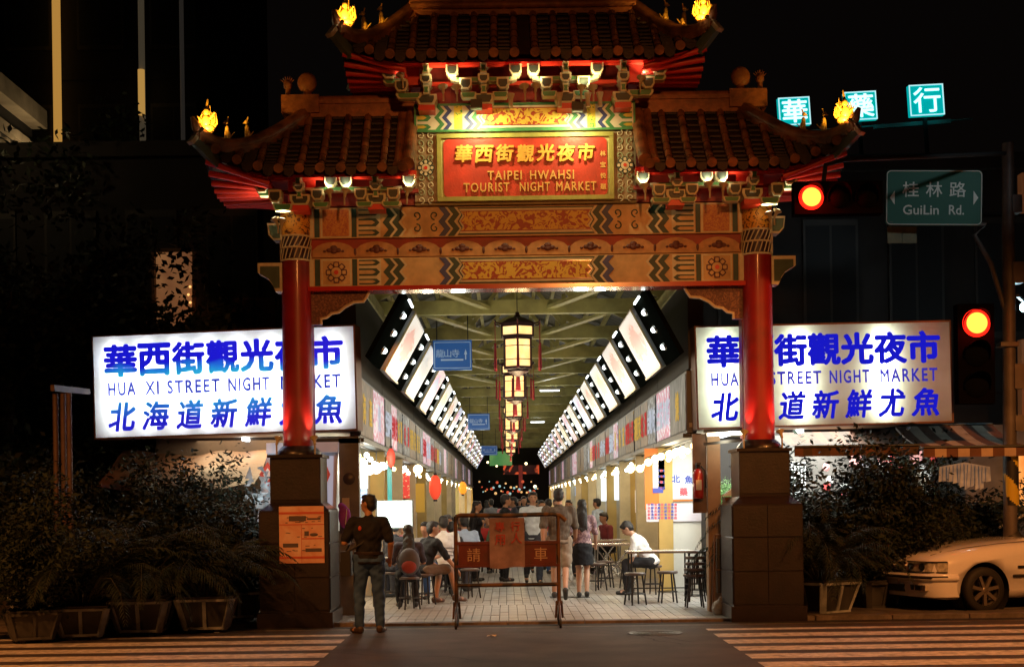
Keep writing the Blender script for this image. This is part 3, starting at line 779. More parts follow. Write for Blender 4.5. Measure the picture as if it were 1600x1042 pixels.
# --- bracket sets under the eaves
brk_dark = mat('bracket_dark', (.03,.045,.035), .45, var=.3, vs=10)
brk_green = mat('bracket_green', (.05,.22,.07), .45)
brk_edge = mat('bracket_edge', (.62,.60,.38), .4, dirt=.2, vs=8)
YB = 19.05
def outl(parent, name, poly, y0, y1, k=.74, inner=None, outer=None):
    cx_ = sum(p[0] for p in poly)/len(poly); cz_ = sum(p[1] for p in poly)/len(poly)
    m = MB(); m.prism(poly, y0, y1, 0); m.prism([(cx_+(p[0]-cx_)*k, cz_+(p[1]-cz_)*(k-.04)) for p in poly], y0-.008, y0+.01, 1)
    return m.build(name, [outer or brk_edge, inner or brk_dark], parent)
def bx(px): return XC + (px-821)*YB/F
def bz(py): return H + (CY-py)*YB/F
def cup(px, py, w_=19, h_=17, par=None, y=YB):
    x, z = bx(px), bz(py); a = w_/2*YB/F; h = h_/2*YB/F
    poly = [(x-a,z+h),(x+a,z+h),(x+a,z-h*.25),(x+a*.55,z-h),(x-a*.55,z-h),(x-a,z-h*.25)]
    return outl(par or gate, 'bracket_cup', poly, y-.1, y+.1)
def arm(px, py, w_=44, h_=11, par=None, y=YB+.05, inner=None):
    x, z = bx(px), bz(py); a = w_/2*YB/F; h = h_/2*YB/F
    poly = [(x-a,z+h),(x+a,z+h),(x+a,z),(x+a*.8,z-h),(x-a*.8,z-h),(x-a,z)]
    return outl(par or gate, 'bracket_arm', poly, y-.06, y+.08, .82, inner or brk_green)
def stack(px, y0, y1, gate_):
    """projecting stack of cups and arms seen end on"""
    hgt = y1 - y0; root = None
    items = [(0,14,13,-.22),(.27,9,15,-.16),(.50,14,14,-.10),(.75,9,14,-.04)]
    r = None
    for q, (u, wd, hh, dy) in enumerate(items):
        x, zc_ = bx(px), bz(y0 + u*hgt + hh/2)
        a = wd/2*1.25*YB/F; h = hh/2*YB/F
        if q % 2 == 0: poly = [(x-a,zc_+h),(x+a,zc_+h),(x+a,zc_-h*.2),(x+a*.5,zc_-h),(x-a*.5,zc_-h),(x-a,zc_-h*.2)]
        else: poly = [(x-a*.9,zc_+h),(x+a*.9,zc_+h),(x+a*.6,zc_),(x+a*.9,zc_-h),(x-a*.9,zc_-h),(x-a*.6,zc_)]
        o = outl(r or gate_, 'bracket_stack' if r is None else 'block', poly, YB+dy, YB+.3, .66, brk_green if q % 2 else brk_dark)
        if r is None: r = o
    x, zc_ = bx(px), bz(y1+5)
    a = 16*YB/F; h = 8*YB/F
    outl(r, 'bracket_base', [(x-a,zc_+h),(x+a,zc_+h),(x+a,zc_),(x+a*.75,zc_-h),(x-a*.75,zc_-h),(x-a,zc_)], YB+.02, YB+.35)
    b = MB(); b.box((x-a*.8,YB+.04,zc_-h-.07),(x+a*.8,YB+.35,zc_-h)); b.build('base_block', redb, r)
    return r
def mirror(px): return 1642 - px
# upper tier
for px in (667, 757): 
    for q in (px, mirror(px)): stack(q, 88, 148, gate)
for px, py in ((708,112),(807,112),(729,133),(787,133)):
    for q in (px, mirror(px)): cup(q, py)
for px, py, w_ in ((733,148,24),(783,148,24),(757,124,104)):
    for q in (px, mirror(px)): arm(q, py, w_, 9 if w_ < 60 else 7)
for q in (610, mirror(610)): cup(q, 113, 22, 22)
for q in (629, mirror(629)): cup(q, 135, 20, 18)
for q in (618, mirror(618)): arm(q, 125, 36, 8)
for q in (640, mirror(640)): arm(q, 148, 40, 9)
# lower tiers
for px in (467, 586):
    for q in (px, mirror(px)): stack(q, 264, 302, gate)
for px, py in ((517,282),(540,282),(639,282),(496,302),(563,302),(614,302)):
    for q in (px, mirror(px)): cup(q, py)
for px, py, w_ in ((500,316,26),(568,316,26),(610,316,30),(552,292,150)):
    for q in (px, mirror(px)): arm(q, py, w_, 8 if w_ < 60 else 6)
for q in (409, mirror(409)): cup(q, 286, 20, 22)
for q in (430, mirror(430)): cup(q, 304, 20, 19)
for q in (418, mirror(418)): arm(q, 296, 34, 10)
for q in (440, mirror(440)): arm(q, 319, 30, 10)
# red boards behind the brackets, eave purlins
def board(x0p, x1p, y0p, y1p, y, th, m, name):
    b = MB(); b.box((bx(x0p), y, bz(y1p)), (bx(x1p), y+th, bz(y0p))); return b.build(name, m, gate)
board(600, 1042, 88, 104, 18.98, .1, redb, 'eave_purlin'); board(655, 987, 84, 170, 19.5, .12, redd, 'bracket_board')
board(600, 1042, 122, 128, 19.2, .06, redb, 'tie_board')
for s in (-1,1):
    a, c_ = sorted((821+s*418, 821+s*171)); board(a, c_, 266, 277, 18.98, .1, redb, 'eave_purlin')
    a, c_ = sorted((821+s*380, 821+s*165)); board(a, c_, 262, 308, 19.5, .12, redd, 'bracket_board')
    a, c_ = sorted((821+s*400, 821+s*170)); board(a, c_, 288, 294, 19.25, .06, redd, 'tie_board')
    b = MB(); b.box((min(bx(821+s*330),bx(821+s*372)), 19.1, bz(293)), (max(bx(821+s*330),bx(821+s*372)), 19.16, bz(272))); b.build('end_board', redb, gate)
    b = MB(); b.box((min(bx(821+s*165),bx(821+s*205)), 19.15, bz(128)), (max(bx(821+s*165),bx(821+s*205)), 19.2, bz(100))); b.build('end_board', redb, gate)
# posts standing in the gap over the top beam, closing the tower body
for px in (700, 735, 790, 852, 907, 942):
    b = MB(); b.box((bx(px)-.03,19.42,gz(172)),(bx(px)+.03,19.48,gz(120))); b.build('lattice_post', redd, gate)
# small cup lamps
LC = (1.0, .74, .34)
for px, py in ((694,142),(715,143),(820,143),(838,142),(909,146),(926,146)):
    spot_lamp(bx(px), 18.85, bz(py)+0, (0.05*((px%7)-3),.35,1), 13, LC, .066)
for px in (799, 875, 919, 938):
    b = MB(); b.lathe((bx(px),19.0,bz(156)), [(.03,-.12),(.028,-.02),(.05,.06)], 10); b.build('unlit_lamp', mat('lamp_body', ()), gate)
for px, py, dx in ((629,120,-.5),(1002,131,.4),(515,300,-.4),(541,299,.3),(637,299,.2),(1104,296,-.2),(1127,298,.3),(1004,298,-.2)):
    spot_lamp(bx(px), 18.9, bz(py), (dx*.6,.32,1), 13, (1,.80,.5), .066)
for px, py, dx in ((427,337,-.5),(438,338,.1),(1201,338,-.2),(1214,335,.5)):
    spot_lamp(bx(px), 19.1, bz(py), (dx,.1,1), 12, (1,.86,.6), .060)
# two black floodlights over the painted top beam
for px, py in ((745,164),(903,170)):
    x, z = XC+(px-821)*18.95/F, H+(CY-py)*18.95/F
    b = MB(); b.box((x-.075,18.88,z-.05),(x+.075,19.02,z+.06)); b.box((x-.012,19.0,z+.03),(x+.012,19.35,z+.06))
    o = b.build('floodlight', black, gate)
    lamp('flood_spot', 'AREA', (x,18.93,z-.06), 19, (1,.88,.42), .12, .08, aim=(x*.8+XC*.2,19.4,z-.75), parent=o)
# lamps on the column bases
for s in (-1,1):
    xc = XC + s*3.06
    for u in (-1,1):
        x = xc + u*.235
        spot_lamp(x, 19.32, gz(682), (-u*.20,.42,1.0), 22, (1,.50,.28), .058, stem=.26, ang=60)

# notice on the left pedestal
def poster(name, label, cat, px0, py0, px1, py1, D, base, marks, yaw=0, parent=None):
    a = P(px0,py1,D); c_ = P(px1,py0,D); ctr = (a+c_)/2; w_ = c_.x-a.x; h_ = c_.z-a.z
    t = thing(name, label, cat, ctr)
    b = MB(); b.box((-w_/2,-.006,-h_/2),(w_/2,.0,h_/2)); b.build('sheet', base, t, local=True)
    return t, w_, h_
t, w_, h_ = poster('notice_poster', 'weathered orange and white notice sheet fixed to the dark left pedestal of the gateway', 'poster', 437, 790, 506, 880, 19.008,
                   two_tone('notice_paper', (.62,.25,.14), (.78,.55,.42), 5, .8, .5, soft=.25), None)
b = MB()
rr = random.Random(5)
for (x0, x1, z0, z1, k) in ((-.5,.5,.36,.40,0),(-.28,.1,.24,.33,1),(.12,.42,.26,.29,1),(-.5,.5,.17,.185,0),(-.01,.0,-.5,.17,0),(.06,.16,-.02,.06,1),(-.42,-.08,-.22,-.15,1),(.08,.44,-.30,-.24,1),(0,.5,-.08,-.06,0),(-.5,.5,-.42,-.38,0)):
    b.box((x0*w_,-.009,z0*h_),(x1*w_,-.006,z1*h_), k)
for i in range(26):
    x = rr.uniform(-.45,.40)*w_; z = rr.choice([.30,.22,.10,.02,-.05,-.2,-.28])*h_ + rr.uniform(-.01,.01)
    b.box((x,-.0095,z),(x+rr.uniform(.02,.07),-.006,z+.008), 1)
b.ell((.27*w_,-.008,-.0*h_), .055,.004,.022, 10, 6, 1)
b.build('print', [mat('poster_red', (.55,.10,.05), .6), mat('poster_ink', (.09,.07,.07), .6)], t, local=True)

# ================================================================= BIG LIGHT BOX SIGNS
ink = emit('sign_blue', (.008,.010,.62), .85)
def grad_ink(name, c0, c1, z0, z1, s):
    if name in MATS: return MATS[name]
    m = mat(name, c0, .5); N = m.node_tree.nodes; L = m.node_tree.links; b = N['Principled BSDF']
    tc = N.new('ShaderNodeTexCoord'); sp = N.new('ShaderNodeSeparateXYZ'); L.new(tc.outputs['Object'], sp.inputs[0])
    mr = N.new('ShaderNodeMapRange'); mr.inputs[1].default_value = z0; mr.inputs[2].default_value = z1
    no = N.new('ShaderNodeTexNoise'); no.inputs['Scale'].default_value = 2.2; L.new(tc.outputs['Object'], no.inputs['Vector'])
    ma = N.new('ShaderNodeMath'); ma.operation = 'MULTIPLY_ADD'; ma.inputs[1].default_value = .35; L.new(no.outputs['Fac'], ma.inputs[0]); L.new(sp.outputs['Z'], ma.inputs[2]); 
    L.new(ma.outputs[0], mr.inputs[0])
    cr = N.new('ShaderNodeValToRGB'); cr.color_ramp.elements[0].color = (*c1,1); cr.color_ramp.elements[1].color = (*c0,1)
    cr.color_ramp.elements[0].position = .15; cr.color_ramp.elements[1].position = .6
    L.new(mr.outputs[0], cr.inputs[0]); L.new(cr.outputs[0], b.inputs['Base Color']); L.new(cr.outputs[0], b.inputs['Emission Color']); b.inputs['Emission Strength'].default_value = s
    m.cycles.emission_sampling = 'NONE'; return m
def acrylic(name, col):
    m = bpy.data.materials.new(name); m.use_nodes = True; N = m.node_tree.nodes; L = m.node_tree.links; N.clear()
    o = N.new('ShaderNodeOutputMaterial'); tr = N.new('ShaderNodeBsdfTranslucent'); di = N.new('ShaderNodeBsdfDiffuse'); mx = N.new('ShaderNodeMixShader')
    tc = N.new('ShaderNodeTexCoord'); no = N.new('ShaderNodeTexNoise'); no.inputs['Scale'].default_value = 3; no.inputs['Detail'].default_value = 6
    L.new(tc.outputs['Object'], no.inputs['Vector'])
    cr = N.new('ShaderNodeValToRGB'); cr.color_ramp.elements[0].position = .3; cr.color_ramp.elements[1].position = .65
    cr.color_ramp.elements[0].color = (col[0]*.82,col[1]*.80,col[2]*.74,1); cr.color_ramp.elements[1].color = (*col,1)
    L.new(no.outputs['Fac'], cr.inputs[0]); L.new(cr.outputs[0], tr.inputs[0]); di.inputs[0].default_value = (.5,.48,.44,1)
    mx.inputs[0].default_value = .3; L.new(tr.outputs[0], mx.inputs[1]); L.new(di.outputs[0], mx.inputs[2]); L.new(mx.outputs[0], o.inputs[0])
    MATS[name] = m; return m
def big_sign(label, cx_, cz_, D, wd, ht, yaw, tilt, face, tubes, energy, col, inks, eng_mat, xfix=1.0):
    t = thing('light_box_sign', label, 'sign', (cx_, D, cz_), rz=yaw, ry=tilt)
    fr = mat('sign_frame', (.16,.07,.04), .5, .3, var=.3); x0, x1, z0, z1 = -wd/2, wd/2, -ht/2, ht/2
    b = MB(); e = .022
    for a, c_ in (((x0-e,-.01,z1),(x1+e,.34,z1+e)),((x0-e,-.01,z0-e),(x1+e,.34,z0)),((x0-e,-.01,z0),(x0,.34,z1)),((x1,-.01,z0),(x1+e,.34,z1)),((x0-e,.341,z0-e),(x1+e,.36,z1+e))): b.box(a, c_)
    b.build('frame', fr, t, local=True)
    b = MB(); b.quad((x0,.338,z0),(x1,.338,z0),(x1,.338,z1),(x0,.338,z1))
    for q in (x0+.004, x1-.004): b.quad((q,0.01,z0),(q,.338,z0),(q,.338,z1),(q,.01,z1))
    b.build('inner_lining', mat('lining', (.8,.8,.78), .8), t, local=True)
    b = MB(); b.quad((x0,0,z0),(x1,0,z0),(x1,0,z1),(x0,0,z1)); b.build('face', face, t, local=True)
    R = WORLD[t.name]
    for u in tubes:
        x = x0 + wd*u
        b = MB(); b.cyl((x,.20,z0+.08),(x,.20,z1-.08),.016,n=8); b.build('tube', mat('tube_glass', (.9,.9,.9), .3), t, local=True)
        d = bpy.data.lights.new('tube_light','AREA'); d.shape = 'RECTANGLE'; d.size = .05; d.size_y = ht*.82; d.energy = energy; d.color = col
        o = bpy.data.objects.new('tube_light', d); C.objects.link(o); o.parent = t; o.location = (x,.17,0); o.rotation_euler = (pi/2,0,pi) if False else (-pi/2,0,0)
        o.rotation_euler = (-pi/2, 0, 0)
    # rows of writing
    top, eng, low = inks
    n = 7; cwid = wd*.086
    for i, ch in enumerate("華西街觀光夜市"):
        text(ch, 'character', top, t, (x0+wd*(.105+i*.1315), -.004, z0+ht*.755), ht*.30, w=None if False else ht*.315, bold=.045)
    for s_, u0, u1 in (("HUA",.055,.16),("XI",.20,.25),("STREET",.285,.485),("NIGHT",.52,.675),("MARKET",.72,.945)):
        text(s_, 'lettering', eng, t, (x0+wd*(u0+u1)/2, -.004, z0+ht*.475), ht*.125, w=wd*(u1-u0), bold=.035, spacing=1.25)
    for i, ch in enumerate("北海道新鮮尤魚"):
        text(ch, 'character', low, t, (x0+wd*(.105+i*.1315), -.004, z0+ht*.20), ht*.27, w=ht*.27, bold=.034, shear=.16)
    # carrying brackets at the back
    b = MB()
    for q in (-.35,.35): b.box((wd*q-.03,.36,-ht*.4),(wd*q+.03,.75,-ht*.34)); b.box((wd*q-.03,.36,ht*.34),(wd*q+.03,.75,ht*.4))
    b.build('mount', mat('mount_steel', (.06,.05,.05), .5, .6), t, local=True)
    return t
gi = grad_ink('gradient_ink', (.010,.010,.70), (.02,.42,.80), .24, .68, .85)
gi2 = grad_ink('gradient_ink_low', (.02,.26,.75), (.010,.012,.62), -.40, .20, .85)
DL = 20.7
cL = P(349, 597.5, DL)
big_sign('long white lit sign with blue gradient characters left of the gateway column', cL.x, cL.z, DL, 3.76, 1.43, radians(-6), radians(-.9), acrylic('acrylic_white', (.95,.96,.96)),
         [.08,.2,.32,.44,.56,.68,.80,.92], 7.6, (.94,.99,1.0), (gi, emit('sign_blue2', (.03,.05,.50), .8), gi2), None)
cR = P(1288.5, 585, DL)
big_sign('yellowed white lit sign with plain blue characters right of the gateway column', cR.x, cR.z, DL, 3.62, 1.40, radians(3.5), radians(-.9), acrylic('acrylic_aged', (.90,.90,.74)),
         [.10,.40,.73], 13.5, (.88,1.0,.86), (ink, emit('sign_blue3', (.03,.03,.50), .8), ink), None)
# ================================================================= ARCADE
XL, XR = -2.08, 2.58
beamc = mat('beam_paint', (.42,.40,.14), .55, var=.3, vs=3, dirt=.4)
sheet = mat('roof_sheet', (.045,.05,.035), .6, .3, var=.4, vs=2)
steel_d = mat('dark_steel', (.05,.055,.055), .45, .5)
steel = mat('steel', (.45,.45,.44), .28, .9)
wallc = [mat('cream_wall', (.70,.62,.42), .7, var=.12, dirt=.2, vs=3), mat('white_wall', (.74,.74,.70), .6, var=.08, dirt=.2, vs=3), mat('grey_wall', (.44,.40,.30), .7, var=.2, vs=3), mat('ochre_wall', (.55,.38,.12), .7, var=.15, vs=3)]
roof_t = thing('arcade_roof', 'pale green timber and steel gabled roof covering the market street', 'arcade roof', (.25, 21, 4.97))
y = 21.6; k = 0; ZB = 4.97; ZR = 6.3; XM = .25
bcoords = []
def rel(me): return me
while y < 92:
    b = MB(); b.beam((XL-.3,y,ZB),(XR+.3,y,ZB),.16,.24)
    bo = b.build('cross_beam', beamc, roof_t)
    b = MB()
    for s in (-1,1):
        b.beam((XM+s*2.75,y,ZB+.08),(XM,y,ZR),.12,.16)
        b.beam((XM+s*.95,y,ZB+.1),(XM+s*.95,y,ZB+.78),.09,.09)
        b.beam((XM+s*.95,y,ZB+.12),(XM+s*.15,y,ZR-.15),.08,.08)
    b.beam((XM,y,ZB+.1),(XM,y,ZR-.1),.1,.1)
    b.build('truss', beamc, roof_t)
    if k < 5:
        b = MB()
        for s in (-1,1): b.beam((XM+s*1.75,y+.05,ZB-.05),(XM+s*(.55),y+3.9,ZB-.02),.14,.06)
        b.build('diagonal_brace', beamc, roof_t)
    y += 4.0; k += 1
for s in (-1,1):
    b = MB()
    for q in range(8):
        u = q/7; b.beam((XM+s*2.7*(1-u)+s*.03, 21.2, ZB+.15+(ZR-ZB-.05)*u+.05),(XM+s*2.7*(1-u)+s*.03, 92, ZB+.15+(ZR-ZB-.05)*u+.05),.07,.09)
    b.build('purlin', beamc, roof_t)
    b = MB(); n = 90
    # corrugated sheeting
    vs = []; L0 = 21.0; L1 = 93.0; m_ = 360
    for i in range(m_+1):
        yy = L0 + (L1-L0)*i/m_; dz = .02 if i % 2 else 0
        vs += [(XM+s*3.0, yy, ZB+.12+dz), (XM, yy, ZR+.18+dz)]
    b.add(vs, [(2*i,2*i+1,2*i+3,2*i+2) for i in range(m_)], 0)
    b.build('roof_sheet', sheet, roof_t)
# side wall plates above the fascias
for s, X in ((-1,XL),(1,XR)):
    b = MB(); b.box((min(X-.12*-s*0, X+s*.15), 21.2, 4.75), (max(X, X+s*.15), 92, 4.93)); b.build('wall_plate', beamc, roof_t)

FL = (.92,1.0,.98)
bulbw = emit('bulb_white', (.85,1,.97), 7)
bulby = emit('bulb_warm', (1,.72,.34), 8)
tubew = emit('tube_white', (.9,.97,1), 6)
ord_ = ['first','second','third','fourth','fifth','sixth','seventh','eighth','ninth','tenth','eleventh','twelfth','thirteenth','fourteenth','fifteenth','sixteenth']
def image_face(name, c1, c2, c3, es):
    """printed picture of a lit panel: pale ground with a blurred flower or dish and faint rows of print"""
    if name in MATS: return MATS[name]
    m = mat(name, c1, .4); N = m.node_tree.nodes; L = m.node_tree.links; b = N['Principled BSDF']
    tc = N.new('ShaderNodeTexCoord')
    no = N.new('ShaderNodeTexNoise'); no.inputs['Scale'].default_value = 4.5; no.inputs['Detail'].default_value = 7; no.inputs['Distortion'].default_value = 1.2
    L.new(tc.outputs['Generated'], no.inputs['Vector'])
    vm = N.new('ShaderNodeVectorMath'); vm.operation = 'DISTANCE'; vm.inputs[1].default_value = (.5,.5,.62); L.new(tc.outputs['Generated'], vm.inputs[0])
    ad = N.new('ShaderNodeMath'); ad.operation = 'SUBTRACT'; L.new(vm.outputs['Value'], ad.inputs[0]); 
    mu = N.new('ShaderNodeMath'); mu.operation = 'MULTIPLY'; mu.inputs[1].default_value = .62; L.new(no.outputs['Fac'], mu.inputs[0]); L.new(mu.outputs[0], ad.inputs[1])
    cr = N.new('ShaderNodeValToRGB'); e = cr.color_ramp.elements; e[0].position = .0; e[0].color = (*c2,1); e[1].position = .22; e[1].color = (*c1,1)
    x = e.new(.10); x.color = (*c3,1); L.new(ad.outputs[0], cr.inputs[0])
    L.new(cr.outputs[0], b.inputs['Base Color']); L.new(cr.outputs[0], b.inputs['Emission Color']); b.inputs['Emission Strength'].default_value = es*.78
    return m
faces = [image_face('flower_print', (.80,.82,.80), (.62,.33,.30), (.74,.62,.58), .72), image_face('blue_print', (.55,.68,.92), (.85,.40,.55), (.62,.60,.85), .72),
         image_face('pale_print', (.88,.90,.92), (.5,.55,.6), (.75,.78,.8), .66), image_face('pink_print', (.85,.70,.80), (.35,.45,.75), (.85,.4,.55), .72),
         image_face('cool_print', (.70,.82,.90), (.75,.65,.45), (.8,.8,.7), .7)]
fasc = [two_tone('fascia_gold', (.02,.02,.025), (.45,.28,.05), 5, 1.5, .60, es=.14, soft=.1, stretch=(1,2.5,.6)), two_tone('fascia_grey', (.025,.03,.035), (.26,.27,.28), 5, 1.0, .56, es=.10, soft=.15, stretch=(1,3,.5)),
        two_tone('fascia_lit', (.50,.16,.30), (.70,.74,.85), 6, 1.2, .52, es=.45, soft=.08, stretch=(1,1.5,1)), two_tone('fascia_blue', (.03,.045,.07), (.35,.42,.5), 7, 1.0, .56, es=.18, soft=.12),
        two_tone('fascia_brown', (.06,.04,.025), (.22,.14,.08), 4, 1.0, .5, es=.15, soft=.2)]
wordsL = ["海產","燒","生猛海鮮","台灣小吃","蛇湯","清粥小菜"]
def bay(side, i, y0):
    s = -1 if side == 'left' else 1
    X = XL if s < 0 else XR
    y1 = y0 + 4.25
    o_ = ord_[i] if i < 16 else 'last'
    t = thing('shop_bay', f'{o_} open shop bay from the gateway on the {side} side of the arcade', 'shop', (X, y0, 0), group='shop bays lining the arcade')
    wm = wallc[(i*3 + (0 if s < 0 else 1)) % 4] if i else (wallc[0] if s < 0 else wallc[1])
    b = MB(); b.box((min(X+s*.02,X+s*3.0), y0+4.1, 0), (max(X+s*.02,X+s*3.0), y0+4.2, 3.3)); b.build('partition_wall', wm, t)
    if i > 0 or s < 0:
        b = MB(); b.box((min(X+s*3.0,X+s*3.1), y0+(1.4 if i == 0 else 0), 0), (max(X+s*3.0,X+s*3.1), y1, 3.3)); b.build('back_wall', wallc[(i+1) % 3], t)
    b = MB(); b.box((min(X+s*.03,X+s*3.1), y0, 2.62), (max(X+s*.03,X+s*3.1), y0+4.1, 2.68)); b.build('ceiling', mat('shop_ceiling', (.5,.48,.42), .8), t)
    b = MB(); b.box((min(X,X+s*.24), y0+4.05, 0), (max(X,X+s*.24), y0+4.25, 2.5)); b.build('post', wallc[0] if (i % 3) else wallc[3], t)
    b = MB(); b.box((min(X+s*.03,X+s*.25), y0-.02, 3.45), (max(X+s*.03,X+s*.25), y1-.03, 4.9)); b.build('upper_wall', mat('upper_dark', (.05,.05,.045), .8), t)
    if i > 0 or s > 0:
        cy0, cy1 = (y0+.5, y0+2.6) 
        if not (s > 0 and i == 0):
            b = MB(); b.box((min(X+s*.45,X+s*1.1), cy0, 0), (max(X+s*.45,X+s*1.1), cy1, .9)); c_ = b.build('counter', mat('counter_steel', (.5,.5,.48), .3, .7), t)
            b = MB(); b.box((min(X+s*.42,X+s*1.13), cy0-.03, .9), (max(X+s*.42,X+s*1.13), cy1+.03, .94)); b.build('counter_top', mat('counter_top', (.7,.68,.62), .3), c_)
            b = MB()
            for q in range(9):
                yy = cy0+.15+q*.22; hh = rnd.uniform(.1,.3); xx = X+s*rnd.uniform(.55,.95)
                b.cyl((xx,yy,.94),(xx,yy,.94+hh),.05,.05*rnd.uniform(.5,1.4),8,mi=q%4)
            b.build('counter_goods', [mat('good_red',(.5,.06,.04),.4), mat('good_white',(.75,.72,.66),.4), mat('good_green',(.08,.25,.08),.5), mat('good_amber',(.5,.25,.04),.4)], c_)
    # lit box on the wall: poster or menu
    pm_ = [two_tone('menu_a', (.80,.82,.85), (.15,.12,.5), 30, .3, .62, es=.5, stretch=(1,1,1.6)), two_tone('menu_b', (.75,.12,.08), (.82,.70,.3), 26, .5, .58, es=.4), two_tone('menu_c', (.82,.80,.72), (.6,.15,.2), 34, .3, .6, es=.5)]
    if not (i == 0):
        for q in range(2):
            xa = X + s*(.35+q*.9); b = MB(); b.box((min(xa,xa+s*.7), y0+4.07, 1.3), (max(xa,xa+s*.7), y0+4.097, 1.3+rnd.uniform(.5,.9))); b.build('menu_board', pm_[(i+q) % 3], t)
    # light
    col = (1.0,.74,.42) if (i+ (s>0)) % 4 != 1 else (.95,1,.92)
    en = (210 if i < 3 else 130)
    lamp('shop_light', 'AREA', (X+s*1.5, y0+2.0, 2.58), en, col, 2.2, 3.2, aim=(X+s*1.5, y0+2.0, 0), parent=t)
    b = MB()
    for q in range(2): b.box((min(X+s*(.8+q),X+s*(.86+q)), y0+1.0, 2.56), (max(X+s*(.8+q),X+s*(.86+q)), y0+2.4, 2.61))
    b.build('ceiling_tube', tubew, t)
    if i < 8: lamp('string_light', 'POINT', (X-s*.22, y0+2.1, 2.2), 24, (1,.76,.42) if (i % 3) else (1,.9,.7), .12, parent=t)
    # string of bulbs under the fascia edge
    nb = 6 if i < 6 else 4
    for q in range(nb):
        yy = y0 + .3 + q*(3.9/nb); zz = 2.36 - .05*((q*7) % 3)
        b = MB(); b.ell((X+s*.12, yy, zz), .042 if i < 8 else .06, n=10, m=6); b.build('bulb', bulby if (i+q//3) % 2 == 0 else bulbw, t)
    b = MB(); b.tube([(X+s*.12, y0+.1, 2.46),(X+s*.12, y1-.1, 2.46)], .012, 5); b.build('bulb_wire', black, t)
    # canopy gutter and purple fairy-light strip under the fascia
    b = MB(); b.box((min(X-s*.06,X+s*.2), y0, 2.47), (max(X-s*.06,X+s*.2), y1-.02, 2.53)); b.build('fascia_gutter', steel_d, t)
    rb = random.Random(i*7+(3 if s > 0 else 50))
    if i > 0 or s < 0:
        for q in range(3):
            w_ = rb.uniform(.25,.7); h_ = rb.uniform(.3,.8); zz = rb.uniform(1.5,2.0); yy = y0 + rb.uniform(.2,3.9); xa = X + s*rb.uniform(.10,.5)
            if s < 0 and i == 0: yy = y0 + 2.2 + q*.6
            b = MB(); b.box((min(xa,xa+s*w_),yy,zz),(max(xa,xa+s*w_),yy+.05,zz+h_)); b.build('menu_board', [emit('box_white', (.85,.95,1), 1.1), emit('box_warm', (1,.75,.35), .9), two_tone('box_red', (.70,.05,.04), (.9,.6,.3), 22, .4, .62, es=.7), two_tone('box_pink', (.85,.5,.6), (.5,.1,.4), 25, .4, .62, es=.7), two_tone('box_blue', (.3,.5,.85), (.8,.9,1), 25, .4, .62, es=.7)][rb.randrange(5)], t)
        for q in range(2):
            b = MB(); c_ = (X+s*rb.uniform(.2,.9), y0+rb.uniform(.5,3.5), rb.uniform(1.95,2.2)); b.ell(c_, rb.uniform(.05,.10), n=10, m=6); b.build('bulb', bulby if rb.random() < .6 else bulbw, t)
    # fascia sign
    fg = thing('fascia_sign', f'{o_} long fascia sign from the gateway above the {side} shop row', 'sign', (X, y0+2.1, 2.98), group='fascia signs above the shops')
    seg = 2 if i % 2 == 0 else 3
    b = MB(); b.box((min(X-s*.0,X+s*.14), y0+.02, 2.54), (max(X,X+s*.14), y1-.04, 3.42)); b.build('sign_box', mat('box_grey', (.12,.12,.12), .5), fg)
    for q in range(seg):
        ya = y0 + .06 + q*(4.1/seg); yb = ya + 4.1/seg - .06
        fm_ = fasc[(i*2+q+(1 if s > 0 else 4)) % 5]
        if s < 0 and i == 0: fm_ = fasc[4] if q == 0 else fasc[2]
        b = MB(); b.box((min(X-s*.012,X), ya, 2.58), (max(X-s*.012,X), yb, 3.38)); f_ = b.build('sign_face', fm_, fg)
        if i < 6:
            wtxt = wordsL[(i*2+q+(s>0)) % 6]; n = len(wtxt)
            for j, ch in enumerate(wtxt):
                me = text_mesh(ch, bold=.04); u = (j+.5)/n; 
                yy = (ya + (yb-ya)*u) if s < 0 else (yb - (yb-ya)*u)
                me.transform(Matrix.Translation((X-s*.018, yy, 2.98)) @ Matrix.Rotation(s*-pi/2 if s < 0 else -pi/2, 4, 'Z') @ Matrix.Diagonal((.42,.42,.42,1)))
                put(me, 'character', [emit('char_gold', (.75,.50,.12), .55), emit('char_pale', (.6,.65,.75), .6), emit('char_red', (.7,.08,.08), .5)][(i+q) % 3], fg)
    # tilted light panel leaning inwards
    zb, zt_, xb, xt = 3.60, 4.42, (-1.80 if s < 0 else 2.34), (-1.34 if s < 0 else 1.90)
    pn = thing('tilted_light_panel', f'{o_} backlit picture panel from the gateway leaning over the {side} shops', 'light panel', (xb, y0, zb), group='tilted lit picture panels')
    Lp = 2.35
    d = Vector((xt-xb, 0, zt_-zb)); nrm = Vector((d.z*-s*1.0, 0, d.x*s)).normalized()   # towards the aisle and down
    if nrm.x*-s < 0: nrm = -nrm
    def pl(u, yy, off): return Vector((xb,0,zb)) + d*u + nrm*off + Vector((0,yy,0))
    def slab(b, u0, u1, ya, yb, o0, o1, mi=0):
        vs = [pl(u0,ya,o0),pl(u1,ya,o0),pl(u1,yb,o0),pl(u0,yb,o0),pl(u0,ya,o1),pl(u1,ya,o1),pl(u1,yb,o1),pl(u0,yb,o1)]
        b.add(vs, [(0,1,2,3),(7,6,5,4),(0,4,5,1),(1,5,6,2),(2,6,7,3),(3,7,4,0)], mi)
    yp = y0 + 1.0
    b = MB(); slab(b, -.03, 1.03, yp-.04, yp+Lp+.04, -.12, 0.0); b.build('panel_frame', steel, pn)
    b = MB(); slab(b, 0, 1, yp, yp+Lp, .0, .012); b.build('panel_face', faces[(i if i < 1 else i+1+(s>0)) % 5] if i > 1 or s < 0 or i == 0 else faces[0], pn)
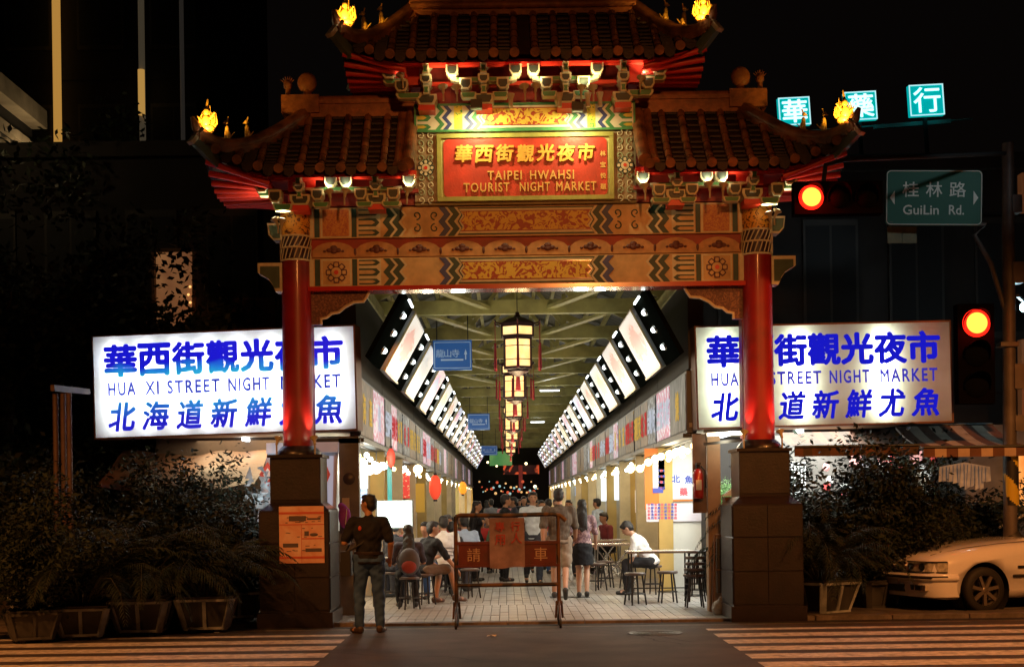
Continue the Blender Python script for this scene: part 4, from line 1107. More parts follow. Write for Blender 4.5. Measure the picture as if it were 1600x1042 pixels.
    b = MB(); slab(b, -.03, 0.0, yp, yp+Lp, 0.0, .035, 0); slab(b, -.03, 1.03, yp-.04, yp-.02, 0, .03, 0); b.build('panel_rim', mat('brass_rim', (.6,.45,.2), .3, .8), pn)
    lb_ = thing('lamp_board', f'{o_} dark board with three round white lamps on the {side} side', 'lamp board', (xb, y0+3.0, zb), group='dark boards with round lamps')
    # each dark board closes the gap before a picture panel
    ya, yb = y0 - .85, y0 + .93
    b = MB(); slab(b, -.05, 1.05, ya, yb, -.10, -.04); b.build('board', mat('board_dark', (.004,.005,.004), .9, spec=0), lb_)
    for q in range(3):
        c_ = pl(.2+.3*q, (ya+yb)/2, -.02)
        b = MB(); b.lathe(c_, [(.055,-.03),(.06,0),(.045,.01)], 12, 0, axis=nrm); l_ = b.build('lamp_ring', steel, lb_)
        b = MB(); b.ell(c_ + nrm*.012, .042, n=10, m=6); b.build('lamp_bulb', bulbw, l_)
    c_ = pl(1.02, (ya+yb)/2, .0); b = MB(); b.cyl(c_ + Vector((0,-.35,0)), c_ + Vector((0,.35,0)), .018, n=8); b.build('tube', tubew, lb_)
    if i < 9: lamp('board_light', 'POINT', pl(.5, (ya+yb)/2, .9), 9.0, (.96,1.0,.86), .12, parent=lb_)
    return t
NB = 16
for i in range(NB):
    bay('left', i, 20.95 + 4.3*i)
    bay('right', i, 20.95 + 4.3*i)
# hanging fluorescent fittings across the aisle
for i, yy in enumerate((41.5, 58.0)):
    t = thing('hanging_tube_light', f'{ord_[i]} bare white tube light on the roof beams from the gateway', 'tube light', (.25,yy,4.6), group='tube lights over the aisle')
    b = MB(); b.box((.95,yy-.05,4.72),(1.55,yy+.05,4.76)); b.build('fitting', steel, t)
    b = MB(); b.cyl((.98,yy,4.70),(1.52,yy,4.70),.016,n=8); b.build('tube', tubew, t)
    lamp('tube_light', 'POINT', (1.25,yy,4.55), 16, FL, .15, parent=t)

# far end of the arcade
t = thing('far_building', 'dark building closing the far end of the arcade with dim orange signs', 'building', (0,96,0))
b = MB(); b.box((-12,96,0),(13,104,14)); b.build('wall', mat('far_wall', (.03,.025,.025), .8), t)
b = MB(); b.box((P(755,0,95).x,94.9,P(0,738,95).z),(P(790,0,95).x,95.2,P(0,716,95).z)); b.build('green_sign', two_tone('green_sign_m', (.10,.35,.10), (.25,.5,.15), .6, 1, .5, es=.5, soft=.2), t)
b = MB()
rf = random.Random(31)
for q in range(34):
    px_ = 750+q*2.7+rf.uniform(-1,1); py_ = 764+rf.uniform(-5,7) - (8 if q % 5 == 0 else 0); b.ell(P(px_,py_,93.0-q*.04), rf.uniform(.04,.10), n=8, m=5, mi=q % 3)
b.build('added_far_glow', [emit('far_warm', (1,.55,.2), .9), emit('far_red', (.8,.12,.05), .7), emit('far_cool', (.5,.8,.8), .6)], t)  # added dots of glow to liven the dark far end
rd = two_tone('neon_red', (.02,.004,.004), (.75,.10,.03), 1.6, 1.0, .56, es=.8, soft=.06)
b = MB(); b.box((P(776,0,94).x,94.0,P(0,752,94).z),(P(832,0,94).x,94.2,P(0,738,94).z)); b.build('red_sign', rd, t)
b = MB(); b.box((P(800,0,94).x,93.9,P(0,775,94).z),(P(806,0,94).x,94.1,P(0,738,94).z)); b.build('sign_post', mat('sign_post_red', (.3,.04,.03), .6, es=.3), t)
b = MB()
for px, py, r in ((762,722,.25),(776,728,.22),(822,724,.3),(836,760,.35)): b.ell(P(px,py,93.5), r*.3, n=8, m=6)
b.build('street_lamp_glow', emit('far_bulb', (1,.8,.4), 4), t)

# palace lanterns down the middle
lant_face = two_tone('lantern_silk', (1.0,.50,.15), (1.0,.72,.32), 7, .5, .5, es=1.55, soft=.3)
wood = mat('lantern_wood', (.035,.008,.006), .4)
tass = mat('tassel', (.30,.02,.03), .7)
def lantern():
    t = thing('palace_lantern', 'x', 'lantern', (0,0,0), group='palace lanterns over the aisle')
    n = 6
    def ring(b, r, z, h): b.lathe((0,0,z), [(r-.02,-h/2),(r,-h/2),(r,h/2),(r-.02,h/2)], n, smooth=False)
    b = MB()
    for r, z, h in ((.30,.43,.04),(.30,.26,.035),(.25,.22,.03),(.25,-.25,.04),(.20,-.30,.03),(.33,.46,.02)): ring(b, r, z, h)
    b.lathe((0,0,.46), [(.33,0),(.16,.09),(.06,.12),(.03,.2)], n, smooth=False)
    b.lathe((0,0,-.31), [(.2,0),(.1,-.04),(.04,-.08)], n, smooth=False)
    for q in range(n):
        a = 2*pi*q/n; c_, s_ = cos(a), sin(a)
        b.beam((c_*.29,s_*.29,.25),(c_*.29,s_*.29,.44),.025,.025); b.beam((c_*.245,s_*.245,-.26),(c_*.245,s_*.245,.23),.026,.026)
        b.tube([(c_*.30,s_*.30,.45),(c_*.40,s_*.40,.47),(c_*.43,s_*.43,.52)], .014, 5)
        a2 = a + pi/n; c2, s2 = cos(a2), sin(a2)
        for z in (.10,-.12): b.beam((cos(a)*.235,sin(a)*.235,z),(cos(a+2*pi/n)*.235,sin(a+2*pi/n)*.235,z),.01,.012)
    b.build('frame', wood, t, local=True)
    b = MB(); b.lathe((0,0,0), [(.225,-.235),(.225,.215)], n, smooth=False); b.lathe((0,0,0), [(.272,.275),(.272,.415)], n, smooth=False); b.build('silk_panel', lant_face, t, local=True)
    for q in range(n):
        a = 2*pi*q/n; x, y_ = cos(a)*.42, sin(a)*.42
        b = MB(); b.cyl((x,y_,.50),(x,y_,.16),.005,n=4); b.ell((x,y_,.12),.022,n=8,m=5); b.cyl((x,y_,.1),(x,y_,-.28),.018,.026,8); b.build('tassel', tass, t, local=True)
    b = MB(); b.cyl((0,0,-.39),(0,0,-.62),.03,.045,10); b.build('tassel', tass, t, local=True)
    b = MB(); b.cyl((0,0,.64),(0,0,1.05),.008,n=5); b.build('hanger', black, t, local=True)
    return t
L0 = lantern(); WORLD[L0.name] = Matrix.Identity(4)
names = ['nearest large palace lantern with glowing cream panels under the gateway beam','second palace lantern hanging below and behind the nearest one','third palace lantern from the front in the hanging row','fourth palace lantern from the front in the hanging row','fifth palace lantern from the front in the hanging row','sixth palace lantern from the front in the hanging row','seventh, farthest palace lantern at the end of the hanging row']
for i in range(7):
    yy = 24.0 + 7.0*i
    o = L0 if i == 0 else copy_thing(L0, (0,0,0), 0, names[i])
    if i == 0: L0['label'] = names[0]
    o.location = (.21 - .002*i, yy, 4.02); o.rotation_euler = (0,0,radians(30 if i % 2 == 0 else 22))
    lamp('lantern_light', 'POINT', (.21, yy, 3.35), 34, (1,.75,.42), .2)

# blue hanging direction signs
for i, (px0, py0, px1, py1, D) in enumerate(((677,531,737,579,27),(731,646,765,672,46),(752,696,777,711,66))):
    a = P(px0,py1,D); c_ = P(px1,py0,D); ctr = (a+c_)/2; w_ = c_.x-a.x; h_ = c_.z-a.z
    t = thing('hanging_sign', ('nearest, largest blue sign hanging left of the lanterns','middle blue sign hanging left of the lanterns','small farthest blue sign hanging left of the lanterns')[i], 'sign', ctr, group='blue signs hanging over the aisle')
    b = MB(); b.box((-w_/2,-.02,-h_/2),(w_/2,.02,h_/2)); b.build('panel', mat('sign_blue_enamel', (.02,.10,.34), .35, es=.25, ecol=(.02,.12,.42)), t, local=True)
    b = MB()
    for q in (-.92,.92): b.box((-w_*.46,-.024,q*h_*.46-.006),(w_*.46,-.02,q*h_*.46+.006)); b.box((q*w_*.5-.006,-.024,-h_*.42),(q*w_*.5+.006,-.02,h_*.42))
    b.box((-w_*.3,-.024,-h_*.18),(w_*.28,-.02,-h_*.13))
    b.add([(w_*.30,-.024,h_*.02),(w_*.38,-.024,h_*.02),(w_*.34,-.024,h_*.2)], [(0,1,2)]); b.box((w_*.325,-.024,-h_*.15),(w_*.355,-.02,h_*.02))
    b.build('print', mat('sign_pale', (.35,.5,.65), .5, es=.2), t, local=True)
    for j, ch in enumerate("龍山寺"):
        text(ch, 'character', mat('sign_pale', ()), t, (-w_*.32+j*w_*.2, -.024, h_*.06), h_*.26)
    b = MB()
    for q in (-.4,.4): b.cyl((w_*q,0,h_/2),(w_*q,0,5.2-ctr.z),.01,n=5)
    b.build('hanger', black, t, local=True)

# ---------------------------------------------------------------- front corners of the shop rows
t = thing('corner_pillar', 'tall ochre painted pillar with fire extinguishers beside the right shops', 'pillar', (2.86,20.6,0))
b = MB(); b.box((2.80,20.5,0),(2.98,20.75,2.52)); b.build('shaft', mat('pillar_ochre', (.48,.33,.20), .6, var=.2, vs=3, dirt=.3), t)
b = MB(); b.box((2.60,20.53,1.4),(2.79,20.6,2.5)); b.build('side_panel', mat('pillar_brown', (.18,.11,.07), .6, var=.3), t)
e = thing('fire_extinguisher', 'red fire extinguishers hung on the ochre pillar', 'fire extinguisher', (2.70,20.42,1.9))
b = MB(); b.lathe((2.66,20.45,1.60), [(.0,0),(.07,.0),(.075,.03),(.075,.34),(.05,.4),(.02,.42)], 12); b.build('cylinder', mat('ext_red', (.42,.03,.03), .3, coat=.5), e)
b = MB(); b.cyl((2.66,20.45,2.02),(2.66,20.45,2.08),.03,n=8); b.box((2.63,20.36,2.07),(2.69,20.5,2.10)); b.tube([(2.70,20.42,2.05),(2.75,20.38,1.98),(2.76,20.38,1.75)],.012,6); b.build('valve', black, e)
b = MB(); b.box((2.62,20.37,1.72),(2.70,20.375,1.86)); b.build('sticker', mat('ext_label', (.7,.68,.6), .5), e)
# back wall of the right front bay: orange and white menu posters
YP = 25.02
def flat_at(t, px0, py0, px1, py1, D, th, m, name):
    a = P(px0,py1,D); c_ = P(px1,py0,D); b = MB(); b.box((a.x,D-th,a.z),(c_.x,D,c_.z)); return b.build(name, m, t)
t = thing('menu_posters', 'orange and white menu sheets covering the lit wall behind the front right tables', 'poster', (3.0,YP,1.6))
flat_at(t, 1008,700,1036,796, YP, .01, mat('orange_sheet', (.75,.22,.03), .5), 'orange_sheet')
flat_at(t, 1020,715,1038,765, YP-.012, .008, mat('white_sheet', (.8,.8,.82), .5), 'white_sheet')
flat_at(t, 1020,762,1036,770, YP-.012, .01, mat('blue_ink', (.05,.08,.5), .5), 'blue_band')
w_s = flat_at(t, 1040,738,1160,780, YP-.004, .01, mat('pale_blue_sheet', (.62,.72,.85), .5), 'menu_sheet')
flat_at(t, 1036,780,1092,783, YP-.006, .012, mat('orange_sheet', ()), 'orange_trim')
w_2 = flat_at(t, 1010,785,1160,815, YP-.004, .01, mat('lilac_sheet', (.72,.70,.82), .5), 'price_sheet')
bi = mat('blue_ink', ()); ri = mat('pink_ink', (.65,.10,.15), .5)
def wtext(par, ch, px, py, D, hpx, m, w=None):
    p = P(px,py,D); me = text_mesh(ch, bold=.03); h = hpx*D/F; me.transform(Matrix.Translation((p.x,D-.012,p.z)) @ Matrix.Diagonal((h if w is None else w*D/F/me['w'],h,h,1))); put(me, 'character', m, par)
for ch, px, py, m in (("粥",1118,750,bi),("80",1136,750,bi),("麵",1118,767,ri),("80",1136,767,ri),("藥",1068,768,ri),("魚",1076,749,bi),("北",1056,748,bi)): wtext(w_s, ch, px, py, YP-.01, 12, m)
for c_ in range(9):
    px = 1014+c_*4.7 if c_ < 5 else 1030+c_*5
    for r_ in range(5): wtext(w_2, "炒米粉鮮魚湯肉羹飯"[(c_*2+r_) % 9], 1014+c_*5.2, 788+r_*5.2, YP-.01, 4.2, bi if c_ % 2 else ri)
for c_ in range(3):
    for r_ in range(4): wtext(w_2, "花枝丸蝦仁"[(c_+r_) % 5], 1030+c_*3.5, 735+r_*9, YP-.01, 4, ri if c_%2 else bi)
t = thing('red_banner', 'narrow red cloth banner hanging beside the price menu right of the pillar', 'banner', (3.7,24.6,2.4))
flat_at(t, 1119,697,1142,742, 24.6, .012, mat('banner_red', (.62,.03,.04), .6, var=.2), 'cloth')
a = P(1119,697,24.6); c_ = P(1142,697,24.6); b = MB(); b.cyl((a.x-.03,24.59,a.z+.01),(c_.x+.03,24.59,a.z+.01),.012,n=6); b.build('rod', steel, t)
# bulbs hung in the right front bay
t = thing('bulb_row', 'row of bright warm round bulbs over the front right food counter', 'bulbs', (2.7,22,2.4))
for px, py in ((1013,722),(1024,716),(1033,713),(1046,709),(1056,706),(1066,703),(985,733),(1000,732)):
    p = P(px,py,24.2); b = MB(); b.ell(p, .062, n=12, m=8); b.build('bulb', bulby, t)
a = P(1008,716,24.2); c_ = P(1070,694,24.2); b = MB(); b.tube([a,c_],.01,5); b.build('wire', black, t)
lamp('bulb_light', 'POINT', P(1040,722,24.0), 26, (1,.82,.5), .25)
# tube light under the right sign
t = thing('tube_light', 'bright white tube lamp fixed under the right lit sign by the red column', 'tube light', P(1140,677,20.4))
a = P(1105,679,20.3); c_ = P(1160,676,20.3)
b = MB(); b.cyl(a,c_,.025,n=10); b.build('tube', emit('tube_hot', (1,.86,.62), 6), t)
b = MB(); b.beam(a+Vector((-.05,0,-.13)),c_+Vector((0,0,-.10)),.05,.04); b.beam(a+Vector((-.05,0,.05)),c_+Vector((0,0,.05)),.06,.04); b.build('bracket', steel_d, t)
lamp('tube_glow', 'POINT', (a+c_)/2+Vector((0,-.1,-.1)), 6, (1,.85,.6), .1)
# left corner block
t = thing('corner_kiosk', 'dark grey panelled wall between the left column and the first lit shop', 'kiosk', (-2.3,20.9,0))
b = MB(); b.box((-5.3,22.30,0),(-2.5,22.38,2.66)); b.build('closing_wall', mat('closing_wall_dark', (.05,.03,.02), .8, var=.4, vs=2), t)  # added dark wall, keeps the lit first bay from showing through
b = MB(); b.box((-2.36,20.75,0),(-2.08,20.95,2.55)); b.build('wall', mat('kiosk_grey', (.16,.16,.15), .6, var=.35, vs=4, dirt=.4), t)
b = MB(); b.box((-2.9,20.75,2.45),(-2.06,21.3,2.52)); b.build('ledge', steel_d, t)
b = MB(); b.lathe((-2.22,20.74,1.95), [(.0,.02),(.06,.015),(.085,0)], 16, axis=(0,-1,0)); b.build('dial', mat('dial_dark', (.05,.04,.04), .4), t)
b = MB(); b.box((-2.32,20.73,1.5),(-2.22,20.75,1.68)); b.build('switch_box', mat('switch_cream', (.5,.45,.33), .5), t)
lg = thing('lamp_globe', 'dazzling round bulb cluster above the first left counter', 'lamp', (-1.98,22.4,2.06))
for px, py, r in ((588,731,.085),(578,734,.07),(598,728,.06)): 
    b = MB(); b.ell(P(px,py,22.3), r, n=14, m=10); b.build('globe', emit('hot_white', (1,.97,.8), 16), lg)
b = MB(); b.cyl(P(588,728,22.3), P(588,700,22.3), .008, n=5); b.build('cord', black, lg)
lamp('globe_light', 'POINT', P(588,731,22.1), 30, (1,.95,.75), .18)
# white lit board standing low on the left
p = P(617,803,23.2); t = thing('menu_stand', 'glowing white menu board standing on the floor behind the seated diners', 'menu board', p)
w_, h_ = 54*23.2/F, 42*23.2/F
b = MB(); b.box((-w_/2,-.04,-h_/2),(w_/2,.04,h_/2)); b.build('face', mat('lit_white', (.7,.95,.92), .4, es=2.2, ecol=(.80,1,.95)), t, local=True)
b = MB(); b.box((w_/2+.002,-.05,-h_/2-.02),(w_/2+.03,.05,h_/2+.02)); b.box((-w_/2-.03,-.05,-h_/2-.02),(-w_/2-.002,.05,h_/2+.02))
for q in (-1,1): b.beam((q*w_*.4,.02,-h_/2),(q*w_*.45,.15,-p.z+.03),.03,.03)
b.build('frame', steel, t, local=True)
text("KRO ORG", 'lettering', mat('pink_ink2', (.75,.2,.3), .5, es=.9), t, (0,-.045,h_*.33), .07, w=w_*.6)
text("炸花枝丸", 'lettering', mat('pink_ink3', (.75,.6,.6), .5, es=.8), t, (0,-.045,h_*.15), .07, w=w_*.5)
# red, orange paper lanterns on the left
def paper_lantern(px, py, D, rx, rz, col, es, label):
    p = P(px,py,D); t = thing('paper_lantern', label, 'lantern', p, group='paper lanterns on the left stalls')
    prof = [(rx*.3,-rz)]
    for k in range(1,16):
        u = -1+2*k/16; prof.append((rx*sqrt(max(0.02,1-u*u*.93))*(1 if k % 2 else .95), u*rz))
    prof.append((rx*.3,rz))
    b = MB(); b.lathe((0,0,0), prof, 20); b.build('shade', mat('shade_'+label[:6], col, .6, es=es), t, local=True)
    b = MB(); b.cyl((0,0,rz),(0,0,rz+.04),rx*.32,n=12); b.cyl((0,0,-rz-.04),(0,0,-rz),rx*.32,n=12); b.cyl((0,0,rz+.04),(0,0,rz+.3),.008,n=5); b.build('cap', black, t, local=True)
paper_lantern(680,761,27,.115,.22,(.8,.07,.03),.8,'large red paper lantern hanging before the left counters')
paper_lantern(723,762,36,.10,.15,(1,.28,.02),1.3,'orange glowing paper lantern beyond the large red one')
paper_lantern(611,715,23.5,.07,.15,(.6,.05,.03),.35,'small dark red cloth lantern above the first left counter')
# blue-green door edge
t = thing('door_frame', 'narrow teal door frame at the first left shop', 'door', (-1.9,23,1.2))
flat_at(t, 606,712,612,785, 23.9, .05, mat('teal_paint', (.02,.30,.33), .4), 'jamb')
flat_at(t, 650,755,663,800, 27.0, .03, mat('yellow_panel', (.65,.42,.06), .6, es=.15), 'yellow_leaf')
b = MB(); b.ell(P(653,733,26.5), .085, n=12, m=8); b.build('bulb', bulby, t)
# ================================================================= PEOPLE
def remeshed(mb, voxel, it=2, name='body'):
    me = mb.mesh('tmp'); o = bpy.data.objects.new('tmp', me); C.objects.link(o)
    r = o.modifiers.new('r', 'REMESH'); r.mode = 'VOXEL'; r.voxel_size = voxel; r.use_smooth_shade = True
    s = o.modifiers.new('s', 'SMOOTH'); s.iterations = it; s.factor = .5
    dg = bpy.context.evaluated_depsgraph_get(); out = bpy.data.meshes.new_from_object(o.evaluated_get(dg))
    bpy.data.objects.remove(o); bpy.data.meshes.remove(me); out.name = name
    if name in ('shirt','trousers','shorts','skirt','hair') and voxel < .017:
        import numpy as np
        a_ = .0035 if name == 'hair' else .007
        n = len(out.vertices); co = np.empty(n*3); no_ = np.empty(n*3); out.vertices.foreach_get('co', co); out.vertices.foreach_get('normal', no_)
        co = co.reshape(-1,3); no_ = no_.reshape(-1,3); x_, y_, z_ = co.T
        w_ = np.sin(31*x_+9*z_+3*np.sin(17*z_)) + np.sin(27*y_-13*z_+2*np.sin(21*x_)) + .8*np.sin(38*z_+16*x_-11*y_+2.5*np.sin(13*y_)) + .6*np.sin(61*z_-47*x_+2*np.sin(31*y_))
        out.vertices.foreach_set('co', (co + no_*(w_*a_*.5)[:,None]).ravel()); out.update()
    return out
SKIN = [mat('skin_a', (.42,.22,.13), .55, var=.12, vs=9), mat('skin_b', (.50,.28,.18), .55, var=.12, vs=9)]
HAIR = mat('hair_black', (.010,.008,.007), .45, var=.4, vs=40, bump=.5, bs=90)
HAIRG = mat('hair_grey', (.10,.095,.09), .6, var=.4, vs=40, bump=.4, bs=90)
def cloth(name, col, **k):
    return mat('cloth_'+name, col, .85, var=k.get('var', .2), vs=k.get('vs', 5), bump=.7, bs=11)
STAND = dict(hz=.93, lean=3, el=((-.07,-.02,-.27),(.07,-.02,-.27)), wr=((-.06,.12,-.24),(.06,.12,-.24)),
             kn=((-.10,.03,.49),(.10,.03,.49)), an=((-.11,-.01,.08),(.11,-.01,.08)), toe=((-.14,.13,.03),(.14,.13,.03)))
WALK = dict(hz=.93, lean=4, el=((-.06,-.10,-.26),(.06,.08,-.26)), wr=((-.0,.02,-.25),(.0,.18,-.16)),
            kn=((-.09,.20,.52),(.09,-.05,.50)), an=((-.09,.22,.10),(.09,-.40,.20)), toe=((-.10,.40,.06),(.09,-.34,.05)))
SIT = dict(hz=.56, lean=12, el=((-.08,.10,-.25),(.08,.10,-.25)), wr=((.03,.20,.02),(-.03,.20,.02)),
           kn=((-.13,.40,.53),(.13,.40,.53)), an=((-.13,.38,.09),(.13,.38,.09)), toe=((-.15,.54,.04),(.15,.54,.04)))
def person(label, x, y, yaw, pose, shirt, legs, h=1.70, skin=0, hair=None, long_hair=False, shorts=False, skirt=False, sleeve=.45, vox=.012,
           head_yaw=0, head_pitch=0, shoes=(.02,.02,.02), bulk=1.0, z0=.03, face=False, long_sleeve=False, group=None, stripes=None, female=False):
    k = h/1.72; t = thing('person', label, 'person', (x, y, z0), rz=yaw, group=group)
    hz = pose['hz']; T = Matrix.Translation((0,0,hz)) @ Matrix.Rotation(-radians(pose['lean']), 4, 'X') @ Matrix.Rotation(radians(pose.get('twist',0)), 4, 'Z')
    def U(p): return (T @ Vector(p)) * k
    R3 = T.to_3x3().to_4x4()
    def V(p): return Vector(p)*k
    sw = .165 if female else .185
    hips = [V((s*.09,0,hz-.02)) for s in (-1,1)]
    sh = [U((s*sw,0,.44)) for s in (-1,1)]
    el = [sh[i] + (T.to_3x3() @ Vector(pose['el'][i]))*k for i in (0,1)]
    wr = [el[i] + (T.to_3x3() @ Vector(pose['wr'][i]))*k for i in (0,1)]
    kn = [V(p) for p in pose['kn']]; an = [V(p) for p in pose['an']]; toe = [V(p) for p in pose['toe']]
    Hm = T @ Matrix.Translation((0,.015,.55)) @ Matrix.Rotation(radians(head_yaw),4,'Z') @ Matrix.Rotation(-radians(head_pitch)+radians(pose['lean'])*.6,4,'X')
    def HD(p): return (Hm @ Vector(p))*k
    HR = Hm.to_3x3().to_4x4()
    def torso(b, g, top=True):
        bw = bulk
        b.ell(U((0,0,-.0)), (.155*bw+g)*k, (.112*bw+g)*k, (.12+g)*k, 16, 10, M=R3)
        b.ell(U((0,.0,.13)), (.138*bw+g)*k, (.105*bw+g)*k, (.17+g)*k, 16, 10, M=R3)
        b.ell(U((0,.0,.31)), ((.150 if female else .168)*bw+g)*k, (.118*bw+g)*k, (.19+g)*k, 16, 10, M=R3)
        if female: b.ell(U((0,.07,.30)), (.12+g)*k, (.07+g)*k, (.075+g)*k, 14, 8, M=R3)
        b.cap(U((-sw*.8,0,.43)), (.062+g)*k, U((sw*.8,0,.43)), (.062+g)*k)
        b.cap(U((0,0,.40)), (.085+g)*k, U((0,.0,.485)), (.060+g*.6)*k)
    def arms(b, g, frac):
        for i in (0,1):
            if frac <= .5:
                f = frac*2; b.cap(sh[i], (.054+g)*k*bulk, sh[i].lerp(el[i], f), (.054+(.042-.054)*f+g*1.25)*k*bulk)
            else:
                b.cap(sh[i], (.054+g)*k*bulk, el[i], (.042+g)*k*bulk); b.cap(el[i], (.042+g)*k*bulk, el[i].lerp(wr[i], (frac-.5)*2), (.033+g)*k)
    def leg(b, g, frac):
        for i in (0,1):
            if frac <= .5:
                f = frac*2; b.cap(hips[i], (.088*bulk+g)*k, hips[i].lerp(kn[i], f), (.088*bulk-(.030)*f+g*1.4)*k)
            else:
                b.cap(hips[i], (.088*bulk+g)*k, kn[i], (.058+g)*k)
                f = (frac-.5)*2; b.cap(kn[i], (.058+g)*k, kn[i].lerp(an[i], f), (.050-.008*f+g)*k)
    b = MB(); torso(b, -.012); arms(b, -.004, 1.0); 
    for i in (0,1):
        b.cap(hips[i], .082*k*bulk, kn[i], .052*k); mid = kn[i].lerp(an[i], .3)
        b.cap(kn[i], .050*k, mid, .052*k); b.cap(mid, .052*k, an[i], .036*k)
        b.cap(an[i]-Vector((0,0,.02)), .034*k, toe[i], .028*k); b.ell(an[i].lerp(toe[i], .6)-Vector((0,0,.015)), .042*k, .05*k, .025*k)
        # hand: palm, four fingers and a thumb
        d = (wr[i]-el[i]).normalized(); sd = d.cross(Vector((0,0,1)));
        if sd.length < .2: sd = d.cross(Vector((0,1,0)))
        sd.normalize(); dn = sd.cross(d).normalized()
        pc = wr[i] + d*.045*k
        b.cap(wr[i], .026*k, pc + d*.025*k, .022*k)
        for q in (-1.2,-.4,.4,1.2):
            s0 = pc + sd*.016*q*k + d*.02*k; ln = (.075 - abs(q)*.010)*k
            s1 = s0 + d*ln*.5 - dn*.008*k; b.cap(s0, .0115*k, s1, .010*k, 8); b.cap(s1, .010*k, s1 + d*ln*.35 - dn*.022*k, .0085*k, 8)
        inn = -1 if i == 0 else 1
        s0 = wr[i] + d*.02*k - sd*.02*k*inn; s1 = s0 + (d*.035 - sd*.028*inn)*k; b.cap(s0, .012*k, s1, .0105*k, 8); b.cap(s1, .0105*k, s1 + (d*.03 - sd*.004*inn)*k, .009*k, 8)
    b.cap(U((0,.0,.46)), .056*k, HD((0,-.005,.02)), .050*k)
    b.ell(HD((0,.0,.125)), .076*k, .094*k, .104*k, 18, 12, M=HR); b.ell(HD((0,.030,.065)), .056*k, .064*k, .066*k, 16, 10, M=HR)
    b.cap(HD((0,.088,.125)), .010*k, HD((0,.104,.093)), .015*k, 8)
    b.cap(HD((-.02,.088,.055)), .010*k, HD((.02,.088,.055)), .010*k, 8); b.cap(HD((-.035,.080,.142)), .011*k, HD((.035,.080,.142)), .011*k, 8)
    for s in (-1,1): b.ell(HD((s*.077,-.005,.112)), .013*k, .022*k, .032*k, 10, 8, M=HR)
    put(remeshed(b, vox, 2, 'body'), 'body', SKIN[skin], t, local=True)
    if face:
        e = MB()
        for s in (-1,1): e.ell(HD((s*.030,.090,.128)), .011*k, .007*k, .007*k, 8, 6, M=HR)
        e.build('eyes', black, t, local=True)
        e = MB(); e.ell(HD((0,.100,.055)), .022*k, .006*k, .006*k, 10, 6, M=HR); e.build('mouth', mat('lips', (.30,.09,.07), .5), t, local=True)
    b = MB(); b.ell(HD((0,-.016,.148)), .084*k, .098*k, .092*k, 18, 12, M=HR)
    b.ell(HD((0,-.045,.105)), .078*k, .066*k, .085*k, 16, 10, M=HR)
    b.ell(HD((0,.045,.195)), .062*k, .050*k, .034*k, 12, 8, M=HR)
    rr = random.Random(len(label))
    for q in range(14):
        a = rr.uniform(0,2*pi); b.ell(HD((cos(a)*.05,-.02+sin(a)*.06,.205+rr.uniform(-.02,.012))), .022*k, .022*k, .016*k, 8, 6)
    if long_hair:
        b.ell(HD((0,-.07,.03)), .088*k, .048*k, .15*k, 16, 10, M=R3); b.ell(U((0,-.10,.40)), .098*k, .04*k, .18*k, 16, 10, M=R3)
        for q in range(9):
            xx = -.08+.02*q; b.cap(HD((xx*.9,-.085,.06)), .018*k, U((xx*1.1,-.125,.24+rr.uniform(-.03,.03))), .012*k, 8)
    put(remeshed(b, max(.009, vox*.8), 1, 'hair'), 'hair', hair or HAIR, t, local=True)
    b = MB(); torso(b, .012); arms(b, .012, 1.0 if long_sleeve else sleeve)
    b.ell(U((0,0,-.06)), (.165*bulk+.008)*k, (.122*bulk+.008)*k, .06*k, 16, 8, M=R3)
    so = put(remeshed(b, vox, 1, 'shirt'), 'shirt', shirt, t, local=True)
    if stripes:
        b = MB()
        for zz in stripes:
            pts = []
            for q in range(25):
                a = 2*pi*q/24; g_ = .149*bulk if zz < .2 else .178*bulk; pts.append(U((cos(a)*(g_+.006), sin(a)*.128*bulk, zz)))
            b.tube(pts, .006*k, 5)
        b.build('shirt_stripe', mat('stripe_grey', (.12,.12,.14), .8), t, local=True)
    b = MB()
    if skirt:
        b.ell(V((0,0,hz-.02)), .168*k, .130*k, .13*k, 18, 10)
        kz = .60 if hz > .8 else hz-.1
        if hz > .8: b.lathe(V((0,0,0)), [(.10*k,(hz+.05)*k),(.165*k,(hz-.03)*k),(.185*k,.72*k),(.195*k,.58*k)], 24)
        else: leg(b, .022, .46)
        nm = 'skirt'
    else:
        b.ell(V((0,0,hz-.04)), (.160*bulk+.01)*k, (.120*bulk+.01)*k, .10*k, 16, 10)
        leg(b, .016 if not shorts else .013, .42 if shorts else .985); nm = 'shorts' if shorts else 'trousers'
    put(remeshed(b, vox, 1, nm), nm, legs, t, local=True)
    for i in (0,1):
        b = MB(); d = (toe[i]-an[i]); d.z = 0
        if d.length < .01: d = Vector((0,1,0))
        d.normalize(); up = max(0, an[i].z - .08*k)*.6
        q0 = Vector((an[i].x, an[i].y, max(an[i].z-.045*k, .035*k))) - d*.035*k
        b.cap(q0, .042*k, Vector((toe[i].x,toe[i].y,max(toe[i].z,.033*k))), .034*k)
        b.cap(q0 + Vector((0,0,.02*k)), .046*k, q0+d*.08*k+Vector((0,0,.0)), .044*k)
        put(remeshed(b, .012, 1, 'shoe'), 'shoe', mat('shoe_%02d' % int(shoes[0]*100), shoes, .5), t, local=True)
    return t, U, V, HD
c_black = cloth('black', (.004,.0045,.008), var=.4); c_dark = cloth('dark', (.03,.032,.045), var=.3); c_jean = cloth('jeans', (.035,.085,.22), var=.45, vs=4)
c_white = cloth('white', (.72,.72,.72), var=.08); c_lblue = cloth('light_blue', (.45,.58,.78), var=.12); c_tan = two_tone('cloth_tan', (.06,.05,.036), (.12,.092,.066), 9, .3, .5, soft=.2, rough=.9, stretch=(5,5,.4))
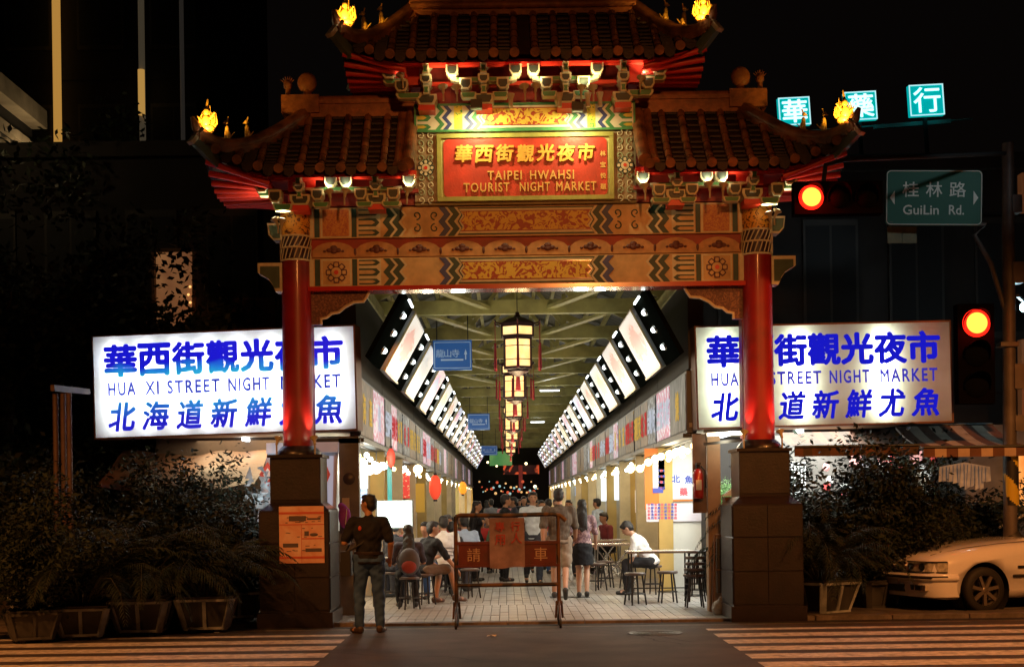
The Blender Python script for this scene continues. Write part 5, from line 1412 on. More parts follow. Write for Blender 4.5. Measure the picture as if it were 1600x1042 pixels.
c_khaki = cloth('khaki', (.24,.20,.15)); c_red = cloth('red', (.42,.03,.03)); c_brown = cloth('brown', (.13,.08,.05)); c_grey = cloth('grey', (.22,.22,.23))
c_floral = two_tone('cloth_floral', (.42,.28,.28), (.16,.09,.12), 22, 1, .5, soft=.12, rough=.9)
c_green = cloth('green', (.08,.14,.09)); c_pink = cloth('pink', (.55,.22,.25))

# man in black, standing on the road at the left of the entrance
p_ = dict(STAND); p_.update(el=((-.11,-.03,-.25),(.09,-.02,-.26)), wr=((.04,.20,.0),(-.02,.14,-.18)), lean=2, an=((-.13,-.03,.08),(.13,.03,.08)), kn=((-.12,.04,.49),(.11,.06,.49)), toe=((-.22,.10,.03),(.17,.17,.03)))
px = P(578,985,18.2)
t, U, V, HD = person('man in a black shirt and dark jeans seen from behind at the road edge', px.x, 18.2, radians(2), p_, c_black, c_jean, h=1.72, z0=0, head_yaw=58, bulk=1.12, vox=.011, shoes=(.06,.04,.03), sleeve=.40)
b = MB(); b.lathe(V((0,0,.985)), [(.178,-.02),(.182,0),(.178,.02)], 24); ob = b.build('belt', mat('belt', (.02,.012,.01), .4), t, local=True); ob.scale = (1,.76,1)
b = MB(); M_ = Matrix.Translation(U((-.27,.05,-.02))) @ Matrix.Rotation(.2,4,'Z')
b.box((-.07,-.16,-.17),(.06,.16,.13), M=M_)
ob = thing('shoulder_bag', 'black shoulder bag carried at the left hip of the man in black', 'bag', px + U((-.27,.05,-.02)) - Vector((0,0,px.z)))
bb = MB(); bb.box((-.07,-.15,-.20),(.05,.15,.10)); bb.box((-.085,-.13,-.15),(-.07,.13,-.02)); bb.build('pouch', mat('bag_black', (.012,.012,.014), .6, var=.3), ob, local=True)
bb = MB(); bb.tube([(-.03,.13,.1),(.10,.10,.35),(.25,.03,.50),(.34,-.04,.40),(.2,-.16,.2),(-.02,-.13,.08)], .014, 6); bb.build('strap', mat('bag_black', ()), ob, local=True)
b = MB(); b.ell(U((-.10,-.13,.36)), .022,.006,.03,8,6); b.build('sleeve_badge', mat('badge', (.5,.06,.03), .6), t, local=True)

# ---------------------------------------------------------------- stools and tables
stool_dark = mat('stool_black', (.02,.018,.018), .4); seat_m = mat('stool_seat', (.10,.07,.06), .35)
def stool_mesh():
    t = thing('stool', 'x', 'stool', (0,0,0)); WORLD[t.name] = Matrix.Identity(4)
    b = MB(); b.lathe((0,0,.44), [(.0,0),(.145,0),(.16,.01),(.16,.03),(.15,.04),(.0,.042)], 20); b.build('seat', seat_m, t, local=True)
    for q in range(4):
        a = pi/4+q*pi/2; b = MB(); b.cyl((cos(a)*.11,sin(a)*.11,.44),(cos(a)*.17,sin(a)*.17,0),.013,n=7); b.build('leg', stool_dark, t, local=True)
    b = MB(); b.tube([(cos(2*pi*q/16)*.15,sin(2*pi*q/16)*.15,.17) for q in range(17)], .008, 6, caps=False); b.build('ring', stool_dark, t, local=True)
    return t
ST0 = stool_mesh(); nst = [0]
def stool(x, y, label, rz=None, group='black stools at the eating tables'):
    rz = rnd.uniform(0,1) if rz is None else rz
    if nst[0] == 0: o = ST0; o['label'] = label; o['group'] = group; o.location = (x,y,.03); o.rotation_euler = (0,0,rz)
    else: o = copy_thing(ST0, (x,y,.03), rz, label, group)
    nst[0] += 1; return o
top_m = mat('table_top', (.62,.60,.56), .22, .35); chrome = mat('chrome', (.7,.7,.7), .15, 1)
def table(x, y, w_, d_, h, label, xlegs=False):
    t = thing('eating_table', label, 'table', (x,y,.03), group='eating tables in the aisle')
    b = MB(); b.box((-w_/2,-d_/2,h-.03),(w_/2,d_/2,h)); tp = b.build('tabletop', top_m, t, local=True)
    b = MB(); 
    for a, c_ in (((-w_/2-.006,-d_/2-.006,h-.034),(w_/2+.006,-d_/2,h-.004)),((-w_/2-.006,d_/2,h-.034),(w_/2+.006,d_/2+.006,h-.004))): b.box(a, c_)
    b.build('edge_strip', steel, tp, local=True)
    lm = chrome if xlegs else stool_dark
    for s in (-1,1):
        if xlegs:
            b = MB(); b.cyl((s*w_*.36,-d_*.42,h-.03),(s*w_*.36,d_*.42,0),.015,n=8); b.build('leg', lm, t, local=True)
            b = MB(); b.cyl((s*w_*.36-.03,d_*.42,h-.03),(s*w_*.36-.03,-d_*.42,0),.015,n=8); b.build('leg', lm, t, local=True)
            b = MB(); b.cyl((-w_*.30*s,-d_*.1,h-.03),(w_*.30*s,-d_*.12,.0),.014,n=8); b.build('leg', lm, t, local=True)
        else:
            for u in (-1,1): b = MB(); b.cyl((s*w_*.44,u*d_*.42,h-.03),(s*w_*.44,u*d_*.42,0),.014,n=8); b.build('leg', lm, t, local=True)
    b = MB(); b.cyl((-w_*.44,0,.2),(w_*.44,0,.2),.01,n=6); b.build('stretcher', lm, t, local=True)
    return t
table(2.33, 22.75, 1.0, .62, .78, 'nearest pale topped table with thin black legs beside the ochre pillar')
table(2.02, 27.4, .98, .62, .76, 'table with crossed chrome legs behind the nearest right table', True)
table(1.98, 30.2, .9, .6, .76, 'third table back in the right row, crossed chrome legs', True)
table(1.92, 33.4, .9, .6, .76, 'fourth table back in the right row near the bottles', True)
table(-1.80, 22.6, .55, .6, .74, 'small table left of the seated woman with the dark patterned top')
table(-1.45, 25.9, .8, .6, .74, 'table among the diners in white and blue shirts')
table(-1.35, 30.5, .9, .6, .74, 'table farther back before the left counters')
table(-1.25, 35.5, .9, .6, .74, 'far left table beyond the diners')
stool(1.90, 22.0, 'round stool in front of the nearest right table, left one')
stool(2.42, 22.35, 'round stool tucked half under the nearest right table')
for i, (x, y) in enumerate(((1.55,25.6),(1.75,26.4),(2.15,26.2),(2.4,24.4))): stool(x, y, ('stool just right of the walking woman','stool left of the chrome crossed legs','stool right of the chrome crossed legs','stool under the man in the white shirt')[i])
for i, (x, y) in enumerate(((-1.46,21.75),(-1.28,22.7),(-1.06,24.6),(-.86,26.4),(-1.85,23.4),(-.62,24.1),(1.9,31.6),(-.9,29.6),(-1.1,33.2))):
    stool(x, y, ('stool under the woman with the long dark hair nearest left','stool under the bare legged diner in black','stool under the diner in the striped white shirt','stool under the diner in the light blue shirt','stool under the grey haired diner','empty stool beside the striped shirt diner','stool by the third right table','stool by the farther left table','stool at the far left table')[i])
# nested stools beside the pillar
for j in range(5):
    stool(2.70+.012*j, 21.35, ('lowest','second','third','fourth','topmost')[j] + ' stool of the nested black stack beside the pillar', rz=.15*j, group='nested stools beside the pillar').location.z = .03+.085*j
# bottles on the third table
t = thing('bottle', 'blue and clear bottles standing on a back right table', 'bottle', (1.75,30.2,.79))
for i, (x, c_) in enumerate(((1.64,'b'),(1.76,'w'),(1.86,'w'))):
    b = MB(); b.lathe((x,30.1,.79), [(.04,0),(.04,.16),(.018,.21),(.018,.27)], 10); b.build('bottle_body', mat('bottle_blue', (.03,.12,.6), .2) if c_ == 'b' else mat('bottle_clear', (.6,.65,.68), .1), t)

# ---------------------------------------------------------------- diners and walkers
def pp(px, D): return (px-CX)*D/F
person('seated woman with long dark hair nearest the left column, back turned', -1.46, 21.75, radians(8), SIT, cloth('navy_pattern', (.05,.045,.07), var=.5, vs=16), c_black, h=1.62, long_hair=True, female=True, vox=.012)
t = thing('backpack', 'grey and dull red backpack hung on the back of the seated woman', 'bag', (-1.44,21.50,.62))
b = MB(); b.ell((0,0,.12), .16,.075,.20,16,12); b.ell((0,-.05,.05), .11,.045,.10,14,9, mi=1); b.tube([(-.14,.02,-.02),(-.18,.0,.15),(-.12,.04,.30)],.01,6); b.build('sack', [mat('pack_grey', (.10,.10,.12), .7, var=.3), mat('pack_red', (.28,.04,.03), .7)], t, local=True)
q_ = dict(SIT); q_.update(lean=18, kn=((-.10,.38,.52),(.14,.42,.55)), an=((-.10,.30,.09),(.16,.52,.12)), toe=((-.10,.44,.04),(.17,.68,.05)), el=((-.06,.14,-.24),(.08,.22,-.20)), wr=((.02,.22,-.04),(.02,.20,-.12)))
person('seated diner in black top and shorts turned right with bare legs', -1.30, 22.7, radians(-52), q_, c_black, c_brown, h=1.68, shorts=True, skin=0, head_yaw=-20, vox=.012, face=True, shoes=(.10,.05,.03))
person('grey haired diner facing right before the glowing menu board', -1.85, 23.4, radians(-40), SIT, c_dark, c_dark, h=1.70, hair=HAIRG, vox=.016, face=True)
person('seated diner in white shirt with thin dark stripes, back turned', -1.06, 24.6, radians(5), SIT, c_white, c_black, h=1.74, vox=.014, stripes=(.10,.16,.22), bulk=1.08)
person('seated diner in light blue shirt leaning to the right', -.86+.12, 26.4, radians(18), SIT, c_lblue, c_dark, h=1.72, vox=.016, bulk=1.1)
person('diner in red facing the camera between the white and blue shirts', -1.08, 27.1, radians(175), SIT, c_red, c_dark, h=1.74, vox=.018, face=True, hair=HAIRG)
person('woman in black with long hair standing at the left counters', pp(742,29.2), 29.2, radians(-100), STAND, c_black, c_black, h=1.60, long_hair=True, female=True, vox=.018, face=True, long_sleeve=True)
person('man in black turned right behind the red banner', pp(787,29), 29, radians(-75), STAND, c_black, c_black, h=1.72, vox=.018, face=True, long_sleeve=True, group=None)
person('walker in pale shirt and dark vest coming towards the camera', pp(832,27.5), 27.5, radians(185), WALK, cloth('pale_blue', (.55,.62,.66)), c_dark, h=1.76, vox=.016, face=True)
b_, U_, V_, H_ = person('big man in tan shirt and khaki shorts walking away past the barrier', pp(873,23.3), 23.3, radians(-3), WALK, c_tan, c_khaki, h=1.78, shorts=True, vox=.012, bulk=1.18, shoes=(.02,.02,.02), skin=0)
b_, U_, V_, H_ = person('woman with long black hair, floral top and black skirt walking away', pp(909,23.6), 23.6, radians(-4), dict(WALK, an=((-.07,.16,.09),(.07,-.16,.12)), kn=((-.07,.14,.50),(.07,.02,.50)), toe=((-.08,.33,.04),(.07,-.02,.04))), c_floral, c_black, h=1.60, long_hair=True, skirt=True, female=True, vox=.012, skin=1)
q_ = dict(SIT); q_.update(lean=34, el=((-.05,.16,-.22),(.08,.12,-.24)), wr=((.10,.16,-.10),(-.05,.20,-.04)))
person('man in a white shirt bent over his phone at the right tables', 2.36, 24.25, radians(75), q_, c_white, c_black, h=1.72, head_pitch=25, vox=.013, face=True, skin=1)
person('dark haired diner in dull red behind the back right tables', pp(951,31.5), 31.5, radians(120), SIT, cloth('maroon', (.20,.03,.035)), c_black, h=1.70, vox=.02, face=True)
person('standing figure in light blue by the cream post on the right', pp(935,33.5), 33.5, radians(60), STAND, c_lblue, c_dark, h=1.62, vox=.022)
person('shopper in pale top beside the walking woman', pp(889,30.5), 30.5, radians(170), STAND, c_white, c_dark, h=1.60, vox=.02, face=True)
crowd = [(700,25.6,-30,'SIT',c_dark,'diner in dark clothes turned left between the striped and blue shirts'),(668,24.2,160,'SIT',c_grey,'diner in grey facing the camera behind the bare legged one'),(712,29.3,20,'SIT',c_black,'back turned diner in black beyond the blue shirt'),(640,24.8,120,'SIT',c_pink,'diner in pink half hidden behind the long haired woman'),(722,30.4,170,'SIT',c_brown,'diner in brown facing the camera near the orange lantern'),(752,33,185,'SIT',c_red,'seated diner in red beyond the left tables'),(765,35.5,150,'SIT',c_brown,'seated diner in brown beyond the one in red'),(777,38,190,'SIT',c_pink,'far seated diner in pink at the aisle middle'),
 (805,36,90,'STAND',c_dark,'dark figure standing beyond the barrier right of the man in black'),(818,41,190,'WALK',c_black,'far walker in black under the lanterns'),(845,31.5,200,'WALK',c_white,'walker in white close behind the one in the vest'),
 (858,33,10,'WALK',c_red,'walker in red half hidden by the big man'),(768,44,20,'STAND',c_grey,'distant figure in grey by the left stalls'),(798,47,175,'STAND',c_tan,'distant figure in tan in the middle of the aisle'),
 (826,52,10,'WALK',c_dark,'distant dark walker near the orange signs'),(848,45,100,'STAND',c_green,'distant figure in green by the right stalls'),(760,55,0,'STAND',c_black,'tiny far figure in black on the left'),(812,58,180,'WALK',c_grey,'tiny far walker in grey in the middle'),(838,62,0,'STAND',c_brown,'tiny far figure in brown on the right'),
 (733,31.5,60,'SIT',c_dark,'diner in dark clothes beside the far left table'),(780,32.5,165,'SIT',c_green,'diner in green beside the standing man in black'),(868,37,185,'WALK',c_lblue,'walker in light blue beyond the big man'),(790,40,185,'WALK',c_pink,'walker in pink beyond the standing man in black')]
for i, (px, D, yw, po, sh_, lb) in enumerate(crowd):
    person(lb, pp(px,D), D, radians(yw), dict(SIT=SIT,STAND=STAND,WALK=WALK)[po], sh_, (c_dark,c_jean,c_black)[i%3], h=1.60+.03*(i%5), vox=.026, face=False, long_hair=(i%3==1), group='far people in the arcade aisle')
# seats for seated crowd
for px, D, lb in ((752,33,'red clad diner beyond the left tables'),(765,35.5,'brown clad diner far down the aisle'),(777,38,'far pink clad diner'),(733,31.5,'dark clad diner at the far left table'),(780,32.5,'green clad diner')):
    stool(pp(px,D), D, 'small dark stool under the ' + lb)
stool(pp(951,31.5), 31.5, 'stool under the diner in dull red')
stool(-1.08, 27.1, 'stool under the diner in red facing the camera')

t = thing('jacket', 'purple and white jacket hanging on the kiosk wall left of the man in black', 'jacket', P(537,806,20.5))
b = MB(); b.ell((0,0,.0), .075,.05,.17,14,10); b.ell((.07,-.01,-.02), .03,.035,.13,10,8); b.ell((-.03,-.01,.14), .05,.04,.05,10,8)
put(remeshed(b,.01,2,'cloth'), 'cloth', mat('purple_cloth', (.35,.06,.50), .7, var=.25, vs=10, es=0), t, local=True)
b = MB(); b.beam((.03,-.052,-.12),(.05,-.05,.1),.03,.012); b.build('white_panel', c_white, t, local=True)

# ---------------------------------------------------------------- rolling barrier
DB = 18.9
rust = two_tone('barrier_stripe', (.012,.008,.007), (.11,.05,.015), 3.3, .4, .52, soft=.05, rough=.5, stretch=(1.6,1,.8))
bred = mat('barrier_red', (.10,.012,.014), .5, var=.35, vs=6, dirt=.5)
BX = (P(713,900,DB).x + P(873,900,DB).x)/2
bar = thing('road_barrier', 'rusty red rolling barrier with two lettered boards standing across the entrance', 'barrier', (BX, DB, 0))
def bp_(px, py): 
    p = P(px,py,DB); return Vector((p.x-BX, 0, p.z))
hw = 80*DB/F
b = MB(); b.cyl((-hw,0,.26),(-hw,0,1.42),.026,n=12); b.build('post', rust, bar, local=True)
b = MB(); b.cyl((hw,0,.26),(hw,0,1.42),.026,n=12); b.build('post', rust, bar, local=True)
b = MB(); b.tube([(-hw,0,1.36),(-hw+.02,0,1.42),(-hw*.9,0,1.43),(0,0,1.42),(hw*.9,0,1.43),(hw+.03,0,1.41),(hw+.10,0,1.34)], .03, 10); b.build('top_rail', rust, bar, local=True)
b = MB(); b.cyl((-hw,0,.53),(hw,0,.53),.026,n=10); b.build('lower_rail', rust, bar, local=True)
b = MB(); b.box((-hw-.01,-.03,1.05),(hw+.01,.03,1.09)); b.box((-hw-.01,-.03,.76),(hw+.01,.03,.79)); b.build('board_rail', bred, bar, local=True)
for s, ch in ((-1,"請"),(1,"車")):
    x0, x1 = sorted((s*.20, s*(hw-.03)))
    b = MB(); b.box((x0,-.018,.79),(x1,.01,1.05)); o = b.build('letter_board', bred, bar, local=True)
    text(ch, 'character', mat('letter_cream', (.38,.26,.20), .6), o, (s*(.43), -.021, .92), .17, w=.17)
b = MB(); n = 12
vs = []
for i in range(n+1):
    for j in range(n+1):
        u, v = i/n, j/n; vs.append((-.225+.45*u, -.045-.012*sin(u*9+v*2)-.008*sin(v*7), .75+.64*v - .012*sin(u*6)*(1-v)))
b.add(vs, [(i*(n+1)+j,(i+1)*(n+1)+j,(i+1)*(n+1)+j+1,i*(n+1)+j+1) for i in range(n) for j in range(n)], 0, True)
b.add([(v[0],v[1]+.004,v[2]) for v in vs], [(i*(n+1)+j,i*(n+1)+j+1,(i+1)*(n+1)+j+1,(i+1)*(n+1)+j) for i in range(n) for j in range(n)], 0, True)
cl = b.build('banner', mat('banner_pale', (.24,.16,.20), .7, var=.3, vs=7, dirt=.5), bar, local=True)
fi = mat('faded_red', (.30,.03,.03), .7)
for ch, x, z, h_ in (("行",.11,1.28,.12),("人",.12,1.13,.14),("專",-.09,1.28,.12),("用",-.09,1.11,.13)): text(ch, 'character', fi, cl, (x,-.066,z), h_, w=h_, bold=.012)
for s in (-1,1):
    b = MB(); b.cyl((s*hw-.045,0,.10),(s*hw-.03,0,.32),.014,n=8); b.cyl((s*hw+.045,0,.10),(s*hw+.03,0,.32),.014,n=8); b.box((s*hw-.045,-.03,.28),(s*hw+.045,.03,.31)); fk = b.build('fork', rust, bar, local=True)
    b = MB(); b.lathe((s*hw-.02,0,.125), [(.05,0),(.11,.0),(.125,.012),(.125,.03),(.11,.042),(.05,.042)], 20, axis=(1,0,0)); b.build('wheel', mat('tyre', (.015,.014,.014), .7), bar, local=True)
    for u in (-1,1):
        b = MB(); b.cyl((s*hw,0,.32),(s*hw,u*.38,.08),.014,n=8); b.build('brace', rust, bar, local=True)
        b = MB(); b.lathe((s*hw-.015,u*.40,.06), [(.02,0),(.055,0),(.06,.01),(.06,.02),(.055,.03),(.02,.03)], 14, axis=(1,0,0)); b.build('caster', mat('tyre', ()), bar, local=True)
# ================================================================= POTTED PLANTS
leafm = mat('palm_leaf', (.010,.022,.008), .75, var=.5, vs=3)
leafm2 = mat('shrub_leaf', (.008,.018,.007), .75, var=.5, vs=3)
stemm = mat('palm_stem', (.06,.06,.025), .6)
def palm_mesh(seed, n=60, H_=1.85, spread=.95):
    r = random.Random(seed); b = MB(); st = MB()
    for q in range(n):
        a = r.uniform(0,2*pi); L = r.uniform(.7,1.15)*H_; el = r.uniform(.75,1.45)
        d = Vector((cos(a),sin(a),0)); side = Vector((-sin(a),cos(a),0)); x = r.uniform(.02,.14)
        pts = []; p = d*x; ang = el; m = 20
        for i in range(m+1):
            pts.append(p.copy()); p = p + (d*cos(ang)*spread + Vector((0,0,sin(ang))))*(L/m); ang -= (1.9*L/H_)/m*(.5+1.3*i/m)
        st.tube(pts[::4]+[pts[-1]], [.010,.009,.007,.005,.003,.002][:len(pts[::4])+1], 4)
        for i in range(5, m+1):
            for s in (-1,1):
                for q2 in (0,.5):
                    c_ = pts[i] if q2 == 0 or i == m else pts[i].lerp(pts[i+1], .5)
                    t = (pts[i]-pts[i-1]).normalized(); ln = .30*sin(pi*min(.95,(i/m*.85+.12)))*r.uniform(.8,1.15)
                    dr = (side*s*.75 + t*.6 + Vector((0,0,-.25+r.uniform(-.15,.15)))).normalized(); wv = t*.011
                    mid = c_ + dr*ln*.5; tip = c_ + dr*ln + Vector((0,0,-.06*ln/.3))
                    b.add([c_, mid-wv, tip, mid+wv], [(0,1,2,3)])
    return b.mesh('fronds'), st.mesh('stems')
def shrub_mesh(seed, R=.55, H_=1.35, n=9000):
    r = random.Random(seed); b = MB(); st = MB()
    br = []
    for q in range(22):
        a = r.uniform(0,2*pi); e = r.uniform(.5,1.5); L = r.uniform(.5,1)*H_
        pts = [Vector((0,0,0))]; d = Vector((cos(a)*cos(e),sin(a)*cos(e),sin(e)))
        for i in range(5): pts.append(pts[-1] + (d + Vector((r.uniform(-.3,.3),r.uniform(-.3,.3),r.uniform(-.1,.25))))*L/5)
        st.tube(pts, [.012,.01,.008,.006,.004,.002], 4); br.append(pts)
    for q in range(n):
        pts = r.choice(br); i = r.choice((1,2,3,3,4,4)); c_ = pts[i].lerp(pts[i+1], r.random()) + Vector((r.gauss(0,.10),r.gauss(0,.10),r.gauss(0,.09)))
        d = Vector((r.gauss(0,1),r.gauss(0,1),r.gauss(0,.6)-.2)).normalized(); s_ = d.cross(Vector((r.gauss(0,1),r.gauss(0,1),1))).normalized(); l = r.uniform(.04,.09)
        b.add([c_, c_+d*l*.5+s_*l*.22, c_+d*l, c_+d*l*.5-s_*l*.22], [(0,1,2,3)])
    return b.mesh('leaves'), st.mesh('stems')
PM = [palm_mesh(s) for s in (3,8,14)]; SM = [shrub_mesh(s) for s in (4,9)]
pot_m = mat('pot_plastic', (.06,.06,.06), .55, var=.3, vs=6, dirt=.5); pot_rib = mat('pot_rib', (.42,.46,.48), .55, var=.2, vs=6, dirt=.6); soil = mat('soil', (.03,.02,.015), .95)
def pot(x, y, sz, label, kind, seed, sc_=1.0, rz=0, ribm=None, z0=0.0):
    t = thing('potted_plant', label, 'potted plant', (x,y,z0), rz=rz, group='potted plants at the kerb')
    h = .46*sz; a0 = .24*sz; a1 = .36*sz
    b = MB(); n = 4
    def sq(r_, z): return [(-r_,-r_,z),(r_,-r_,z),(r_,r_,z),(-r_,r_,z)]
    prof = [(a0,0.03),(a1,h),(a1-.035,h),(a1-.05,h-.06)]
    vs = []
    for r_, z in prof: vs += sq(r_, z)
    b.add(vs, [(i*4+j, i*4+(j+1)%4, (i+1)*4+(j+1)%4, (i+1)*4+j) for i in range(3) for j in range(4)] + [(3,2,1,0)])
    po = b.build('pot', pot_m, t, local=True)
    b = MB()
    for j in range(4):
        M_ = Matrix.Rotation(j*pi/2,4,'Z')
        def Q(u, z, o): rr = a0+(a1-a0)*(z-.03)/(h-.03); return M_ @ Vector((u*rr, -rr-o, z))
        for (u0,z0_,u1,z1_) in ((-.93,.04,-.93,h-.03),(.93,.04,.93,h-.03),(0,.06,0,h-.05),(-.95,.06,.95,.06),(-.95,h-.045,.95,h-.045)):
            b.beam(Q(u0,z0_,.008), Q(u1,z1_,.008), .045*sz, .03)
        for u in (-.6,.6): p_ = Q(u,.03,-.03); b.box((p_.x-.03,p_.y-.03,0),(p_.x+.03,p_.y+.03,.035))
    b.build('pot_frame', ribm or pot_rib, po, local=True)
    b = MB(); b.box((-a1+.05,-a1+.05,h-.1),(a1-.05,a1-.05,h-.05)); b.build('soil', soil, po, local=True)
    fo, st = (PM[seed % 3] if kind == 'palm' else SM[seed % 2])
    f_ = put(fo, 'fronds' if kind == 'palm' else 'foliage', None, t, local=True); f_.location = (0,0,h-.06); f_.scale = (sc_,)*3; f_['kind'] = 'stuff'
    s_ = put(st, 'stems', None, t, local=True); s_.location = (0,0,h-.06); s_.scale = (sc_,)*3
    return t
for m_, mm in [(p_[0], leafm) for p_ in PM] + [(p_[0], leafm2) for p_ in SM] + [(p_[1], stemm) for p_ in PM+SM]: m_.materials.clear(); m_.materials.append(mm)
def pg(px, D): return (px-CX)*D/F
pot(pg(322,18.8), 18.75, 1.0, 'bushy palm in a pale framed square pot nearest the left pedestal', 'palm', 0, .84, .1)
pot(pg(222,18.5), 18.45, 1.0, 'dense palm in a framed square pot, second from the left pedestal', 'palm', 1, .92, .05)
pot(pg(128,18.0), 17.95, .9, 'palm in a framed pot, third from the left pedestal', 'palm', 2, .90, .2)
pot(pg(52,17.7), 17.6, .85, 'low leafy shrub in a brown tub at the left picture edge', 'shrub', 0, 1.15, .4, ribm=pot_m)
pot(pg(365,19.9), 19.9, .9, 'leafy shrub in a pot behind the front left palms', 'shrub', 1, 1.0, .4, z0=.05)
pot(pg(270,20.0), 20.0, .9, 'tall palm in the second row behind the left pots', 'palm', 2, 1.02, 1.4, z0=.05)
pot(pg(160,20.0), 20.0, .9, 'palm in the second row at the far left', 'palm', 0, 1.0, 2.4, z0=.05)
pot(pg(60,20.2), 20.2, .9, 'shrub in the second row by the left metal posts', 'shrub', 0, 1.4, 2.4, z0=.05)
pot(pg(1280,20.0), 19.95, 1.06, 'large palm in an orange lit framed pot right of the right pedestal', 'palm', 1, .80, 2.2)
pot(pg(1358,20.7), 20.7, .95, 'leafy shrub in a dark pot left of the white car', 'shrub', 0, 1.15, .5, ribm=pot_m)
pot(pg(1262,20.9), 20.9, .9, 'palm close behind the right pedestal', 'palm', 2, 1.10, 1.5, ribm=pot_m, z0=.05)
pot(pg(1475,22.5), 22.5, 1.0, 'palm standing behind the white car bonnet', 'palm', 1, 1.12, 2.2, ribm=pot_m, z0=.05)
pot(pg(1340,21.1), 21.1, .9, 'leafy shrub under the striped awning', 'shrub', 1, 1.5, .9, ribm=pot_m, z0=.05)
pot(pg(1545,22.6), 22.6, .9, 'palm behind the car windscreen', 'palm', 2, 1.0, .9, ribm=pot_m, z0=.05)
pot(pg(1428,22.2), 22.2, .8, 'shrub between the two right palms', 'shrub', 0, 1.5, .9, ribm=pot_m, z0=.05)

pot(pg(310,20.3), 20.4, .9, 'full leafy shrub against the booth behind the left palms', 'shrub', 0, 1.30, .9, z0=.05)
pot(pg(215,20.4), 20.5, .9, 'full leafy shrub under the tarpaulin', 'shrub', 1, 1.35, 2.0, z0=.05)
pot(pg(115,20.6), 20.6, .9, 'full leafy shrub behind the steel posts', 'shrub', 1, 1.4, 3.0, z0=.05)
pot(pg(1240,21.3), 21.3, .9, 'full leafy shrub close to the right pedestal', 'shrub', 0, 1.35, 2.0, ribm=pot_m, z0=.05)
pot(pg(1395,21.6), 21.5, .9, 'full leafy shrub behind the dark pot on the right', 'shrub', 1, 1.35, 1.0, ribm=pot_m, z0=.05)

# ================================================================= AWNINGS, KIOSK AND SHOP FRONTS
def awning(px0, px1, zt, ze_, D, depth, label, m1, m2, n, scal=True):
    x0, x1 = pg(px0,D), pg(px1,D); t = thing('awning', label, 'awning', ((x0+x1)/2, D, zt))
    for q in range(n):
        a, c_ = x0+(x1-x0)*q/n, x0+(x1-x0)*(q+1)/n; b = MB()
        k = 6; vs = []
        for i in range(k+1):
            u = i/k; yy = D - depth*u; zz = zt - (zt-ze_)*u - .06*sin(pi*u)
            vs += [(a,yy,zz),(c_,yy,zz)]
        vs += [(a,D-depth,ze_-.14),(c_,D-depth,ze_-.14)]; vs.insert(0, vs[0]); vs.pop(0)
        b.add(vs, [(2*i,2*i+1,2*i+3,2*i+2) for i in range(k+1)], 0, False)
        b.build('stripe', (m1, m2)[q % 2], t)
    b = MB(); b.cyl((x0,D-depth,ze_),(x1,D-depth,ze_),.02,n=8); b.cyl((x0,D,zt),(x1,D,zt),.03,n=8)
    for q in (x0+.05,x1-.05): b.cyl((q,D,zt-.5),(q,D-depth,ze_),.015,n=6)
    b.build('frame', steel_d, t); return t
aw1 = mat('awning_brown', (.14,.06,.035), .8, var=.3, vs=3, dirt=.4); aw2 = mat('awning_cream_lit', (.48,.36,.27), .8, var=.2, vs=3, dirt=.4)  # cream stripes, their colour brightened for light from the sign above
awning(1216, 1400, 2.62, 2.32, 22.3, 1.3, 'dim brown striped awning under the right lit sign', aw1, mat('awning_tan', (.075,.045,.03), .8, var=.3), 14)
awning(1400, 1552, 2.66, 2.28, 22.3, 1.5, 'striped awning with pale stripes at the right end under the sign', aw1, aw2, 9)
tarp = mat('tarp_brown', (.085,.036,.015), .6, var=.6, vs=2.0, bump=.8, bs=3)
t = thing('tarpaulin', 'sagging brown tarpaulin canopy below the left lit sign', 'tarpaulin', (pg(300,21.4),21.4,2.1))
b = MB(); n = 24; vs = []
rr = random.Random(4)
ph = [rr.uniform(0,6) for _ in range(6)]
for i in range(n+1):
    for j in range(9):
        u, v = i/n, j/8
        x = pg(178+u*236,21.6); y = 22.2 - 1.5*v; z = 2.40 - .50*v + .03*sin(u*7+ph[0]+v*3) + .015*sin(u*21+ph[1]) - .05*sin(pi*u)*v + .02*sin(v*9+u*12)
        vs.append((x,y,z))
b.add(vs, [(i*9+j,(i+1)*9+j,(i+1)*9+j+1,i*9+j+1) for i in range(n) for j in range(8)], 0, True); b.build('sheet', tarp, t)
b = MB(); b.cyl((pg(178,21.6),20.7,1.75),(pg(178,21.6),20.7,.05),.025,n=8); b.cyl((pg(414,21.6),20.7,1.85),(pg(414,21.6),20.7,.05),.025,n=8); b.build('pole', steel_d, t)
# white kiosk behind left column
t = thing('booth', 'white lit booth with a red diamond sign half hidden by the left column', 'booth', (pg(468,20.6),20.6,0))
wb = mat('booth_white', (.66,.68,.72), .45, var=.15, dirt=.3, vs=3)
def ppoly(b, pts, D, th, mi=0):
    pl_ = [P(x,y_,D) for x,y_ in pts]; b.prism([(p.x,p.z) for p in pl_], D, D+th, mi)
b = MB(); ppoly(b, [(419,700),(452,694),(524,694),(527,708),(524,830),(400,830),(408,760)][::-1], 20.75, .5); b.build('shell', wb, t)
b = MB(); ppoly(b, [(416,692),(528,690),(528,706),(416,708)][::-1], 20.6, .8); b.build('roof', mat('booth_roof', (.72,.76,.84), .35, es=.12), t)
b = MB(); ppoly(b, [(509,712),(521,712),(519,800),(510,800)][::-1], 20.73, .03); b.build('glass', mat('booth_glass', (.6,.7,.9), .1, es=.35), t)
b = MB(); ppoly(b, [(405,741),(418,722),(431,741),(418,760)][::-1], 20.72, .02, 0); ppoly(b, [(411,741),(418,731),(425,741),(418,751)][::-1], 20.71, .01, 1)
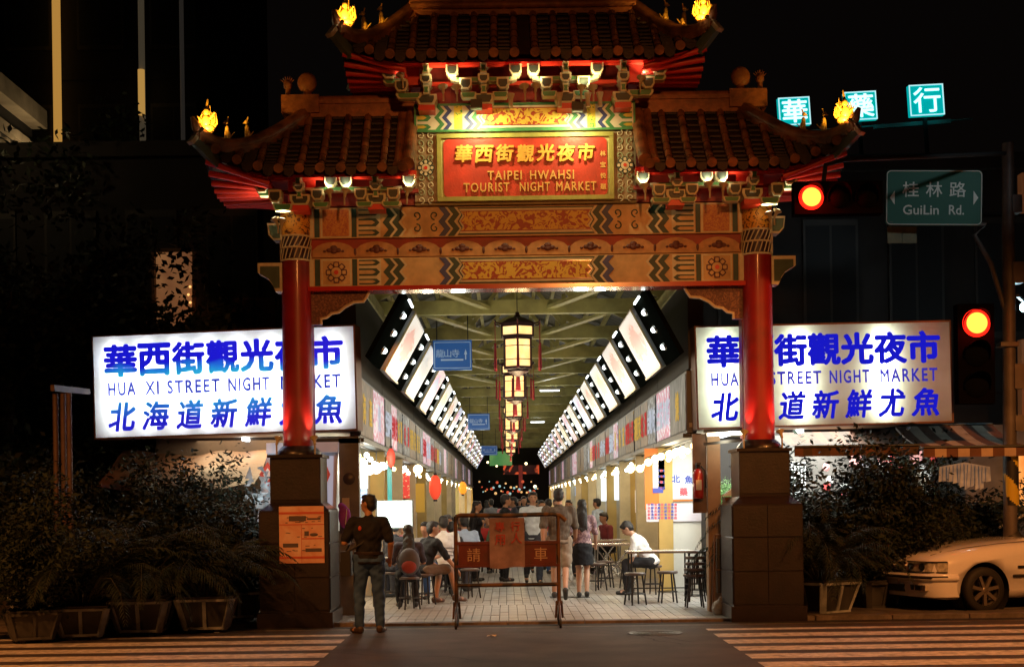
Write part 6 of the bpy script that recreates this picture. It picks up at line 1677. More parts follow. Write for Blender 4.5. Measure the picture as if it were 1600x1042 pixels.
ppoly(b, [(498,741),(509,724),(516,741),(509,758)][::-1], 20.715, .02, 0); b.build('diamond_sign', [mat('diamond_red', (.6,.08,.05), .5, es=.25), mat('diamond_white', (.8,.7,.6), .5, es=.3)], t)
b = MB(); rr = random.Random(6)
for q in range(24):
    c_ = P(rr.uniform(388,424), rr.uniform(738,806), 20.55+rr.uniform(-.1,.1)); s_ = .10
    b.add([c_+Vector((rr.uniform(-s_,s_),rr.uniform(-.04,.04),rr.uniform(-s_,s_))) for _ in range(4)], [(0,1,2),(0,2,3)])
b.build('plastic_sheet', mat('clear_plastic', (.35,.40,.42), .15, var=.4), t)
lamp('booth_light', 'POINT', P(424,728,20.2), 2, (.85,.9,1), .2)
lamp('booth_light2', 'POINT', P(402,775,20.1), 8, (.8,.95,1), .15)
# shops hidden behind the right plants
t = thing('side_shop', 'cluttered lit shop front seen through the plants under the striped awning', 'shop', (5.6,23.2,0))
b = MB(); b.box((3.95,23.2,0),(8.2,23.4,2.7)); b.build('wall', mat('shop_dim', (.16,.15,.14), .7, var=.4, vs=2), t)
b = MB()
for q in range(12): b.box((4.12+q*.05,23.12,1.55),(4.15+q*.05,23.15,2.15))
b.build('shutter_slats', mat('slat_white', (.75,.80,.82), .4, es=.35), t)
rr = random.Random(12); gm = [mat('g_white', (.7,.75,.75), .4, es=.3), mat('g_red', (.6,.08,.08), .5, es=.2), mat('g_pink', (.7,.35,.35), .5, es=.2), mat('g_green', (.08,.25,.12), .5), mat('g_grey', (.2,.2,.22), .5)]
for q in range(70):
    px_, py_ = rr.uniform(1290,1475), rr.uniform(712,850); p_ = P(px_,py_,22.9); s_ = rr.uniform(.03,.10); b = MB()
    if q % 2: b.ell(p_, s_, s_, s_*rr.uniform(.8,1.6), 8, 6)
    else: b.box((p_.x-s_,22.85,p_.z-s_*1.2),(p_.x+s_,22.85+s_,p_.z+s_*1.2))
    b.build('goods', gm[rr.randrange(5)], t)
b = MB(); ppoly(b, [(1425,735),(1450,742),(1463,790),(1458,835),(1425,835)][::-1], 22.6, .1); b.build('striped_parasol', two_tone('parasol', (.6,.55,.45), (.10,.09,.08), 7, .1, .5, es=.1, stretch=(3,.5,.3)), t)
b = MB(); b.box((pg(1372,22.7),22.6,.05),(pg(1378,22.7),22.7,2.1)); b.build('pole', steel, t)
lamp('side_shop_light', 'AREA', (5.4,22.3,2.25), 30, (1,.93,.82), 2.0, .5, aim=(5.4,23.2,1.0), parent=t)
t = thing('plastic_awning_flap', 'torn clear plastic hanging from the right end of the striped awning', 'plastic sheet', P(1500,735,21))
b = MB(); rr = random.Random(3)
for q in range(14):
    x0_ = 1468+q*5.6; a = P(x0_,722+abs(q-7)*1.0,20.75); c_ = P(x0_+6,722+abs(q-6)*1.0,20.8); l1 = rr.uniform(14,34) if 3 < q < 12 else 16
    d_ = P(x0_+rr.uniform(-3,3),740+l1*.8,20.7); e_ = P(x0_+6+rr.uniform(-2,2),740+l1*.7,20.75); b.add([a,c_,e_,d_], [(0,1,2,3)])
b.build('film', mat('film', (.45,.5,.52), .12, var=.4, es=.04), t)
# pale floor glow between the pots: plastic stools behind pots
b = MB()
t = thing('metal_stand', 'small dark folding stand between the right pots', 'stand', (pg(1335,20.9),20.6,.05))
for s in (-1,1):
    b.beam((pg(1335,20.6)+s*.12,20.6,.05),(pg(1335,20.6)-s*.08,20.6,.5),.02,.02); b.beam((pg(1345,20.6)+s*.12,20.75,.05),(pg(1345,20.6)-s*.08,20.75,.5),.02,.02)
b.box((pg(1325,20.6),20.55,.28),(pg(1360,20.6),20.6,.30)); b.build('legs', stool_dark, t)
lamp('stand_floor_light', 'POINT', (pg(1350,21.2),22.0,.9), 6, (.8,.9,1), .15)
# brick-like post and boxes between pillar and right pedestal
t = thing('ticket_cabinet', 'narrow brown cabinet with brass cap between the pillar and the right pedestal', 'cabinet', (pg(1140,20),20.0,.05))
b = MB(); x0, x1 = pg(1131,20.0), pg(1152,20.0)
for q, (ya, yb, ins) in enumerate(((775,800,0),(801,815,.01),(816,832,0),(833,850,.01),(851,972,.015))):
    b.box((x0+ins, 19.9, P(1140,yb,20).z),(x1-ins,20.15,P(1140,ya,20).z-.008))
b.build('body', mat('cabinet_brown', (.22,.11,.06), .5, var=.3, vs=9, dirt=.3), t)
b = MB(); z = P(1140,775,20).z; b.add([(x0-.02,19.88,z),(x1+.02,19.88,z),(x1+.02,20.17,z),(x0-.02,20.17,z),((x0+x1)/2+.05,20.02,z+.13)], [(0,1,4),(1,2,4),(2,3,4),(3,0,4)]); b.build('cap', mat('brass_cap', (.5,.28,.12), .4, .3), t)
t = thing('folding_trolley', 'folded metal trolley leaning between pillar and cabinet', 'trolley', (pg(1122,20.3),20.2,.05))
b = MB()
for px_ in (1117,1131): a = P(px_,835,20.2); c_ = P(px_-3,965,20.2); b.cyl(a,(c_.x,20.2,.05),.012,n=6)
b.cyl(P(1117,836,20.2),P(1131,835,20.2),.012,n=6); b.cyl(P(1118,890,20.2),P(1131,890,20.2),.012,n=6); b.build('frame', mat('rusty_steel', (.25,.13,.07), .5, .4), t)
b = MB(); b.box((pg(1118,20.3),20.25,.3),(pg(1130,20.3),20.3,1.05)); b.build('tray', mat('tray_grey', (.08,.08,.08), .5), t)
t = thing('plastic_bag', 'crumpled clear plastic bag on the floor by the right pedestal', 'bag', (pg(1118,20),19.9,.06))
b = MB(); b.ell((pg(1118,20),19.9,.12), .09,.08,.11,12,8); b.ell((pg(1122,20),19.9,.24),.03,.03,.05,8,6); put(remeshed(b,.014,1,'bag'),'film',mat('bag_film', (.5,.48,.46), .15, var=.3, bump=1, bs=30), t)
# small green plant on the counter seen right of the pillar
t = thing('counter_plant', 'small leafy green plant on a lit counter right of the ochre pillar', 'plant', P(1128,795,23.5))
o = put(SM[0][0].copy(), 'leaves', mat('lit_leaf', (.10,.22,.06), .5), t, local=True); o.scale = (.32,)*3; o['kind'] = 'stuff'
b = MB(); b.box((pg(1112,23.6),23.3,.03),(pg(1150,23.6),24.0,P(1128,808,23.5).z)); b.build('counter', mat('counter_pale', (.6,.55,.48), .5, var=.2), t)
lamp('right_side_light', 'AREA', (3.7,22.4,2.55), 60, (1,.94,.85), 1.2, 1.5, aim=(3.7,23.4,1.2))
# steel posts at the left
t = thing('metal_gantry', 'group of three tall rusty steel posts at the left edge', 'posts', (pg(98,19),19.0,0))
gm_ = mat('rusty_post', (.10,.06,.045), .6, .2, var=.3, vs=5)
for px_ in (85,97,110):
    b = MB(); b.cyl((pg(px_,19),19.0+.1*(px_ % 2),0),(pg(px_,19),19.0+.1*(px_ % 2),H+(CY-604)*19/F-(CX-px_)*19/F*-.0),.036,n=12); b.build('post', gm_, t)
a = P(82,606,19.0); c_ = P(138,612,20.3); b = MB(); b.beam(a,c_,.05,.08); b.build('arm', gm_, t)

# ================================================================= CAR
def car():
    t = thing('parked_car', 'white saloon car with double oval grille and dark alloy wheels parked at the right', 'car', (pg(1537,19.85)-.25,20.6,0), rz=radians(17))
    cp = mat('car_paint', (.86,.84,.86), .25, coat=1, var=.04, dirt=.12, vs=2)
    # local: nose towards -X; origin at front wheel centre line, near side y = -.84
    W = .84
    # stations: x, z_low, z_belt(top of body side), half width, nose drop
    st = [(-.83,.36,.60,.50),(-.80,.26,.68,.62),(-.72,.22,.74,.76),(-.55,.20,.80,.815),(-.2,.20,.86,.84),(.3,.20,.91,.845),(.9,.20,.95,.85),(1.8,.20,.96,.85),(2.6,.20,.97,.85),(3.1,.22,.98,.83),(3.5,.28,.96,.78),(3.62,.36,.90,.70)]
    b = MB(); rows = []
    for x, zl, zt_, hw_ in st:
        r = [(x,-hw_*.90,zl),(x,-hw_*.99,zl+.10),(x,-hw_*1.0,(zl+zt_)/2-.02),(x,-hw_*.995,zt_-.16),(x,-hw_*.95,zt_-.035),(x,-hw_*.82,zt_+.015),(x,-hw_*.4,zt_+.045),(x,0,zt_+.05)]
        r = r + [(x,-p[1],p[2]) for p in r[-2::-1]]
        rows.append(r)
    n = len(rows[0]); vs = [p for r in rows for p in r]
    fs = [(i*n+j,(i+1)*n+j,(i+1)*n+j+1,i*n+j+1) for i in range(len(rows)-1) for j in range(n-1)] + [(i*n+n-1,(i+1)*n+n-1,(i+1)*n,i*n) for i in range(len(rows)-1)]
    fs += [tuple(range(n)), tuple(range((len(rows)-1)*n+n-1,(len(rows)-1)*n-1,-1))]
    b.add(vs, fs, 0, True)
    me = b.mesh('body')
    o = bpy.data.objects.new('tmp', me); C.objects.link(o); cut = []
    for x in (0.0, 2.65):
        c_ = MB(); c_.cyl((x,-1.2,.31),(x,1.2,.31),.385,n=40); co = bpy.data.objects.new('cut', c_.mesh('cut')); C.objects.link(co); cut.append(co)
        md = o.modifiers.new('b','BOOLEAN'); md.object = co; md.operation = 'DIFFERENCE'; md.solver = 'EXACT'
    dg = bpy.context.evaluated_depsgraph_get(); out = bpy.data.meshes.new_from_object(o.evaluated_get(dg))
    for c_ in cut + [o]: bpy.data.objects.remove(c_)
    out.name = 'body'; body = put(out, 'body', cp, t, local=True)
    # wheel wells
    b = MB()
    for x in (0,2.65):
        for s in (-1,1): b.cyl((x,s*.55,.31),(x,s*.82,.31),.383,n=32,caps=False); b.cyl((x,s*.55,.31),(x,s*.56,.31),.383,n=32)
    b.box((-.6,-.5,.18),(3.3,.5,.24)); b.build('wheel_well', mat('underbody', (.008,.008,.008), .9), t, local=True)
    # greenhouse
    g = MB(); gv = []
    for x, hw_, z in ((1.05,.72,.955),(1.35,.60,1.33),(1.7,.58,1.37),(2.5,.58,1.36),(3.25,.70,.99)):
        gv.append([(x,-hw_,z),(x,hw_,z)])
    roofp = [(1.70,-.58,1.33),(1.95,-.57,1.365),(2.5,-.57,1.36),(2.62,-.57,1.33)]
    g.add([p for p in roofp]+[(p[0],-p[1],p[2]) for p in roofp], [(0,1,5,4),(1,2,6,5),(2,3,7,6)], 0, True); g.build('roof', cp, t, local=True)
    gl = mat('car_glass', (.02,.03,.035), .05, coat=1)
    b = MB(); b.add([(1.02,-.70,.965),(1.02,.70,.965),(1.72,.575,1.325),(1.72,-.575,1.325),(.92,0,.975),(1.66,0,1.34)], [(0,4,5,3),(4,1,2,5)], 0, True); b.build('windscreen', gl, t, local=True)
    b = MB()
    for s in (-1,1): b.add([(1.12,s*.80,.95),(1.74,s*.585,1.32),(2.55,s*.585,1.33),(3.2,s*.78,.975)], [(0,1,2,3)])
    b.add([(2.6,-.57,1.325),(2.6,.57,1.325),(3.3,.72,.99),(3.3,-.72,.99)], [(0,1,2,3)]); b.build('side_window', gl, t, local=True)
    b = MB()
    for s in (-1,1):
        for p0, p1 in (((1.04,s*.78,.955),(1.73,s*.58,1.335)),((2.1,s*.82,.965),(2.1,s*.585,1.35)),((2.6,s*.58,1.34),(3.3,s*.76,.98)),((1.72,s*.58,1.335),(2.6,s*.58,1.345))): b.beam(p0,p1,.05,.04)
    b.build('pillar', cp, t, local=True)
    # front details
    chr_ = mat('chrome', ())
    b = MB(); k = mat('grille_black', (.012,.012,.012), .4)
    for s in (-1,1):
        yc = s*.135
        ov = [(yc+cos(a)*.105, .645+sin(a)*.065*(1 if abs(sin(a))<.9 else .97)) for a in [2*pi*q/16 for q in range(16)]]
        M_ = Matrix.Translation((-.845,0,0)) @ Matrix.Rotation(-pi/2,4,'Z') @ Matrix.Rotation(0,4,'X')
        b.prism([(p[0],p[1]) for p in ov], -.02, .03, 0, M=M_); b.prism([(yc+(p[0]-yc)*.82,.645+(p[1]-.645)*.78) for p in ov], -.028, .0, 1, M=M_)
        for q in range(5): b.box((-.873,yc-.07+q*.03,.60),(-.868,yc-.064+q*.03,.69), 0)
    b.build('grille', [chr_, k], t, local=True)
    hl = mat('headlamp_glass', (.55,.52,.45), .08, coat=1, var=.4, vs=22)
    for s in (-1,1):
        b = MB(); pts = [(-.835,s*.28),(-.81,s*.50),(-.765,s*.66),(-.68,s*.765),(-.56,s*.82)]
        vs = []
        for i, (x, y) in enumerate(pts): vs += [(x-.015,y*1.0+s*.005,.575),(x-.005,y*1.0+s*.005,.705)]
        b.add(vs, [(2*i,2*i+1,2*i+3,2*i+2) for i in range(4)], 0, False)
        h_ = b.build('headlight', hl, t, local=True)
        for (x, y) in ((-.845,.37),(-.80,.57)):
            b = MB(); b.lathe((x,s*y,.64),[(.045,0),(.052,.006),(.052,.012)],16,axis=(-1,s*.25,0))
            b.build('reflector', chr_, h_, local=True)
        b = MB()
        for zz in (.57,.71): b.tube([(x-.018,y+s*.006,zz) for x, y in pts], .008, 5)
        b.build('headlight_trim', k, h_, local=True)
    # bumper
    bp = [(-.86,0),(-.86,.35),(-.83,.60),(-.74,.78),(-.55,.855),(-.42,.865)]
    line = [(x,-y) for x, y in reversed(bp)] + bp[1:]
    b = MB(); b.tube([(x-.03,y,.49) for x, y in line], .045, 8); bm = b.build('bumper', cp, t, local=True)
    b = MB(); vs = []
    for x, y in line: vs += [(x-.01,y,.24),(x-.045,y*1.005,.33),(x-.04,y*1.005,.45),(x-.05,y*1.005,.53),(x-.01,y,.55)]
    m_ = len(line); b.add(vs, [(i*5+j,(i+1)*5+j,(i+1)*5+j+1,i*5+j+1) for i in range(m_-1) for j in range(4)], 0, True); b.build('bumper_skin', cp, bm, local=True)
    b = MB(); b.tube([(x-.062,y*1.01,.505) for x, y in line], .022, 6); b.build('bumper_strip', mat('rubber', (.02,.018,.018), .6), bm, local=True)
    b = MB()
    for y0_, y1_, z0_, z1_ in ((-.30,.30,.30,.40),(-.50,-.34,.33,.40),(-.66,-.53,.33,.40)):
        b.box((-.915 if y0_ > -.4 else -.895,y0_,z0_),(-.85,y1_,z1_))
    b.build('air_intake', k, bm, local=True)
    b = MB()
    for y0_ in (-.73,.60): b.box((-.865,y0_,.33),(-.80,y0_+.12,.40))
    b.build('fog_lamp', hl, bm, local=True)
    b = MB(); b.box((-.925,-.17,.395),(-.90,.17,.465)); b.build('number_plate', mat('plate', (.5,.48,.42), .5), bm, local=True)
    b = MB(); b.lathe((-.815,0,.735),[(.0,.0),(.035,.0),(.035,.01),(.0,.012)],14,axis=(-.5,0,1)); b.build('badge', mat('badge_blue', (.1,.15,.3), .3), t, local=True)
    # bonnet shut lines, side indicator, door line
    b = MB()
    for s in (-1,1): b.tube([(-.66,s*.55,.795),(-.2,s*.66,.885),(.3,s*.70,.935),(.98,s*.72,.968)], .004, 4)
    b.tube([(.86,-.853,.26),(.86,-.856,.6),(.88,-.83,.93)], .004, 4); b.tube([(2.0,-.853,.26),(2.0,-.856,.6),(2.0,-.83,.93)], .004, 4)
    b.build('panel_gap', k, body, local=True)
    b = MB(); b.box((.50,-.862,.60),(.60,-.845,.635)); b.build('indicator', k, t, local=True)
    b = MB(); b.tube([(.42,-.862,.50),(1.9,-.866,.50),(2.2,-.864,.50)], .02, 5); b.build('side_strip', mat('rubber', ()), t, local=True)
    alloy = mat('alloy_dark', (.30,.26,.23), .35, .7)
    for x in (0,2.65):
        for s in (-1,1):
            y = s*.74
            b = MB(); b.lathe((x,y-.0,.315), [(.20,-.09),(.27,-.10),(.31,-.07),(.315,0),(.31,.07),(.27,.10),(.20,.09)], 32, axis=(0,s,0), caps=False); wh = b.build('wheel', mat('tyre', ()), t, local=True)
            b = MB(); b.lathe((x,y,.315), [(.215,.095),(.205,.04),(.19,-.05)], 28, axis=(0,s,0), caps=False)
            b.lathe((x,y,.315), [(.0,.085),(.05,.085),(.06,.06),(.06,-.04)], 16, axis=(0,s,0))
            for q in range(7):
                a = 2*pi*q/7+.2; d = Vector((cos(a),0,sin(a))); c_ = Vector((x,y+s*.07,.315)); b.beam(c_+d*.04, c_+d*.205+Vector((0,s*.01,0)), .045, .035, up=(0,1,0))
            b.build('rim', alloy, wh, local=True)
            b = MB(); b.cyl((x,y-s*.02,.315),(x,y-s*.01,.315),.17,n=20); b.build('brake_disc', mat('disc', (.04,.04,.04), .4, .6), wh, local=True)
    b = MB(); b.ell((1.15,-.90,1.0), .07,.10,.06,10,8); b.build('mirror', cp, t, local=True)
    return t
car()

# ================================================================= TRAFFIC SIGNALS, POLE, STREET SIGN
pole_m = mat('pole_grey', (.14,.12,.11), .55, .3, var=.3, vs=4)
t = thing('signal_pole', 'thick grey street pole with black and yellow banding at the right edge', 'pole', (pg(1577,21),21.0,0))
b = MB(); b.cyl((pg(1577,21),21.0,0),(pg(1577,21)+.05,21.0,6.6),.10,.085,18); pl_ = b.build('post', pole_m, t)
yb = mat('band_yellow', (.62,.45,.03), .5); kb = mat('band_black', (.02,.02,.02), .5)
b = MB(); z0, z1 = H+(CY-800)*21/F, H+(CY-706)*21/F; n = 24; xc = pg(1580,21)
rows = 36; R_ = .108
for i in range(rows):
    za = z0 + (z1-z0)*i/rows; zb_ = z0 + (z1-z0)*(i+1)/rows
    for j in range(n):
        a, a2 = 2*pi*j/n, 2*pi*(j+1)/n
        k = int(math.floor(((za-z0)*3.3 + cos(a)*.45) % 2) )
        b.add([(xc+cos(a)*R_,21+sin(a)*R_,za),(xc+cos(a2)*R_,21+sin(a2)*R_,za),(xc+cos(a2)*R_,21+sin(a2)*R_,zb_),(xc+cos(a)*R_,21+sin(a)*R_,zb_)], [(0,1,2,3)], k)
b.build('warning_band', [yb, kb], pl_)
b = MB(); px0 = pg(1577,21); b.tube([(px0-.02,21,4.2),(px0-.22,21,4.9),(px0-.45,21,5.3),P(1540,352,21),P(1475,345,21.05),P(1390,348,21.05)], .035, 10); b.build('bracket_arm', pole_m, t)
b = MB()
for z_, h_, w_ in ((3.1,.35,.16),(2.5,.22,.14),(4.6,.3,.15),(5.6,.25,.14)): b.box((px0+.07,20.9,z_),(px0+.07+w_,21.1,z_+h_))
b.box((px0-.13,20.88,2.2),(px0+.13,21.12,2.26)); b.box((px0-.13,20.88,3.7),(px0+.13,21.12,3.76)); b.build('junction_box', pole_m, t)
a = P(1459,309.5,21); w_, h_ = 148*21/F, 86*21/F
t = thing('street_sign', 'dark green street name sign with white border and arrows on the right', 'street sign', a, rz=radians(-3), ry=radians(1.6))
b = MB(); r_ = .06; pts = []
for (cx_, cz_, t0) in ((w_/2-r_,h_/2-r_,0),(-w_/2+r_,h_/2-r_,pi/2),(-w_/2+r_,-h_/2+r_,pi),(w_/2-r_,-h_/2+r_,3*pi/2)):
    for k in range(6): pts.append((cx_+cos(t0+k*pi/10)*r_, cz_+sin(t0+k*pi/10)*r_))
b.prism(pts[::-1], -.015, .015); b.build('panel', mat('sign_green', (.004,.10,.065), .6), t, local=True)
sw_ = mat('sign_white', (.62,.68,.62), .5)
b = MB(); b.tube([(p[0]*.985,-.017,p[1]*.97) for p in pts]+[(pts[0][0]*.985,-.017,pts[0][1]*.97)], .008, 6, caps=False)
for s in (-1,1): b.prism([(s*w_*.46,-.0),(s*w_*.41,.10),(s*w_*.41,-.10)] if s > 0 else [(s*w_*.46,0),(s*w_*.41,-.10),(s*w_*.41,.10)], -.02, -.015)
b.build('border', sw_, t, local=True)
for i, ch in enumerate("桂林路"): text(ch, 'character', sw_, t, (w_*(-.245+.245*i),-.018,h_*.15), h_*.27, w=h_*.29, bold=.01)
text("GuiLin", 'lettering', sw_, t, (-w_*.135,-.018,-h_*.22), h_*.17, w=w_*.37, bold=.02); text("Rd.", 'lettering', sw_, t, (w_*.235,-.018,-h_*.22), h_*.17, w=w_*.155, bold=.02)
t = thing('small_sign', 'pair of small yellowish square plates hanging under the street name sign', 'sign plate', P(1410,370,21.2))
for px_ in (1398,1421):
    a = P(px_-11,380,21.2); c_ = P(px_+11,354,21.2); b = MB(); b.box((a.x,21.2,a.z),(c_.x,21.23,c_.z)); b.build('plate', mat('plate_yellow', (.16,.15,.07), .6, var=.3), t)
RED = (1,.05,.01)
def signal(label, px, py, D, rpx, vertical):
    p = P(px,py,D); r = rpx*D/F; t = thing('traffic_light', label, 'traffic light', p)
    hous = mat('signal_housing', (.004,.003,.003), .8, spec=0); b = MB()
    if vertical: b.box((p.x-r*1.5,D,p.z-r*6.6),(p.x+r*1.5,D+.2,p.z+r*1.6))
    else: b.box((p.x-r*1.5,D,p.z-r*1.5),(p.x+r*6.6,D+.2,p.z+r*1.5))
    b.build('housing', hous, t)
    for i in range(3):
        c_ = p + (Vector((0,0,-i*r*2.55)) if vertical else Vector((i*r*2.55,0,0)))
        b = MB(); b.lathe(c_, [(r,.01),(r*.8,.04),(r*.4,.06),(0,.065)], 24, axis=(0,-1,0)); b.build('lens', emit('signal_core', (1.0,.42,.045), 2.6) if i == 0 else mat('lens_dark', (.004,.004,.004), .6, spec=0), t)
        b = MB(); k = 14; vs = []
        for q in range(k+1):
            a = radians(-20) + radians(220)*q/k; vs += [c_+Vector((cos(a)*r*1.12,0,sin(a)*r*1.12)), c_+Vector((cos(a)*r*1.08,-.20*max(.25,sin(a)*.9+.2),sin(a)*r*1.08))]
        b.add(vs, [(2*q,2*q+1,2*q+3,2*q+2) for q in range(k)], 0, True); b.build('visor', hous, t)
    lamp('signal_glow', 'POINT', p + Vector((0,-.16,0)), 26, (1,.01,.004), .10, parent=t)
    b = MB(); k = 24; b.add([v for q in range(k+1) for v in (p+Vector((cos(2*pi*q/k)*r*.86,-.046,sin(2*pi*q/k)*r*.86)), p+Vector((cos(2*pi*q/k)*r*1.16,-.02,sin(2*pi*q/k)*r*1.16)))], [(2*q,2*q+1,2*q+3,2*q+2) for q in range(k)]); b.build('red_halo', emit('signal_halo', (1,.02,.008), 1.6), t)  # red glow around the lens, built as a luminous ring
    return t
signal('red vertical traffic light on the signal pole right of the lit sign', 1525, 505, 20.6, 19, True)
signal('red traffic light hanging level beside the right roof corner of the gateway', 1267, 309, 18.1, 17, False)
t = thing('mast_arm', 'thin dark mast arm carrying the red light beside the gateway roof', 'mast arm', P(1400,300,21.4))
a = P(1285,300,18.32); b = MB(); b.tube([a, P(1290,258,18.4), P(1320,250,18.5), P(1570,240,20.9)], .03, 8); b.build('arm', mat('arm_black', (.01,.01,.01), .7), t)
# bluish lamp at the right edge and an amber reflector below
t = thing('wall_lamp', 'bluish white lamp glare on the right picture edge', 'lamp', P(1599,480,22))
b = MB(); b.ell(P(1601,480,22), .075, n=12, m=8); b.build('bulb', emit('lamp_blue', (.6,.95,1), 9), t); b = MB(); b.beam(P(1601,472,22.1),P(1590,462,21.1),.04,.04); b.build('bracket', pole_m, t)
lamp('edge_lamp', 'POINT', P(1592,482,21.7), 14, (.6,.9,1), .1)
t = thing('shop_glow_sign', 'orange lit sign box at the far right picture edge', 'sign', P(1600,740,23))
b = MB(); a = P(1586,790,23); c_ = P(1625,705,23); b.box((a.x,23,a.z),(c_.x,23.3,c_.z)); b.build('face', two_tone('orange_glow', (.75,.18,.02), (1,.55,.15), 3, 1, .5, es=.8, soft=.3), t)
b = MB()
for py_ in (300,560,620): q = P(1600,py_,23); b.box((q.x-.03,23,q.z-.3),(q.x+.3,23.2,q.z+.3))
b.build('side_panel', mat('orange_dim', (.35,.12,.04), .6, es=.15), t)

# ================================================================= BACKGROUND BUILDINGS AND TREES
def facade(name_label, x0, x1, D, D1, ht, wall, win, rows, cols, lit):
    t = thing('building', name_label, 'building', ((x0+x1)/2, D, 0))
    b = MB(); b.box((x0,D,0),(x1,D1,ht)); b.build('wall', wall, t)
    rr = random.Random(int(D*7+x1*3)); wd = (x1-x0)/cols; hh = (ht-3.4)/rows
    for i in range(cols):
        for j in range(rows):
            cx_ = x0+wd*(i+.5); cz_ = 3.4+hh*(j+.5)
            b = MB(); b.box((cx_-wd*.32,D-.05,cz_-hh*.28),(cx_+wd*.32,D,cz_+hh*.28)); f_ = b.build('window', win, t)
            b = MB(); b.box((cx_-wd*.29,D-.055,cz_-hh*.25),(cx_-.02,D-.05,cz_+hh*.25)); b.box((cx_+.02,D-.055,cz_-hh*.25),(cx_+wd*.29,D-.05,cz_+hh*.25)); b.build('pane', mat('dark_pane', (.008,.009,.010), .7), f_)
    b = MB(); b.box((x0-.05,D-.12,ht),(x1+.05,D+.2,ht+.25))
    b.build('cornice', wall, t)
    for j in range(rows): b = MB(); b.box((x0,D-.07,3.3+hh*j),(x1,D-.055,3.42+hh*j)); b.build('string_course', wall, t)
    return t
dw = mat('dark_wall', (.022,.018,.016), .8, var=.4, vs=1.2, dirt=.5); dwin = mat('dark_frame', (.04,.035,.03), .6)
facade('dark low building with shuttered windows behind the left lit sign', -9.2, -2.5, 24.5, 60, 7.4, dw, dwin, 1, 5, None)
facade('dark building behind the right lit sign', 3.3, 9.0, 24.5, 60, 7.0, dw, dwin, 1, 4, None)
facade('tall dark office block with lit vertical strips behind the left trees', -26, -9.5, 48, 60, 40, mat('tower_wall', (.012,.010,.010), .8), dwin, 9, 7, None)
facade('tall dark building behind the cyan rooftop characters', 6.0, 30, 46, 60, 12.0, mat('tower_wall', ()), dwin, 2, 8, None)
# orange lit room window and faint shutters left
t = thing('lit_window', 'orange lit window with ceiling lines half hidden by a tree', 'window', P(275,450,24.3))
a = P(245,509,24.35); c_ = P(302,394,24.35)
b = MB(); b.box((a.x,24.35,a.z),(c_.x,24.40,c_.z)); b.build('pane', two_tone('room_glow', (.22,.07,.03), (.62,.28,.10), 1.3, .3, .5, es=.42, soft=.3), t)
b = MB(); b.beam(a+Vector((-.04,0,0)),(a.x-.04,24.33,c_.z),.05,.06); b.beam((a.x,24.33,c_.z+.03),(c_.x,24.33,c_.z+.03),.05,.06); b.beam((c_.x,24.33,a.z),(c_.x+.02,24.33,c_.z),.05,.06)
b.beam((c_.x-.12,24.33,c_.z-.1),(c_.x-.25,24.33,c_.z-.32),.02,.02); b.build('frame', mat('window_frame', (.3,.16,.08), .5), t)
b = MB(); 
for i in range(7): b.ell((c_.x-.05-.03*(i % 2)+.0, 24.30, a.z-.15+i*.13), .022, n=6, m=5)
b.build('fairy_light', emit('fairy', (1,.5,.15), 1.6), t)
t = thing('shutter_box', 'faint brown shutter box above the left lit sign', 'shutter', P(398,488,23.9))
a = P(363,513,23.9); c_ = P(433,465,23.9); b = MB(); b.box((a.x,23.9,a.z),(c_.x,24.4,c_.z)); o = b.build('housing', mat('shutter_brown', (.20,.12,.08), .7, var=.3, vs=2), t)
b = MB(); b.box(((a.x+c_.x)/2-.01,23.88,a.z),((a.x+c_.x)/2+.01,23.9,c_.z)); b.box((c_.x-.03,23.88,a.z),(c_.x+.005,23.9,c_.z)); b.build('seam', mat('seam_dark', (.05,.04,.03), .7), o)
# building with the pale cornices in the upper left corner
t = thing('building', 'old building with pale cornices running away at the upper left', 'building', (-9.6,20,0))
b = MB(); b.box((-16,12,0),(-9.25,29,9.1)); b.build('wall', mat('tower_wall', ()), t)
cm = mat('cornice_plaster', (.48,.40,.30), .7, var=.3, vs=2, dirt=.4)
b = MB(); b.box((-9.25,12,9.05),(-8.95,29.0,9.40)); b.build('cornice', cm, t)
b = MB(); b.box((-9.25,12,8.55),(-9.12,29.3,8.72)); b.build('string_course', cm, t)
b = MB(); b.box((-9.25,28.9,8.35),(-8.5,29.05,8.5)); b.ell((-8.6,28.97,8.42), .2,.1,.1,10,6); b.build('cornice_end', cm, t)
b = MB()
for i in range(26): yy = 16+i*.5; b.box((-9.25,yy,7.95),(-9.08,yy+.2,8.4))
b.build('modillion', cm, t)
for yy in (22.0,25.0,28.0): lamp('cornice_light', 'POINT', (-8.5,yy,8.0), 26, (1,.72,.36), .2)
# office block columns, their uplighting put in as glowing colour
t = thing('lit_columns', 'three tall vertical lit columns on the dark office block at upper left', 'lights', (-17,47.6,12))
for px_, w_, c_, e_ in ((105,13,(1.0,.50,.10),.42),(238,10,(.7,.55,.34),.055),(301,7,(.7,.6,.5),.02)):
    x = pg(px_-8,47.5); b = MB(); hw_ = w_/2*47.5/F
    zt_, zm, zl = H+(CY+60)*47.5/F, H+(CY-100)*47.5/F, H+(CY-700)*47.5/F
    b.lathe((x,47.6,zl), [(hw_,0),(hw_,zt_-zl)], 14); b.build('lit_column', emit('strip_%d' % px_, c_, e_), t)
x = pg(230,47.4); b = MB(); b.lathe((x,47.4,H+(CY-172)*47.4/F), [(.11,0),(.11,1.45)], 14); b.build('bright_base', emit('strip_base', (1,.55,.13), .42), t)  # warm uplight at the column foot, put in as glow
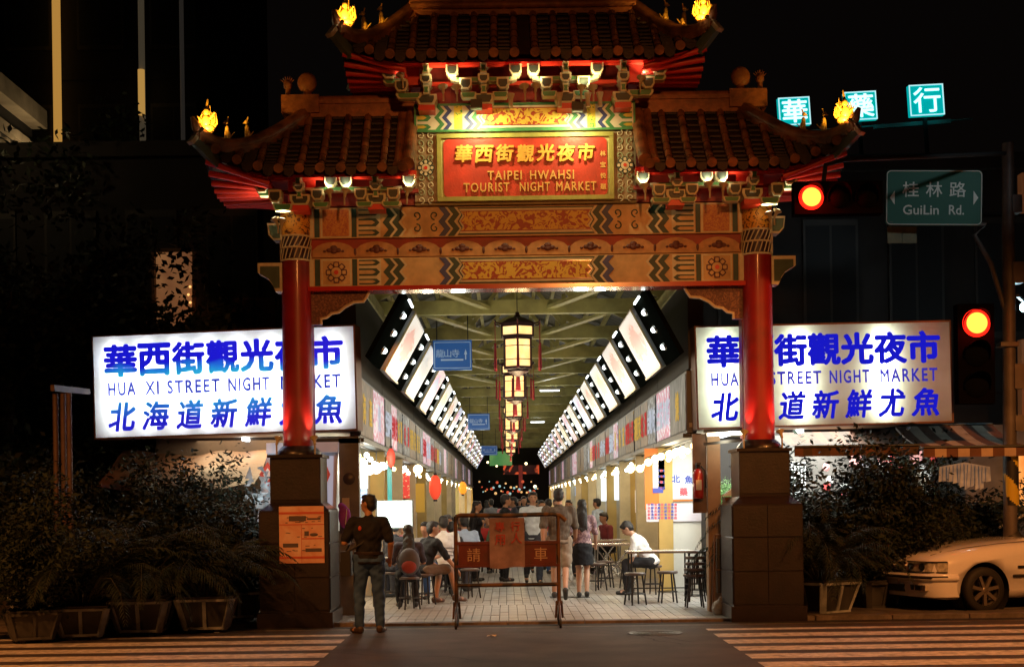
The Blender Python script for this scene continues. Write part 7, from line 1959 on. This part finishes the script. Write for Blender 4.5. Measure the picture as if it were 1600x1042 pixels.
# cyan rooftop characters
for i, (x0p,y0p,x1p,y1p,ch) in enumerate(((1217,152,1266,196,"華"),(1320,143,1370,188,"藥"),(1421,132,1475,181,"行"))):
    D = 44.0; a = P(x0p,y1p,D); c_ = P(x1p,y0p,D); ctr = (a+c_)/2; w_ = c_.x-a.x; h_ = c_.z-a.z
    t = thing('letter_box', ('left cyan lit box character partly behind the roof figures','middle cyan lit box character at the upper right','rightmost cyan lit box character at the upper right')[i], 'sign', ctr, rz=radians(4), ry=radians(-3.2), group='cyan lit rooftop characters')
    b = MB(); b.box((-w_/2,0,-h_/2),(w_/2,.2,h_/2)); b.build('box', emit('cyan_face', (.0,.62,.62), .62), t, local=True)
    b = MB(); e = .03
    for q in ((-w_/2,-.02,h_/2-e,w_/2,0,h_/2),(-w_/2,-.02,-h_/2,w_/2,0,-h_/2+e),(-w_/2,-.02,-h_/2+e,-w_/2+e,0,h_/2-e),(w_/2-e,-.02,-h_/2+e,w_/2,0,h_/2-e)): b.box(q[:3], q[3:])
    b.build('rim', emit('cyan_rim', (.55,.95,.98), 1.0), t, local=True)
    text(ch, 'character', emit('char_glow', (.70,1,1), 1.35), t, (0,-.03,0), h_*.80, w=w_*.78, bold=.02 if ch != "行" else .012)
    b = MB(); b.box((-.05,.2,-h_/2-1.2),(.05,.3,-h_/2+.1)); b.build('leg', black, t, local=True)
t = thing('sign_rail', 'dim rail running below the cyan rooftop characters', 'rail', P(1420,190,44.2))
b = MB(); b.beam(P(1365,199,44.4),P(1485,190,44.4),.1,.12); b.beam(P(1160,212,44.5),P(1520,186,44.5),.04,.04); b.build('rail', mat('rail_grey', (.3,.3,.3), .5), t)
# trees
bark = mat('bark', (.06,.045,.035), .9, var=.3, bump=.6, bs=12)
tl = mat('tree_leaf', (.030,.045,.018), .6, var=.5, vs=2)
def tree(x, y, h, R, label, seed, n=9000, rz_=(1,1,1), low=.3):
    r = random.Random(seed); t = thing('street_tree', label, 'tree', (x,y,0), group='street trees left of the gateway')
    b = MB(); tips = []
    b.tube([(0,0,0),(.08,.03,h*.2),(-.05,.05,h*.4),(.05,0,h*.6)], [.22,.17,.13,.10], 10)
    for q in range(13):
        a = r.uniform(0,2*pi); z0 = h*r.uniform(low,.6); p = Vector((0,0,z0)); L = R*r.uniform(.6,1.05); pts = [p]; d = Vector((cos(a),sin(a),r.uniform(.1,1.0))).normalized()
        for i in range(5): pts.append(pts[-1] + (d+Vector((r.uniform(-.25,.25),r.uniform(-.25,.25),r.uniform(-.1,.25))))*L/5); tips.append(pts[-1])
        b.tube(pts, [.07,.055,.04,.03,.02,.01], 6)
    b.build('trunk', bark, t, local=True)
    cl = [(tp + Vector((r.gauss(0,.3),r.gauss(0,.3),r.gauss(0,.3))), r.uniform(.35,.8)) for tp in tips] + [(Vector((r.uniform(-R,R)*.6,r.uniform(-R,R)*.6,h*r.uniform(low,1.0))), r.uniform(.4,.9)) for _ in range(16)]
    b = MB()
    for q in range(n):
        c0, cr = r.choice(cl); v = Vector((r.gauss(0,1),r.gauss(0,1),r.gauss(0,.8))); v = v.normalized()*cr*r.random()**.4
        p = c0 + v; d = Vector((r.gauss(0,1),r.gauss(0,1),r.gauss(0,.7))).normalized(); s_ = d.cross(Vector((r.gauss(0,1),r.gauss(0,1),1.1))).normalized(); l = r.uniform(.09,.19)
        b.add([p, p+d*l*.5+s_*l*.28, p+d*l, p+d*l*.5-s_*l*.28], [(0,1,2,3)])
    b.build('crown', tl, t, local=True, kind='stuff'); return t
tree(pg(90,25), 25.5, 7.4, 2.2, 'broad dark street tree with spread crown at the left edge', 2, 15000, low=.25)
tree(pg(235,23.2), 23.3, 6.6, 1.5, 'smaller dark tree before the orange window', 5, 9000, low=.35)
tree(pg(20,22.5), 22.3, 6.9, 1.7, 'dark tree in front of the old cornices', 7, 10000, low=.25)
tree(pg(165,33), 33.5, 10.2, 2.3, 'tall dark tree hiding the foot of the lit columns', 9, 12000, low=.35)
tree(pg(300,35), 35.5, 9.6, 1.9, 'slim tall dark tree behind the gateway roof corner', 13, 8000, low=.35)
